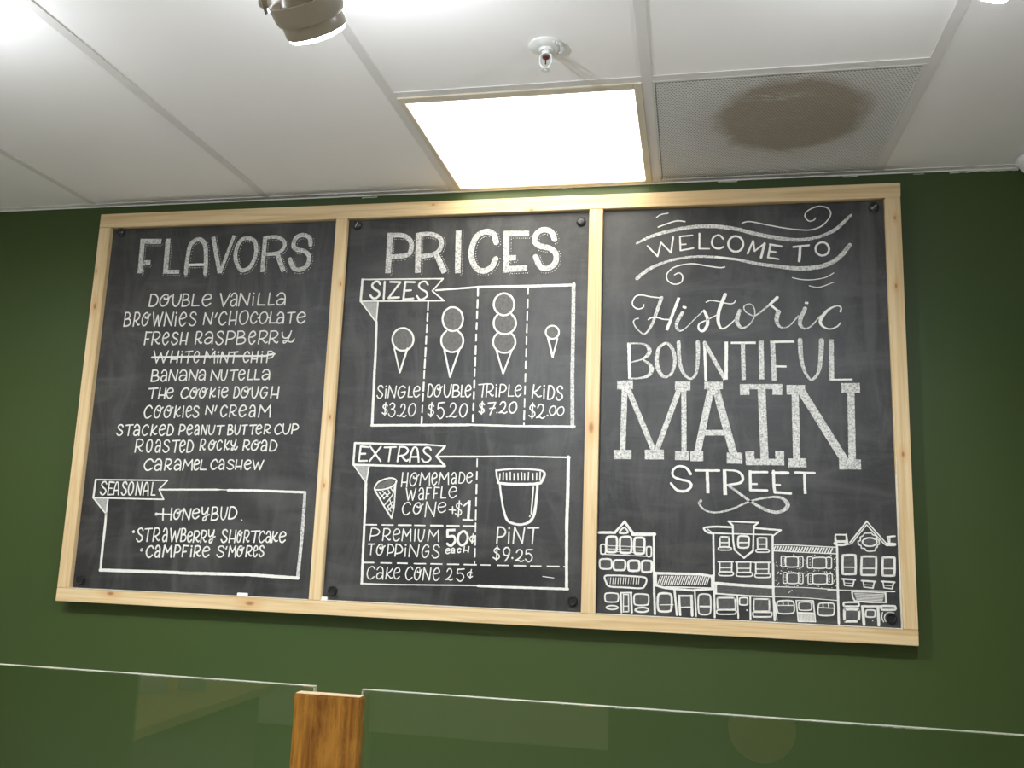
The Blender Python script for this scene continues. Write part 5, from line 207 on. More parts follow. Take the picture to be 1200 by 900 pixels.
(2,'building_drawing','chalk drawing of a brick front with four shuttered windows','l2.6 671.9,-1031.3,722.3,-1030.4,826.6,-1032.6;l2.6 671.6,-1047.1,754.3,-1048.3,826.2,-1049;f0.2 671.9,-1032.1,826.6,-1032.6,826.2,-1048.2,671.6,-1047.1;l3.3 675.9,-1035.3,670.8,-1046;l3.3 682.7,-1035.3,677.7,-1046;l3.3 689.6,-1035.3,684.5,-1046.1;l3.3 696.4,-1035.4,691.4,-1046.2;l3.3 703.2,-1035.4,698.2,-1046.3;l3.3 710.1,-1035.4,705,-1046.3;l3.3 716.9,-1035.5,711.8,-1046.4;l3.3 723.7,-1035.5,718.6,-1046.5;l3.3 730.5,-1035.5,725.4,-1046.6;l3.3 737.3,-1035.6,732.2,-1046.6;l3.3 744,-1035.6,739,-1046.7;l3.3 750.8,-1035.6,745.8,-1046.8;l3.3 757.6,-1035.6,752.5,-1046.8;l3.3 764.3,-1035.7,759.3,-1046.9;l3.3 771.1,-1035.7,766,-1047;l3.3 777.8,-1035.7,772.8,-1047.1;l3.3 784.6,-1035.8,779.5,-1047.1;l3.3 791.3,-1035.8,786.2,-1047.2;l3.3 798,-1035.8,792.9,-1047.3;l3.2 804.7,-1035.9,799.6,-1047.4;l3.2 811.4,-1035.9,806.4,-1047.4;l3.2 818.1,-1035.9,813,-1047.5;l4.9 668.9,-1013,668.3,-1162;l2.3 671.9,-1138.9,752.4,-1137.9,844.4,-1140.4;l4.2 826.5,-1007.8,829.9,-1030.8;l5.1 829.9,-1030.8,829.1,-1154.9;c2.9 691.8,-1060.5,699.4,-1060.2,701,-1064.1,700.8,-1082.7,699,-1086.7,691.3,-1087,689.8,-1083.1,689.8,-1064.6;c3.3 706.7,-1061.4,726.8,-1060.5,732.4,-1065,732.5,-1081.5,726.3,-1086.3,706.5,-1087.1,700.7,-1082.7,700,-1066.2;f0.2 701.3,-1061.8,732.1,-1060.7,731.7,-1085.8,700.9,-1087;c2.9 734.3,-1060.3,742.6,-1059.8,744.3,-1063.8,744.2,-1082.1,742.1,-1086,733.8,-1086.4,732.1,-1082.5,732.5,-1064.3;d2.3 695.5,-1066.2;d2.3 738.3,-1065.4;d2.3 695.4,-1071.1;d2.3 738.2,-1070.4;d2.3 695.3,-1076.1;d2.3 738.1,-1075.3;d2.3 695.3,-1081.1;d2.3 738,-1080.3;c2.9 757.8,-1059.7,766.1,-1059.3,767.9,-1063.6,767.3,-1083.2,765.5,-1087.4,757,-1087.8,755.5,-1083.6,755.6,-1064;c3.2 774.1,-1061,796.3,-1059.4,802.4,-1064.3,802,-1081.8,795.7,-1086.9,773,-1087.8,767.4,-1083.1,768.5,-1065.6;f0.2 768.2,-1061,802.2,-1059.7,801.6,-1086.4,767.7,-1087.7;c2.9 804.5,-1059.2,813.7,-1059.2,815.5,-1063.1,814.8,-1082.4,813,-1086.6,803.7,-1086.9,802,-1082.9,802.4,-1063.6;d2.3 761.8,-1065.4;d2.3 809,-1064.4;d2.3 761.7,-1070.3;d2.3 808.8,-1069.4;d2.3 761.6,-1075.2;d2.3 808.7,-1074.3;d2.3 761.5,-1080.2;d2.3 808.6,-1079.2;c2.9 695.8,-1102.5,702.7,-1102.1,704.2,-1106.1,704,-1124.6,702.3,-1128.6,695.1,-1128.9,694,-1125,694.2,-1106.5;c3.2 709.4,-1102.9,727.6,-1102.2,732.7,-1107,732.1,-1123.4,727.1,-1128.2,709,-1129,703.8,-1124.6,703.3,-1108.2;f0.2 704.5,-1103.8,732.4,-1102.7,731.9,-1127.7,704.1,-1128.8;c2.9 734.4,-1102.3,741.9,-1101.9,743.5,-1105.8,743.4,-1124,741.4,-1127.9,734.2,-1128.2,732.3,-1124.4,732.7,-1106.3;d2.3 699.2,-1108.2;d2.3 738,-1107.4;d2.3 699.1,-1113.1;d2.3 737.9,-1112.3;d2.3 699,-1118;d2.3 737.8,-1117.3;d2.3 698.9,-1123;d2.3 737.8,-1122.2;c2.9 758.2,-1101.8,766.6,-1101.2,768.3,-1105.2,767.9,-1123.5,766,-1127.5,757.9,-1127.9,755.9,-1124,756.6,-1105.7;c3.2 774.6,-1102.6,796.8,-1101.7,803,-1105.8,803.5,-1122,796.2,-1126.9,774.3,-1127.8,767.9,-1123.5,767.6,-1107.2;f0.2 768.7,-1102.9,802.7,-1101.5,802.2,-1126.3,768.1,-1127.8;c2.9 805,-1101.2,814.2,-1100.6,816.1,-1104.5,816,-1122.5,813.6,-1126.5,804.2,-1126.9,802.5,-1123.1,803.3,-1105;d2.3 762.3,-1107.2;d2.3 809.5,-1106.1;d2.3 762.2,-1112.2;d2.3 809.4,-1111;d2.3 762.1,-1117.1;d2.3 809.3,-1115.9;d2.3 762,-1122;d2.3 809.1,-1120.8;d1.7 708.4,-1135.3;d1.8 711.5,-1138.3;d2.2 772.5,-1092.5;d2.8 750.6,-1070.3;d2.1 677.5,-1077.1;d2.5 826.3,-1059;d2.9 750.3,-1108.7;d2.3 683.5,-1134.2;d2.4 703.4,-1134;d2.3 818.4,-1124.1;d1.6 755.2,-1096.9;d2.6 812,-1096.2;d1.9 676.2,-1083.6;d2.7 823.5,-1070.6;d2.7 721.1,-1055.4;d2.1 737.2,-1091.7;d2.1 690.6,-1098.4;d2.6 797.6,-1096.1;d1.5 824.5,-1059;d1.5 727.5,-1135.3;d3 808.7,-1056.6;d2.4 789.3,-1136.7;d2.2 700.9,-1136;d2.3 686.9,-1105.6;d1.7 747.4,-1067.2;d2.7 693.7,-1091.6;d2.1 783.7,-1093.5;d1.6 704.7,-1092;d2.1 768.7,-1055.9;d2.3 821.2,-1116.8;d2.7 709.4,-1098.7;d2.5 774.2,-1054.5;d1.8 814.7,-1135.6;d3.1 719.7,-1100.4;d2.8 730.2,-1133.3;d3 753.1,-1106.6;d2.8 730.3,-1134.7;d2.6 778.1,-1132.3;d2.3 729.9,-1090.2;d2.9 751.9,-1077.4;d2.6 820.8,-1119.7;d2.7 824.7,-1130.4;d2.9 688.3,-1105.7;d2.9 679.6,-1132.1;d2.7 734.1,-1090.5;d2.7 681.9,-1101.5;d2 800.1,-1100.7;d3 747.5,-1101.4;d1.7 825.3,-1131.3;d2.4 683,-1129.3;d2.9 816.9,-1102.1;d2 824.1,-1094.6;d2 803,-1098;d1.7 778.3,-1093.9;d3 802.2,-1095.7;d1.9 755.3,-1132.6;d2.7 707.6,-1098.8;d3 679.7,-1085.9;d1.8 780.3,-1060.7;d2.5 821.4,-1089.3;d3.1 822.2,-1062.8;d2.5 680.1,-1105.3;d3 824.8,-1083.7;d1.7 773.8,-1094;d1.7 771.3,-1057.2;d1.9 723,-1057;d2.5 770.5,-1095.9;d2.2 766.2,-1092.4;d2.6 733,-1100.2;d1.8 679.5,-1115.2;d2.7 721.8,-1136.4;d2.5 786.8,-1102.2;d2 675.5,-1123.1;d3 814.3,-1053.8;d2.3 688.9,-1097.6;d3 824.1,-1113.5;d2.5 781.9,-1133.5;d2.3 679,-1060;d2.5 714.6,-1098.3;d2.6 793.5,-1095.3;d2.3 687.1,-1083.7;d2.4 822,-1105.3;l1.9 669.9,-1164.5,751.9,-1164.1,827.9,-1167.1;f0.2 671.9,-1140.6,828.6,-1142,828,-1166.3,671.5,-1164.1;l4.8 829.5,-1137.9,829.6,-1225;l3.6 669.4,-1144.9,671.5,-1224.8;l2.3 673,-1177.5,676.8,-1223.7;s1.5 707.2,-1153,711.3,-1148.8,716.2,-1146.4;c3.6 686.1,-1174.4,712.4,-1172.9,719.6,-1178.6,720,-1198.9,711.8,-1205,685.8,-1206.2,678.3,-1200.9,677.7,-1180.5;f0.2 679,-1175.1,719.4,-1173.2,718.8,-1204.3,678.5,-1206.2;l2.3 680.1,-1186.1,719.5,-1184.3;l2.6 692.4,-1174.1,693,-1184.7;l2.6 705.3,-1173.5,705.9,-1184.1;l3.2 725.4,-1171.8,730,-1223.5;l2.9 725.4,-1171.8,767.7,-1170.2;l3.5 767.7,-1170.7,772.1,-1223;c2.9 738,-1175.1,757.4,-1174.2,762.8,-1177.8,762.9,-1190.8,757,-1194.7,737.7,-1195.6,732.2,-1192.2,731.9,-1179.2;f0.2 732.8,-1175.9,762.5,-1174.5,762.1,-1194.1,732.4,-1195.5;b4.8 729.6,-1202.5,769.4,-1202.2;l2.1 732.7,-1205.6,733.2,-1224.1;l2.1 735.6,-1205.4,736,-1224;l2.1 738.5,-1205.3,738.9,-1223.9;l2.1 741.3,-1205.2,741.8,-1223.7;l2.1 744.2,-1205,744.6,-1223.6;l2.1 747.1,-1204.9,747.5,-1223.4;l2.1 749.9,-1204.7,750.4,-1223.3;l2.1 752.8,-1204.6,753.2,-1223.1;l2.1 755.7,-1204.5,756.1,-1223;l2.1 758.5,-1204.3,759,-1222.9;l2.1 761.4,-1204.2,761.8,-1222.7;l2.1 764.3,-1204,764.7,-1222.6;l2.1 767.1,-1203.9,767.5,-1222.4;l2.6 730,-1224.3,772.1,-1222.7;c3.5 786.6,-1175.7,812,-1174.4,819,-1179.5,817.9,-1199.2,811.2,-1205,785.8,-1206.2,778.9,-1201,780.5,-1181.3;f0.2 779.8,-1176.1,818.8,-1174.3,818,-1204.3,779.1,-1206.2;l2.6 780,-1186.8,818.8,-1186.9;l2.6 791.4,-1175.3,792,-1185.8;l2.9 804.8,-1176.3,805.4,-1185.9'),
(2,'building_drawing','chalk drawing of a house with a steep gable and round window','l4.5 829.3,-1029.6,829.4,-1090.3;l3.2 904.1,-962.9,949.5,-1017.3,958.6,-1023.6,971.1,-1023.1;l3.6 904.1,-964.6,862.2,-1018.7;l2.9 903.8,-972.8,866,-1021.8,854.9,-1024.7,838.9,-1026.8;l2.9 904.6,-972.8,941.7,-1016,950.8,-1023.8,971.1,-1022.3;c3.9 828.8,-1000.5,850.5,-999.9,853.1,-1001.6,852.9,-1014.1,850,-1015.8,828.9,-1016.5,825.7,-1015,826.7,-1002.4;c5.5 833.9,-1017.9,846,-1017.8,855,-1019.7,854.2,-1023,845.8,-1025.8,833.5,-1026.2,824.7,-1024,825.4,-1020.7;l2.9 854,-997.5,856.6,-1020.5;l4.2 953.9,-1001.7,971.9,-999.4;l3.2 954.7,-1001.6,956.6,-1015.5;l2.6 959.4,-1001.5,959.2,-1015.4;l7 954.1,-1019.6,971.2,-1019.9;l3.2 895.1,-1000.3,898.4,-994.4,915,-993.1,918.8,-997.9,925.8,-999.3,927.9,-1008.3,933.3,-1011.3,933.7,-1021.1,929,-1022.9,928,-1029.5,924.8,-1030.4,922.2,-1037.9,908,-1040.3,901,-1038.6,898.1,-1033,889.4,-1032.5,888.8,-1026,882.6,-1023.7,881.7,-1015.5,887.6,-1013.7,887.9,-1004.6,895.1,-1000.3;c3.9 928,-1015.6,924.4,-1022,915.5,-1026.2,904.6,-1026.5,895.9,-1023,892.7,-1016.8,896.3,-1010.4,905.2,-1006.2,916.1,-1005.9,924.8,-1009.5;f0.2 927.1,-1015.6,926.4,-1018.3,924.7,-1020.8,922,-1023,918.5,-1024.7,914.4,-1025.8,910.1,-1026.3,905.7,-1026.1,901.7,-1025.3,898.3,-1023.8,895.7,-1021.8,894.1,-1019.4,893.6,-1016.8,894.3,-1014.1,896,-1011.6,898.7,-1009.4,902.3,-1007.7,906.3,-1006.6,910.7,-1006.1,915,-1006.3,919,-1007.2,922.4,-1008.7,925,-1010.7,926.6,-1013;c5.8 846.2,-1052.2,871.5,-1051.1,874.6,-1055.8,873.7,-1093.6,870.2,-1098.5,844.9,-1099.5,841.9,-1094.9,843,-1056.9;f0.2 843.3,-1052.5,874.4,-1051.4,873,-1098,842.1,-1099.3;l2.9 843.8,-1082.4,873.8,-1081.7;c5.4 892.4,-1054.1,921.3,-1053.1,924.7,-1057.1,922.9,-1094.2,919.8,-1098.9,891.6,-1100,887.5,-1095.6,889.6,-1058.4;f0.2 889.1,-1054.1,924.6,-1052.8,923.1,-1098.5,887.7,-1099.9;l3.2 891,-1083.8,922.4,-1082.6;c5.4 943.3,-1054.3,966.4,-1053.4,969.1,-1057.8,967.6,-1094.1,964.8,-1098.7,941.8,-1099.6,939.1,-1095.2,940.4,-1058.9;f0.2 940.8,-1054.6,968.9,-1053.6,967.4,-1098.3,939.3,-1099.4;l2.9 941.1,-1081.9,968.3,-1081.3;l4.2 840,-1112.2,872.1,-1113.2;l3.2 843.4,-1112.9,845.6,-1128.1;l2.8 845.6,-1128.1,865.5,-1129.9;l3.5 865.5,-1129.9,869.4,-1113.6;l1.4 846.7,-1121.8,866.6,-1122.7;l4.2 887.6,-1114.7,921.1,-1115.6;l3.2 891,-1115.4,893.1,-1130.5;l2.8 893.1,-1130.5,914.6,-1132.2;l3.5 914.6,-1132.2,918.5,-1116.1;l1.4 894.2,-1124.2,915.7,-1125.1;l4.2 935.8,-1114.5,967.3,-1115.4;l3.1 939.2,-1115.2,941.2,-1130.2;l2.8 941.2,-1130.2,960.8,-1132;l3.5 960.8,-1132,964.8,-1115.9;l1.4 942.3,-1124,961.9,-1124.9;l2.1 804.3,-1141.5,873.9,-1139.3;l3.1 873.9,-1139.7,966.5,-1138.5;l5.3 828.5,-1083.9,829.2,-1224.8;l3.9 863.4,-1144.3,864.7,-1157.5,869.7,-1166.2;l3.8 869.7,-1166.2,907.5,-1168,945.1,-1166.3;l4.5 945.1,-1166.3,944.2,-1142.5;l2.8 863.4,-1143.7,908.3,-1142.3,945.1,-1143.3;l1.6 869.3,-1147.6,940.7,-1147.1;l1.6 870.3,-1150.5,939.9,-1150.1;l1.6 871.2,-1153.5,939.1,-1153.1;l1.6 872.2,-1156.5,938.3,-1156.2;l1.6 873.1,-1159.5,937.5,-1159.2;l1.6 874.1,-1162.5,936.7,-1162.3;l1.6 875,-1165.4,935.9,-1165.3;f0.2 865.1,-1145.1,944.2,-1143.4,944.3,-1165.4,869.7,-1166.2;c4.6 848.1,-1170.9,872.9,-1169.2,878.2,-1170.8,879,-1177.6,872.6,-1179.4,847.3,-1180.5,842.5,-1179.3,842.8,-1172.5;c6.3 846.8,-1188.2,876.6,-1187.3,879.3,-1189.3,877.7,-1213.9,875.7,-1216.3,845.7,-1217.8,843.3,-1215.6,843.7,-1191;f0.2 844.3,-1189,879.1,-1187.4,878.2,-1215.8,843.6,-1217.6;l7.3 888.2,-1181.3,890.3,-1223.5;l5.2 886.5,-1178.7,931.1,-1176.6;l6.9 925.1,-1179.6,925.8,-1223.5;c3.8 899.7,-1187.7,914,-1187.1,917.9,-1190,917.1,-1200.7,913.5,-1203.9,899.2,-1204.6,895.3,-1201.8,896,-1191;f0.2 896,-1188.3,917.6,-1187.3,917.1,-1203.4,895.5,-1204.4;d2.8 911.5,-1213.3;c5.2 938.6,-1175.5,961.2,-1174.8,966.1,-1175.6,966.7,-1182.3,960.9,-1184,938.2,-1185.1,933.5,-1183.9,933.6,-1177.1;s2.4 935.8,-1191.4,933.6,-1203.8,937.5,-1215;s2.4 962.9,-1191.8,952.8,-1190.2,943.3,-1195.4,939.6,-1204.4,942.7,-1213.9')
]

# ------------------------------------------------------------------ materials of the setting
M_wall = mat('green_wall_paint', (.037, .061, .0125), .48, .38, noise=(1.1, (.031, .057, .0140), .3, .7), bump=(260, .12, .001))
M_cream = mat('cream_wall_paint', (.62, .58, .46), .7, .3, noise=(2, (.56, .53, .43), .3, .7))
M_tile = mat('ceiling_tile_vinyl', (.86, .84, .82), .42, .35, noise=(1.5, (.82, .80, .78), .3, .7), bump=(220, .12, .001))
M_tee = mat('ceiling_grid_enamel', (.68, .655, .63), .45, .3, noise=(9, (.64, .62, .595), .3, .7))
M_angle = mat('wall_angle_enamel', (.72, .71, .68), .4, .4, noise=(20, (.6, .59, .56), .35, .75))
M_floor = mat('pale_floor', (.70, .67, .62), .45, .4, noise=(4, (.45, .42, .38), .3, .7))
M_dark = mat('dark_void', (.02, .02, .02), .9, .1, noise=(5, (.03, .03, .03), .3, .7))
M_caulk = mat('dried_caulk', (.62, .62, .58), .7, .2, noise=(60, (.45, .5, .42), .3, .7))

# ------------------------------------------------------------------ room shell
RX0, RX1, RY = -3.4, 2.7, -6.2
def struct(o): o['kind'] = 'structure'; return o
struct(bx('wall_front', RX0, RX1, 0, .1, 0, H+.2, M_wall))
struct(bx('wall_left', RX0-.1, RX0, RY, 0, 0, H+.2, M_cream))
struct(bx('wall_right', RX1, RX1+.1, RY, 0, 0, H+.2, M_cream))
struct(bx('floor', RX0, RX1, RY, 0, -.1, 0, M_floor))
wb = struct(bx('wall_back', RX0, -.05, RY-.1, RY, 0, H+.2, M_cream))
bx('painted_panel', -.05, RX1, RY-.1, RY+.02, 0, H, M_wall, wb)
bx('wainscot', RX0, -.05, RY, RY+.03, 0, .42, M_wall, wb)
struct(bx('wall_side', -3.4, -1.21, -2.85, -2.75, 0, H-.001, M_wall))

# ceiling: grid of tees with lay-in tiles, each tile an object of its own
G = .6096; X0 = -.2499
ceil = struct(bx('ceiling', RX0, RX1, RY, 0, H+.13, H+.2, M_dark))
tiles = {}
def tile_mesh(w, d):
    k = (round(w, 3), round(d, 3))
    if k not in tiles:
        bm = bmesh.new(); box(bm, 0, w, -d, 0, 0, .012); bmesh.ops.bevel(bm, geom=bm.edges[:], offset=.0015, segments=1, affect='EDGES')
        me = bpy.data.meshes.new('ceiling_tile'); bmesh.ops.recalc_face_normals(bm, faces=bm.faces); bm.to_mesh(me); bm.free(); me.materials.append(M_tile); tiles[k] = me
    return tiles[k]
ADDED_PANELS = [(-3, 1), (0, 2), (-3, 2), (-5, 2), (0, 4), (-3, 4)]        # unseen light panels added to brighten the room: (column, 4 ft row)
for c in range(-5, 5):
    x0 = X0+c*G; x1 = x0+G; a = max(x0, RX0)+.004; b = min(x1, RX1)-.004
    if b-a < .03: continue
    rows = [(0, 2*G), (2*G, 4*G), (4*G, 6*G), (6*G, 8*G), (8*G, 10.17*G)]
    if c in (0, 1): rows[0] = (G, 2*G)
    for i, (y0, y1) in enumerate(rows):
        if (c, i) in ADDED_PANELS: y1 = y0+G*2; y0 = y0+G
        o = new_obj('ceiling_tile', tile_mesh(b-a, y1-y0-.008), None, ceil); o.location = (a+random.uniform(-.0006, .0006), -y0-.004, H+.0025+random.uniform(-.0004, .0006))
def tee(x0, x1, y0, y1):
    bm = bmesh.new(); box(bm, x0, x1, y0, y1, H-.0005, H+.0018)
    xm, ym = (x0+x1)/2, (y0+y1)/2
    if x1-x0 < y1-y0: box(bm, xm-.0015, xm+.0015, y0, y1, H+.0018, H+.036)
    else: box(bm, x0, x1, ym-.0015, ym+.0015, H+.0018, H+.036)
    return new_obj('ceiling_tee', bm, M_tee, ceil)
for c in range(-5, 6):
    x = X0+c*G
    if RX0 < x < RX1: tee(x-.012, x+.012, RY, -.02)
tee(X0+.012, X0+G-.012, -G-.012, -G+.012); tee(X0+G+.012, X0+2*G-.012, -G-.012, -G+.012)
for c in range(-5, 5):
    for k in (2, 4, 6, 8):
        a = max(X0+c*G+.012, RX0); b = min(X0+(c+1)*G-.012, RX1)
        if b-a > .02: tee(a, b, -k*G-.012, -k*G+.012)
# wall angle along the front wall
bm = bmesh.new(); box(bm, RX0, RX1, -.022, 0, H-.001, H+.0015); box(bm, RX0, RX1, -.0016, 0, H-.0045, H-.001)
struct(new_obj('trim_1', bm, M_angle))
random.seed(5)
for k in range(11):
    x = random.uniform(-.9, .9) if k > 6 else random.uniform(.95, 1.28)
    bm = bmesh.new(); L_ = random.uniform(.015, .06); z = H-.019-random.uniform(0, .002)
    pts = [(x+L_*t/5, -.0004, z+.0135-random.uniform(0, .002)) for t in range(6)]
    tube(bm, pts, random.uniform(.0008, .0018), 6, 1.0); new_obj('caulk_smear', bm, M_caulk, bpy.data.objects['trim_1'])

# ------------------------------------------------------------------ ceiling light panel over the board
M_diff = mat('lit_diffuser', (.9, .9, .88), .6, .3, emit=PANEL_COL, estr=PANEL_EMIT)
M_diff2 = mat('added_panel_diffuser', (.9, .9, .88), .6, .3, emit=(1, .96, .88), estr=ADDED_PANEL_EMIT)
M_lframe = mat('light_frame_enamel', (.62, .56, .44), .4, .4, noise=(12, (.58, .52, .41), .3, .7))
def light_panel(x, y, label, md, group=None):
    t = empty('ceiling_light', label, 'light panel', (x, y, H), group)
    i0, i1 = .026, .031
    for nm, (a, b, c, d) in {'frame_left': (.012, i0, -G+.012, -.012), 'frame_right': (G-i1, G-.012, -G+.012, -.012), 'frame_front': (i0, G-i1, -G+.012, -G+.04), 'frame_back': (i0, G-i1, -.024, -.012)}.items():
        bm = bmesh.new(); box(bm, a, b, c, d, -.004, .012); bmesh.ops.bevel(bm, geom=bm.edges[:], offset=.0012, segments=1, affect='EDGES'); new_obj('frame_rail', bm, M_lframe, t)
    bm = bmesh.new(); box(bm, i0, G-i1, -G+.04, -.024, .002, .006); new_obj('diffuser', bm, md, t)
    bm = bmesh.new(); box(bm, .014, G-.014, -G+.014, -.014, .0125, .07); new_obj('housing', bm, M_lframe, t)
    return t
light_panel(X0, 0, 'bright square light panel in the ceiling above the prices board', M_diff)
for n, (c, i) in enumerate(ADDED_PANELS):
    light_panel(X0+c*G, -i*2*G, 'unseen square ceiling light added to brighten the room, column %d from the left, row %d back' % (c+6, i+1), M_diff2, 'unseen light panels added to brighten the room')

# ------------------------------------------------------------------ perforated return air grille with a dust stain
vent = empty('air_return_grille', 'white perforated air grille in the ceiling with a round brown dust stain', 'air vent', (X0+G, 0, H))
m_ = mat('perforated_steel', (.60, .595, .57), .5, .3); t = NT(m_)
d = t.dist(t.map((1/.178, 1/.20, 0)), (.338/.178, -.372/.20, 0))
n1 = t.noise(t.map((1, 1, 1)), 9, 5, .65, .6); n2 = t.noise(t.map((1, 1, 1)), 55, 4)
dd = t.math('ADD', d, t.math('MULTIPLY', t.math('SUBTRACT', n1, .5), .55))
core = t.rng(dd, .86, 1.06, .93, 0); halo = t.rng(dd, .9, 1.5, .4, 0)
fl = t.math('MULTIPLY', t.rng(t.dist(t.map((1/.08, 1/.018, 0)), (.29/.08, -.485/.018, 0)), .5, 1.3, 1, 0), t.rng(t.noise(t.map((30, 90, 1)), 1, 3), .45, .6, 0, 1)); core = t.math('MULTIPLY', core, t.math('SUBTRACT', 1, t.math('MULTIPLY', fl, .8)))
streak = t.rng(t.noise(t.map((10, 30, 1), (3, 1, 0)), 1.2, 3), .60, .68, 1, .35)
core = t.math('MULTIPLY', core, t.rng(n2, .25, .5, .82, 1))
c = t.mix(halo, (.60, .595, .57), (.38, .35, .30)); c = t.mix(core, c, (.31, .262, .205)); t.color(c)
bm = bmesh.new(); P = .0076; NX = 76; NY = 75; ox = .0155; oy = -.0172
for j in range(NY):
    sh = (P/2 if j % 2 else 0)
    for i in range(NX):
        x = ox+i*P+sh; y = oy-(j+1)*P; hw = P/2
        cs = [bm.verts.new((x+a, y+b, 0)) for a, b in ((0, 0), (P, 0), (P, P), (0, P))]
        r = .0022; cx, cy = x+P/2, y+P/2
        hs = [bm.verts.new((cx+r*math.cos(q), cy+r*math.sin(q), .0006)) for q in (-2.356, -.785, .785, 2.356)]
        for k in range(4): bm.faces.new((cs[k], cs[(k+1) % 4], hs[(k+1) % 4], hs[k]))
pf = new_obj('perforated_sheet', bm, m_, vent); pf['kind'] = 'stuff'
for (a, b, c_, d_) in ((.0125, .0165, -G+.012, -.012), (G-.0175, G-.0125, -G+.012, -.012), (.0165, G-.0175, -G+.012, -G+.0185), (.0165, G-.0175, -.0185, -.012)):
    bm = bmesh.new(); box(bm, a, b, c_, d_, -.0012, .004); new_obj('grille_edge', bm, m_, vent)
m2 = mat('duct_liner', (.10, .098, .09), .9, .1); t = NT(m2)
d = t.dist(t.map((1/.19, 1/.21, 0)), (.338/.19, -.372/.21, 0)); t.color(t.mix(t.rng(t.math('ADD', d, t.math('MULTIPLY', t.math('SUBTRACT', t.noise(t.map(), 9, 5, .65, .6), .5), .55)), .8, 1.15, 1, 0), (.20, .198, .19), (.21, .175, .14)))
bm = bmesh.new(); box(bm, .014, G-.014, -G+.014, -.014, .006, .05); new_obj('duct_box', bm, m2, vent)

# ------------------------------------------------------------------ fire sprinkler
M_spr = mat('sprinkler_white', (.72, .73, .70), .35, .5, noise=(40, (.6, .6, .57), .3, .7))
M_red = mat('sprinkler_bulb_dark_red', (.10, .02, .018), .25, .6)
sp = empty('fire_sprinkler', 'small white pendent fire sprinkler head on the ceiling above the light panel', 'sprinkler', (.1548, -.7739, H))
bm = bmesh.new(); lathe(bm, [(0, -.012), (.014, -.012), (.016, -.007), (.024, -.006), (.034, -.0035), (.0375, -.001), (.0375, .0024), (0, .0024)], 40); new_obj('escutcheon', bm, M_spr, sp, True)
bm = bmesh.new(); lathe(bm, [(0, -.0185), (.0075, -.0185), (.009, -.016), (.009, -.010), (0, -.010)], 24); new_obj('body', bm, M_spr, sp, True)
for s in (-1, 1):
    bm = bmesh.new(); tube(bm, [(s*.006, 0, -.015), (s*.0115, 0, -.020), (s*.0125, 0, -.027), (s*.0125, 0, -.036), (s*.0095, 0, -.043), (s*.003, 0, -.049), (0, 0, -.050)], .0022, 10); new_obj('yoke_arm', bm, M_spr, sp, True)
bm = bmesh.new(); lathe(bm, [(0, -.026), (.0075, -.026), (.008, -.023), (.0045, -.020), (0, -.020)], 20); new_obj('cap', bm, M_red, sp, True)
bm = bmesh.new(); tube(bm, [(0, 0, -.024), (0, 0, -.040)], .0016, 10); new_obj('heat_bulb', bm, M_red, sp, True)
bm = bmesh.new(); lathe(bm, [(0, -.056), (.003, -.0555), (.0032, -.054), (.010, -.053), (.0102, -.0515), (.004, -.051), (.0028, -.047), (0, -.047)], 24); new_obj('deflector', bm, M_spr, sp, True)
bm = bmesh.new()
for k in range(9):
    a = -1.0+k*.24; x, y = .031*math.cos(a), .031*math.sin(a); s_ = random.uniform(.002, .004)
    mm = Matrix.Translation((x+.004, y, -.004)) @ Matrix.Rotation(a, 4, 'Z'); lathe(bm, [(0, -.0035), (s_, -.0025), (s_*1.2, 0), (0, .002)], 8, mm)
o = new_obj('patching_plaster', bm, M_spr, sp, True); o['label'] = 'rough lumps of filler at the rim'

# ------------------------------------------------------------------ smoke detector at the ceiling edge (upper right corner)
sd = empty('smoke_detector', 'white round detector on the wall edge at the upper right corner of the picture', 'detector', (1.362, -.062, H))
bm = bmesh.new(); lathe(bm, [(0, -.044), (.022, -.044), (.026, -.040), (.040, -.034), (.050, -.020), (.056, -.010), (.056, -.0006), (0, -.0006)], 40); new_obj('base', bm, M_spr, sd, True)
bm = bmesh.new(); lathe(bm, [(0, -.052), (.016, -.051), (.019, -.047), (.019, -.0445), (0, -.0445)], 32); new_obj('cap', bm, M_spr, sd, True)

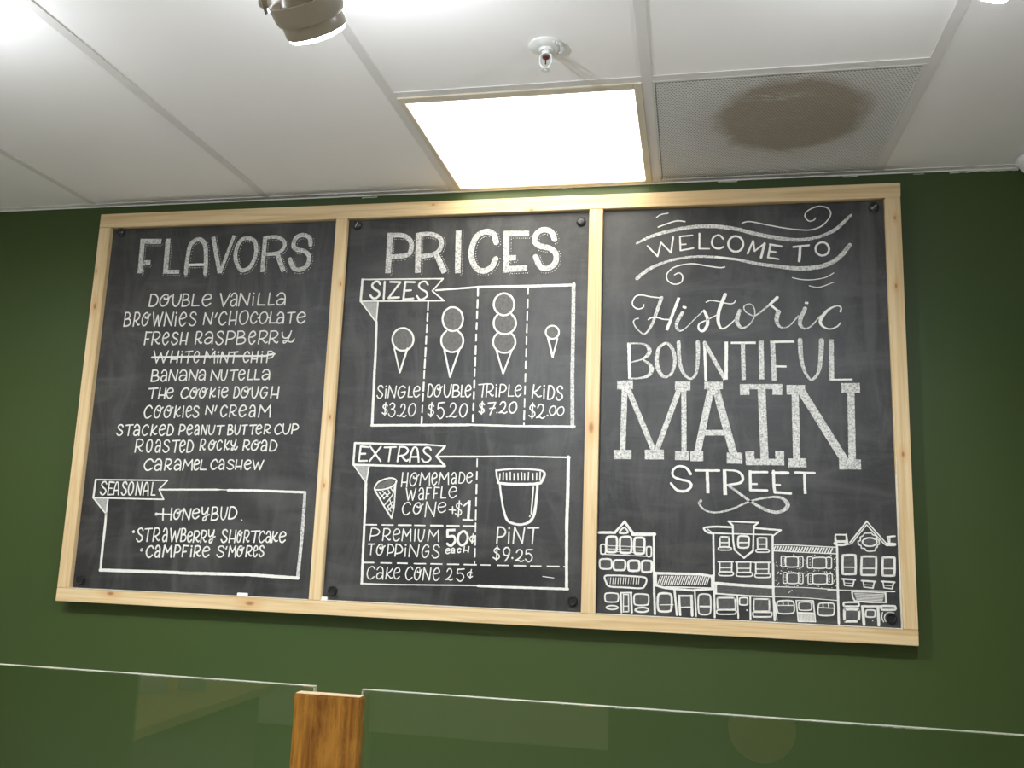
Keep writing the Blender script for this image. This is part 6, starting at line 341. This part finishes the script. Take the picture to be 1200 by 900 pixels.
# ------------------------------------------------------------------ track lights
M_can = mat('track_light_taupe', (.34, .30, .24), .32, .5, noise=(12, (.30, .27, .215), .3, .7))
M_lens = mat('lit_lamp_lens', (.9, .9, .9), .3, .5, emit=SPOT_COL, estr=LENS_EMIT)
M_track = mat('track_white', (.7, .7, .68), .4, .4, noise=(8, (.66, .66, .64), .3, .7))
track = tag(bx('light_track', -2.0, 2.0, -1.372, -1.338, H-.022, H-.0006, M_track, None, .002), 'white ceiling track that carries the spotlights', 'track')
def track_light(x, y, z, aim, label, twist=0.0, power=1.0):
    """x, y, z: centre of the lens rim; aim: direction the lamp points to"""
    t = empty('track_light', label, 'spotlight', (x, y, z))
    zA = -Vector(aim).normalized(); xA = (Vector((1, -.2, 0))-zA*zA.dot(Vector((1, -.2, 0)))).normalized()
    R = Matrix((xA, zA.cross(xA), zA)).transposed().to_4x4() @ Matrix.Scale(1.45, 4)                       # local +Z runs from the lens up to the neck
    # lamp: bell with narrow neck
    bm = bmesh.new(); lathe(bm, [(.0325, .0015), (.0335, .003), (.0338, .012), (.0335, .019), (.0315, .023), (.0295, .027), (.024, .046), (.0185, .062), (.0165, .072), (.0165, .088), (.0, .090)], 40, R); new_obj('lamp_bell', bm, M_can, t, True)
    bm = bmesh.new(); lathe(bm, [(.0322, .0045), (.0322, .001), (.0305, -.002), (.024, -.0042), (.012, -.0055), (0, -.006)], 40, R); new_obj('lens', bm, M_lens, t, True)
    # gimbal band round the bell, thin inside
    bm = bmesh.new(); lathe(bm, [(.0338, .0145), (.0365, .0165), (.0385, .022), (.0395, .034), (.0400, .037), (.0385, .0375), (.0370, .036), (.0362, .026), (.0345, .0205), (.0338, .0145)], 44, R); new_obj('gimbal_band', bm, M_can, t, True)
    Q = R @ Matrix.Rotation(twist, 4, 'Z')
    for s in (-1, 1):
        bm = bmesh.new(); pts = []
        for k in range(13):
            u = k/12*math.pi*.5; pts.append(Q @ Vector((s*.047*math.cos(u*1.0) if k < 12 else 0, 0, .030+.091*math.sin(u)**1.25)))
        tube(bm, pts, .0105, 12, .24, (Q.to_3x3() @ Vector((0, 1, 0)))); new_obj('yoke_arm', bm, M_can, t, True)
        bm = bmesh.new(); lathe(bm, [(0, .0525), (.004, .052), (.0055, .0495), (.0055, .041), (0, .041)], 18, Q @ Matrix.Translation((0, 0, .040)) @ Matrix.Rotation(s*math.pi/2, 4, 'Y')); new_obj('rivet', bm, M_can, t, True)
    bm = bmesh.new(); lathe(bm, [(.0, .13), (.0175, .13), (.0175, .086), (.0, .086)], 28, R); new_obj('socket', bm, M_can, t, True)
    top = Q @ Vector((0, 0, .121)); bm = bmesh.new(); dz = H-.022-z
    tube(bm, [top, (top.x*1.05, top.y*1.05, top.z+.02), (top.x*1.05, (top.y-1.355-y*1.0)*.5+top.y*.0 if False else top.y, dz-.03)], .007, 12); new_obj('stem', bm, M_can, t, True)
    bm = bmesh.new(); box(bm, top.x-.045, top.x+.045, top.y-.016, top.y+.016, dz-.034, dz-.0005); bmesh.ops.bevel(bm, geom=bm.edges[:], offset=.004, segments=2, affect='EDGES'); new_obj('track_adapter', bm, M_can, t, True)
    ld = bpy.data.lights.new('spot_beam', 'SPOT'); ld.energy = SPOT_W*power; ld.color = SPOT_COL; ld.spot_size = math.radians(112); ld.spot_blend = .9; ld.shadow_soft_size = .03
    lo = bpy.data.objects.new('spot_beam', ld); COL.objects.link(lo); lo.parent = t
    a = Vector(aim).normalized(); lo.location = a*.03; lo.rotation_euler = a.to_track_quat('-Z', 'Y').to_euler()
    # added fill light beside the lamp for the ceiling glow, no source there
    ld = bpy.data.lights.new('ceiling_fill', 'POINT'); ld.energy = FILL_W*power; ld.color = (.86, .92, 1); ld.shadow_soft_size = .012
    lo = bpy.data.objects.new('ceiling_fill', ld); COL.objects.link(lo); lo.parent = t; lo.location = (.02, .085, .105)
    return t
track_light(-.110, -1.326, H-.272, (.13, .74, -.66), 'taupe gimbal spotlight with glowing rim at the top of the picture left of centre', 0.1)
track_light(.845, -1.285, H-.262, (-.35, .62, -.66), 'spotlight cut by the top right edge of the picture, only its glowing lens showing', 0, .75)
track_light(-1.09, -1.33, H-.262, (-.25, .6, -.72), 'spotlight on the track beyond the left edge of the picture')

# ------------------------------------------------------------------ framed menu board
YF, YBRD = -.05, -.033                       # frame face, chalkboard face
board = empty('menu_board', 'wide triple chalkboard menu in a pine frame on the green wall', 'chalkboard', (0, -.001, 0))
zz = lambda v: H+v/1000
def rail(name, bl, br, tr, tl, mt, label=None, y1=-.001):
    bm = bmesh.new(); q = [(p[0]/1000, zz(p[1])) for p in (bl, br, tr, tl)]
    hexa(bm, [(x, y1, z) for x, z in q]+[(x, YF, z) for x, z in q]); bmesh.ops.recalc_face_normals(bm, faces=bm.faces)
    bmesh.ops.bevel(bm, geom=bm.edges[:], offset=.0012, segments=2, affect='EDGES'); o = new_obj(name, bm, mt, board); o.location = (0, .001, 0)
    if label: o['label'] = label
    return o
rail('frame_rail', (-1418.5, -93.5), (1015.5, -91.2), (1016.3, -50.2), (-1418, -47.5), pine('pine_top', 'x', [(-.30, zz(-60), .004), (.0, zz(-88), .006)]), 'top pine rail')
rail('frame_rail', (-1422.8, -1269.5), (1015.6, -1268.5), (1016.2, -1229.8), (-1422.3, -1230.8), pine('pine_bottom', 'x', [(-1.24, zz(-1240), .009), (-.79, zz(-1248), .010)]), 'bottom pine rail')
rail('frame_stile', (-1422.2, -1230.4), (-1382, -1230.4), (-1378.5, -94), (-1418.2, -94), pine('pine_left', 'z', [(-1.402, zz(-355), .008), (-1.412, zz(-240), .005)]), 'left pine stile')
rail('frame_stile', (-610.5, -1230), (-574.5, -1230), (-570.2, -93), (-606.5, -93), pine('pine_mid_left', 'z', [(-.578, zz(-300), .005), (-.583, zz(-705), .006), (-.587, zz(-905), .005)]))
rail('frame_stile', (168.8, -1229.8), (207.5, -1229.8), (209.2, -92.5), (170.5, -92.5), pine('pine_mid_right', 'z', [(.187, zz(-728), .012)]))
rail('frame_stile', (980, -1229.6), (1015.8, -1229.6), (1014.8, -91.5), (975, -91.5), pine('pine_right', 'z', [(.999, zz(-150), .004), (.995, zz(-340), .005), (.996, zz(-790), .006)]), 'right pine stile')

M_strip = mat('pale_lit_edge', (.80, .76, .66), .6, .3, noise=(30, (.72, .67, .56), .3, .7))  # thin cream strips added; their pale colour carries the bright lit inner edge
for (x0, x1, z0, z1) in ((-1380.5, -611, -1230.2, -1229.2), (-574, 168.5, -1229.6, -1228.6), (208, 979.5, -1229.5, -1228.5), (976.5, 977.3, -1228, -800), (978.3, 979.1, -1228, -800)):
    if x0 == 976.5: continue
    bx('lit_edge_strip', x0/1000, x1/1000, -.0508, -.0345, zz(z0), zz(z1), M_strip, board).location = (0, .001, 0)
def slate(name, seed, marks=()):
    """black chalkboard with wiped chalk dust"""
    m = mat(name, (.03, .03, .03), .36, .34); t = NT(m); o = seed*7.3
    n1 = t.noise(t.map((1, 1, 1), (o, 0, o)), 2.6, 6, .62, .5); n2 = t.noise(t.map((5, 1, 1.4), (o, 3, 0)), 2.2, 5, .65, 1.0); n3 = t.noise(t.map((1.3, 1, 6), (0, 5, o)), 2.4, 5, .65, .8); n4 = t.noise(t.map(), 260, 2)
    a = t.rng(n1, .32, .72); b = t.rng(n2, .46, .74); c3 = t.rng(n3, .48, .76)
    c = t.mix(a, (.013, .0133, .0150), (.027, .027, .0275)); c = t.mix(t.math('MULTIPLY', b, .75), c, (.068, .068, .066)); c = t.mix(t.math('MULTIPLY', c3, .7), c, (.064, .064, .062))
    for (x, z, sx, sz, col, amt) in marks:
        dd = t.dist(t.map((1/sx, 0, 1/sz)), (x/sx, 0, zz(z*1000)/sz)); f = t.math('MULTIPLY', t.rng(t.math('ADD', dd, t.math('MULTIPLY', t.math('SUBTRACT', n3, .5), .7)), .75, 1.15, 1, 0), amt); c = t.mix(f, c, col)
    c = t.mix(t.math('MULTIPLY', t.rng(n4, .3, .8), .12), c, (.085, .085, .085)); t.color(c)
    t.link(t.rng(n1, .3, .7, .40, .55), t.b.inputs['Roughness']); return m
wiped = (.011, .011, .012); dusty = (.085, .085, .081)
PANELS = []
for k, (x0, x1, mk) in enumerate(((-1.3815, -.6045, [(-1.15, -.60, .10, .22, wiped, .5), (-.72, -.68, .07, .25, wiped, .45), (-.72, -.93, .10, .05, dusty, .3)]),
                                  (-.5765, .1735, [(-.02, -.75, .085, .028, wiped, .8), (-.05, -1.135, .17, .03, wiped, .9), (-.20, -.25, .3, .13, dusty, .22), (-.43, -1.20, .15, .02, dusty, .4)]),
                                  (.2035, .978, [(.30, -.22, .16, .16, dusty, .3), (.75, -.5, .1, .2, wiped, .3), (.93, -.3, .02, .25, dusty, .35)]))):
    o = bx('chalkboard_panel', x0, x1, YBRD, YBRD+.004, zz(-1228), zz(-95), slate('slate_%d' % k, k+1, mk), board)
    o.location = (0, .001, 0); PANELS.append(o)
    o['label'] = ('left blackboard panel listing flavours', 'middle blackboard panel listing prices', 'right blackboard panel with welcome lettering')[k]
bx('backing_board', -1.38, .978, YBRD+.0045, -.0005, zz(-1228), zz(-95), M_dark, board).location = (0, .001, 0)

# chalk ---------------------------------------------------------------
def chalk(name, lo, hi, a, b, sc_):
    m = mat(name, hi, .9, .15); t = NT(m); n = t.noise(t.map(), sc_, 3, .7); n2 = t.noise(t.map(), 40, 3)
    c = t.mix(t.rng(n, a, b), lo, hi); c = t.mix(t.math('MULTIPLY', t.rng(n2, .4, .7), .25), c, tuple(v*.75 for v in hi)); t.color(c); return m
M_fine = chalk('chalk_line', (.36, .36, .34), (.66, .655, .62), .28, .46, 420)
M_soft = chalk('chalk_broad', (.20, .20, .195), (.57, .565, .54), .38, .56, 260)
M_fill = chalk('chalk_smudge', (.062, .062, .061), (.105, .105, .102), .30, .75, 120)
M_bfill = chalk('chalk_rubbed', (.25, .25, .24), (.38, .38, .365), .30, .75, 200)
M_scoop = chalk('chalk_scoop_shading', (.085, .085, .083), (.155, .152, .146), .30, .75, 120)
def crom(P, W_, closed, n=5):
    out = []; N = len(P); rngs = range(N if closed else N-1)
    for i in rngs:
        g_ = (lambda j: j % N) if closed else (lambda j: max(0, min(N-1, j)))
        p0, p1, p2, p3 = (P[g_(i+j)] for j in (-1, 0, 1, 2)); w1, w2 = W_[i % N], W_[(i+1) % N]
        for s in range(n):
            u = s/n; out.append((tuple(.5*(2*p1[k]+(p2[k]-p0[k])*u+(2*p0[k]-5*p1[k]+4*p2[k]-p3[k])*u*u+(3*p1[k]-p0[k]-3*p2[k]+p3[k])*u**3) for k in (0, 1)), w1+(w2-w1)*u))
    if not closed: out.append((P[-1], W_[-1]))
    return out
def parse(s):
    head_, pts = s.split(' '); kind = head_[0]; ws = [float(v) for v in head_[1:].split(',')]
    v = [float(a) for a in pts.split(',')]; P = list(zip(v[::2], v[1::2]))
    return kind, ws, P
def ribbon(bm, kind, ws, P, y, mi):
    """one chalk stroke as a ribbon lying on the board; returns its outline for the dotted shading"""
    def V(x, z): return bm.verts.new((x/1000, y, zz(z)))
    def face(vs):
        f = bm.faces.new(vs); f.material_index = mi
    if kind == 'f':
        face([V(*p) for p in P]); return []
    if kind == 'd':
        r = ws[0]/2; vs = [V(P[0][0]+r*random.uniform(.85, 1.15)*math.cos(a), P[0][1]+r*random.uniform(.85, 1.15)*math.sin(a)) for a in (i*math.pi/4 for i in range(8))]; face(vs); return []
    W_ = ws if len(ws) == len(P) else [ws[0]+(ws[-1]-ws[0])*i/max(len(P)-1, 1) for i in range(len(P))] if len(ws) > 1 else ws*len(P)
    closed = kind == 'c'
    if kind in 'sc': S_ = crom(P, W_, closed)
    else:
        S_ = []
        for (a, b, wa, wb) in zip(P, P[1:], W_, W_[1:]):
            n = max(2, int(math.hypot(b[0]-a[0], b[1]-a[1])/6)); n = min(n, 60)
            for s in range(n): S_.append(((a[0]+(b[0]-a[0])*s/n, a[1]+(b[1]-a[1])*s/n), wa+(wb-wa)*s/n))
        S_.append((P[-1], W_[-1]))
    N = len(S_); L_, R_, out = [], [], []
    for i in range(N):
        a = S_[(i-1) % N][0] if closed else S_[max(i-1, 0)][0]; b = S_[(i+1) % N][0] if closed else S_[min(i+1, N-1)][0]
        tx, tz = b[0]-a[0], b[1]-a[1]; l = math.hypot(tx, tz) or 1; nx, nz = -tz/l, tx/l
        (x, z), wd = S_[i]; j1 = random.uniform(.90, 1.10) if wd < 9 else 1+random.uniform(-.55, .55)/wd; j2 = random.uniform(.90, 1.10) if wd < 9 else 1+random.uniform(-.55, .55)/wd
        L_.append((x+nx*wd/2*j1, z+nz*wd/2*j1)); R_.append((x-nx*wd/2*j2, z-nz*wd/2*j2))
        out += [((x+nx*wd/2, z+nz*wd/2), (nx, nz)), ((x-nx*wd/2, z-nz*wd/2), (-nx, -nz))]
    vl = [V(*p) for p in L_]; vr = [V(*p) for p in R_]
    for i in range(N if closed else N-1):
        j = (i+1) % N; face((vl[i], vl[j], vr[j], vr[i]))
    if not closed:
        for e, s in ((0, -1), (N-1, 1)):
            a, b = (S_[0][0], S_[1][0]) if e == 0 else (S_[N-2][0], S_[N-1][0]); l = math.hypot(b[0]-a[0], b[1]-a[1]) or 1; tx, tz = (b[0]-a[0])/l*s, (b[1]-a[1])/l*s
            (x, z), wd = S_[e]
            if kind == 'b':
                for q in (-.4, -.1, .2, .45): out.append(((x-tz*wd*q, z+tx*wd*q), (tx, tz)))
                continue
            cap = [(x+wd/2*(tx*math.cos(q)-tz*math.sin(q)), z+wd/2*(tz*math.cos(q)+tx*math.sin(q))) for q in (-.9, -.3, .3, .9)]
            first, last = (vr[e], vl[e]) if s == 1 else (vl[e], vr[e])
            face([first]+[V(*p) for p in cap]+[last])
            for q in (-.9, -.3, .3, .9): out.append(((x+wd/2*(tx*math.cos(q)-tz*math.sin(q)), z+wd/2*(tz*math.cos(q)+tx*math.sin(q))), (tx*math.cos(q)-tz*math.sin(q), tz*math.cos(q)+tx*math.sin(q))))
    return out
def seg_d(p, a, b):
    vx, vz = b[0]-a[0], b[1]-a[1]; l = vx*vx+vz*vz or 1e-9; t_ = max(0, min(1, ((p[0]-a[0])*vx+(p[1]-a[1])*vz)/l)); return math.hypot(p[0]-a[0]-vx*t_, p[1]-a[1]-vz*t_)
YS = YBRD-.0008+.001
for pi_, name, label, data in CHALK:
    bm = bmesh.new(); outlines = []; segs = []; lift = 0
    for s in data.split(';'):
        kind, ws, P = parse(s); big = max(ws) > 9.5
        lift += 1
        o_ = ribbon(bm, kind, ws, P, YS+.0004 if kind == 'f' else YS-lift*2.5e-6, 2 if kind == 'f' else 1 if big else 0)
        if name == 'title_lettering':
            outlines += o_
            SP = [q for q, _ in crom(P, [ws[0]]*len(P), kind == 'c')] if kind in 'sc' else P
            if kind == 'c': SP = SP+[SP[0]]
            segs += [(a, b, (max(ws))/2) for a, b in zip(SP, SP[1:])]
    if name == 'title_lettering':              # dotted shading, down and to the right of every thick stroke
        done = []
        for (x, z), (nx, nz) in outlines:
            if nx*.75-nz*.66 < .25: continue
            px_, pz_ = x+nx*3.5+1.8, z+nz*3.5-2.2
            if any(seg_d((px_, pz_), a, b) < h+1.2 for a, b, h in segs): continue
            if any(abs(px_-q[0])+abs(pz_-q[1]) < 5.6 for q in done): continue
            done.append((px_, pz_)); ribbon(bm, 'd', [random.uniform(1.7, 2.6)], [(px_, pz_)], YS, 0)
    bmesh.ops.recalc_face_normals(bm, faces=bm.faces)
    for f in bm.faces:
        if f.normal.y > 0: f.normal_flip()
    me = bpy.data.meshes.new(name); bm.to_mesh(me); bm.free()
    for mm in (M_fine, M_soft, M_bfill if name == 'banner_drawing' else M_scoop if 'cone' in name else M_fill): me.materials.append(mm)
    o = bpy.data.objects.new(name, me); COL.objects.link(o); o.parent = PANELS[pi_]; o.location = (0, -.001, 0)
    if label: o['label'] = label

# black plastic screw caps that hold the panels
M_cap = mat('black_plastic', (.012, .012, .013), .3, .5, noise=(30, (.02, .02, .02), .3, .7))
M_slot = mat('pale_slot', (.35, .35, .34), .5, .4, noise=(90, (.1, .1, .1), .3, .7))  # pale slots; on one cap the grey stands in for small glints
for k, (x, z, hollow, ang) in enumerate(((-1349, -105, 0, .4), (-1354, -1204, 1, 0), (-542, -111, 0, 1.1), (145, -125, 0, .7), (-545, -1202, 1, 0), (144, -1199, 1, 0), (949, -113, 0, .75), (955, -1204, 1, 0))):
    bm = bmesh.new(); A = Matrix.Translation((x/1000, YBRD, zz(z))) @ Matrix.Rotation(math.pi/2, 4, 'X')
    if hollow: lathe(bm, [(.0135, 0), (.0135, .008), (.0115, .0125), (.0095, .0125), (.0085, .009), (.0, .0085)], 28, A)
    else: lathe(bm, [(.0135, 0), (.0135, .004), (.011, .008), (.006, .0098), (0, .0102)], 28, A)
    cap = new_obj('screw_cap', bm, M_cap, board, True); cap.location = (0, .001, 0)
    if not hollow:
        bm = bmesh.new(); Bm = A @ Matrix.Rotation(ang, 4, 'Z')
        c8 = [Bm @ Vector(v) for v in ((-.009, -.0011, .0085), (.009, -.0011, .0085), (.009, .0011, .0085), (-.009, .0011, .0085), (-.009, -.0011, .0108), (.009, -.0011, .0108), (.009, .0011, .0108), (-.009, .0011, .0108))]
        hexa(bm, [tuple(v) for v in c8]); new_obj('slot', bm, M_slot if k in (6, 2) else M_cap, cap)

# chalk stubs left on the bottom rail
M_stub = mat('white_chalk_stick', (.84, .83, .78), .9, .1, noise=(80, (.74, .73, .69), .3, .7))
for (x, l, lab) in ((-819, .030, 'small white chalk stub on the ledge of the left blackboard'), (-566, .016, 'tiny white chalk crumb at the foot of the first divider')):
    bm = bmesh.new(); zt = zz(-1230.3)+.0052
    tube(bm, [(x/1000-l/2, -.041, zt), (x/1000-l/2+.002, -.041, zt), (x/1000+l/2-.002, -.041, zt), (x/1000+l/2, -.041, zt)], .0050, 12); tag(new_obj('chalk_stub', bm, M_stub, None, True), lab, 'chalk')

# ------------------------------------------------------------------ sneeze guard: post, two glass panes on a low counter
mg = bpy.data.materials.new('clear_glass'); mg.use_nodes = True; nt = mg.node_tree; nt.nodes.clear()
out = nt.nodes.new('ShaderNodeOutputMaterial'); fr = nt.nodes.new('ShaderNodeFresnel'); fr.inputs[0].default_value = 1.5
tr = nt.nodes.new('ShaderNodeBsdfTransparent'); tr.inputs[0].default_value = (.955, .975, .955, 1); gl = nt.nodes.new('ShaderNodeBsdfGlossy'); gl.inputs['Roughness'].default_value = .01; gl.inputs[0].default_value = (1, 1, 1, 1)
mx = nt.nodes.new('ShaderNodeMixShader'); nt.links.new(fr.outputs[0], mx.inputs[0]); nt.links.new(tr.outputs[0], mx.inputs[1]); nt.links.new(gl.outputs[0], mx.inputs[2]); nt.links.new(mx.outputs[0], out.inputs[0])
M_edge = mat('ground_glass_edge', (.58, .61, .52), .25, .7, noise=(7, (.42, .47, .38), .35, .7))
mp = mat('stained_wood', (.30, .13, .03), .38, .45); t = NT(mp)
g1 = t.rng(t.noise(t.map((60, 60, 3), (2, 0, 1)), 1.0, 5, .65, .8), .35, .68); g2 = t.noise(t.map((180, 180, 9)), 1.2, 3); g3 = t.rng(t.noise(t.map((26, 26, 9)), 1.8, 4, .65), .42, .62)
c = t.mix(g1, (.64, .30, .045), (.20, .07, .012)); c = t.mix(t.rng(g2, .4, .62, 0, .5), c, (.11, .04, .01)); c = t.mix(t.math('MULTIPLY', g3, .55), c, (.66, .33, .055)); t.color(c)
M_end = mat('pale_end_grain', (.72, .55, .36), .7, .2, noise=(160, (.58, .40, .24), .3, .7))
M_ctop = mat('counter_laminate', (.62, .60, .56), .4, .4, noise=(6, (.56, .54, .5), .3, .7))
M_white = mat('white_laminate', (.82, .81, .78), .35, .4, noise=(5, (.78, .77, .74), .3, .7))
M_cfront = mat('counter_front', (.16, .15, .13), .6, .3, noise=(5, (.13, .12, .11), .3, .7))
CT = .92                                      # counter top height
cn = empty('service_counter', 'low service counter below the glass guard', 'counter', (0, -1.35, 0))
bx('worktop', -2.4, 2.4, -.27, .27, CT-.04, CT, M_ctop, cn, .004); bx('body', -2.35, 2.35, -.22, .22, 0, CT-.0402, M_cfront, cn)
bc = empty('bounce_counter', 'unseen pale counter added along the green wall to bounce light upward', 'counter', (0, -.31, 0))  # unseen white-topped counter, added to bounce light onto the ceiling
bx('worktop', -3.0, 2.5, -.32, .3, CT-.04, CT, M_white, bc, .004); bx('body', -2.95, 2.45, -.28, .3, 0, CT-.0402, M_cfront, bc)
GT = H-1.2335
post = empty('wood_post', 'orange brown stained wooden post between the two glass panes', 'post', (.0065, -1.4, CT))
bm = bmesh.new(); box(bm, -.0452, .0438, 0, .0185, .0002, GT-CT-.0075); bmesh.ops.bevel(bm, geom=bm.edges[:], offset=.0015, segments=2, affect='EDGES'); new_obj('board', bm, mp, post)
bm = bmesh.new(); box(bm, -.0440, .0426, .001, .0175, GT-CT-.0077, GT-CT-.0068); new_obj('end_grain', bm, M_end, post)
def pane(x0, x1, label, cut):
    y0, y1, th = -1.3806, -1.3746, .0035
    t = empty('glass_pane', label, 'glass', ((x0+x1)/2, (y0+y1)/2, CT)); o_ = t.location
    def loc(o): o.location = (-o_.x, -o_.y, -o_.z); return o
    loc(bx('sheet', x0+.002, x1-.002, y0, y1, CT+.0002, GT-.002, mg, t))
    loc(bx('top_edge', x0, x1, y0-.0003, y1+.0003, GT-.0012, GT, M_edge, t, .0005))
    xe = x1 if cut > 0 else x0
    loc(bx('side_edge', xe-.0022, xe, y0-.0003, y1+.0003, CT+.0002, GT-.0022, M_edge, t, .0004) if cut > 0 else bx('side_edge', xe, xe+.0022, y0-.0003, y1+.0003, CT+.0002, GT-.0022, M_edge, t, .0004))
pane(-1.9, -.0190, 'clear glass guard pane left of the wooden post', 1)
pane(.0445, 2.3, 'clear glass guard pane right of the wooden post', -1)

# ------------------------------------------------------------------ what the glass mirrors: the room behind the camera
M_ply = mat('side_counter_wood', (.62, .42, .2), .4, .4, noise=(3, (.52, .34, .16), .3, .7))
M_paper = mat('white_paper', (.82, .81, .77), .8, .2, noise=(20, (.76, .75, .7), .3, .7))
sc2 = empty('side_counter', 'long wooden side counter behind the camera', 'counter', (-2.2, -3.9, 0))
bx('worktop', -.55, .52, -.95, 1.0, CT-.04, CT, M_ply, sc2, .004); bx('body', -.5, .45, -.9, .95, 0, CT-.0402, M_cfront, sc2)
for k, (x, y, a, h) in enumerate(((-2.25, -4.2, .3, .2), (-2.1, -4.35, -.2, .26), (-1.95, -4.5, .1, .24), (-2.45, -3.9, .5, .18))):
    bm = bmesh.new(); mm = Matrix.Rotation(a, 4, 'Z'); hexa(bm, [tuple(mm @ Vector(v)) for v in ((-.08, .03, 0), (.08, .03, 0), (.08, .002, h), (-.08, .002, h), (-.08, .025, 0), (.08, .025, 0), (.08, 0, h), (-.08, 0, h))])
    o = new_obj('paper_card', bm, M_paper); o.location = (x, y, CT+.0005); tag(o, ('wide leaning white card on the side counter', 'tallest white card on the side counter', 'white card at the far end of the side counter', 'lowest white card nearest the front of the side counter')[k], 'card', 'white cards on the side counter')
bm = bmesh.new(); lathe(bm, [(0, 0), (.20, 0), (.205, .01), (.20, .02), (0, .02)], 40, Matrix.Translation((.88, RY+.0205, H-2.13)) @ Matrix.Rotation(math.pi/2, 4, 'X'))
tag(new_obj('round_plaque', bm, M_ply, None, True), 'round wooden plaque on the back wall', 'plaque')
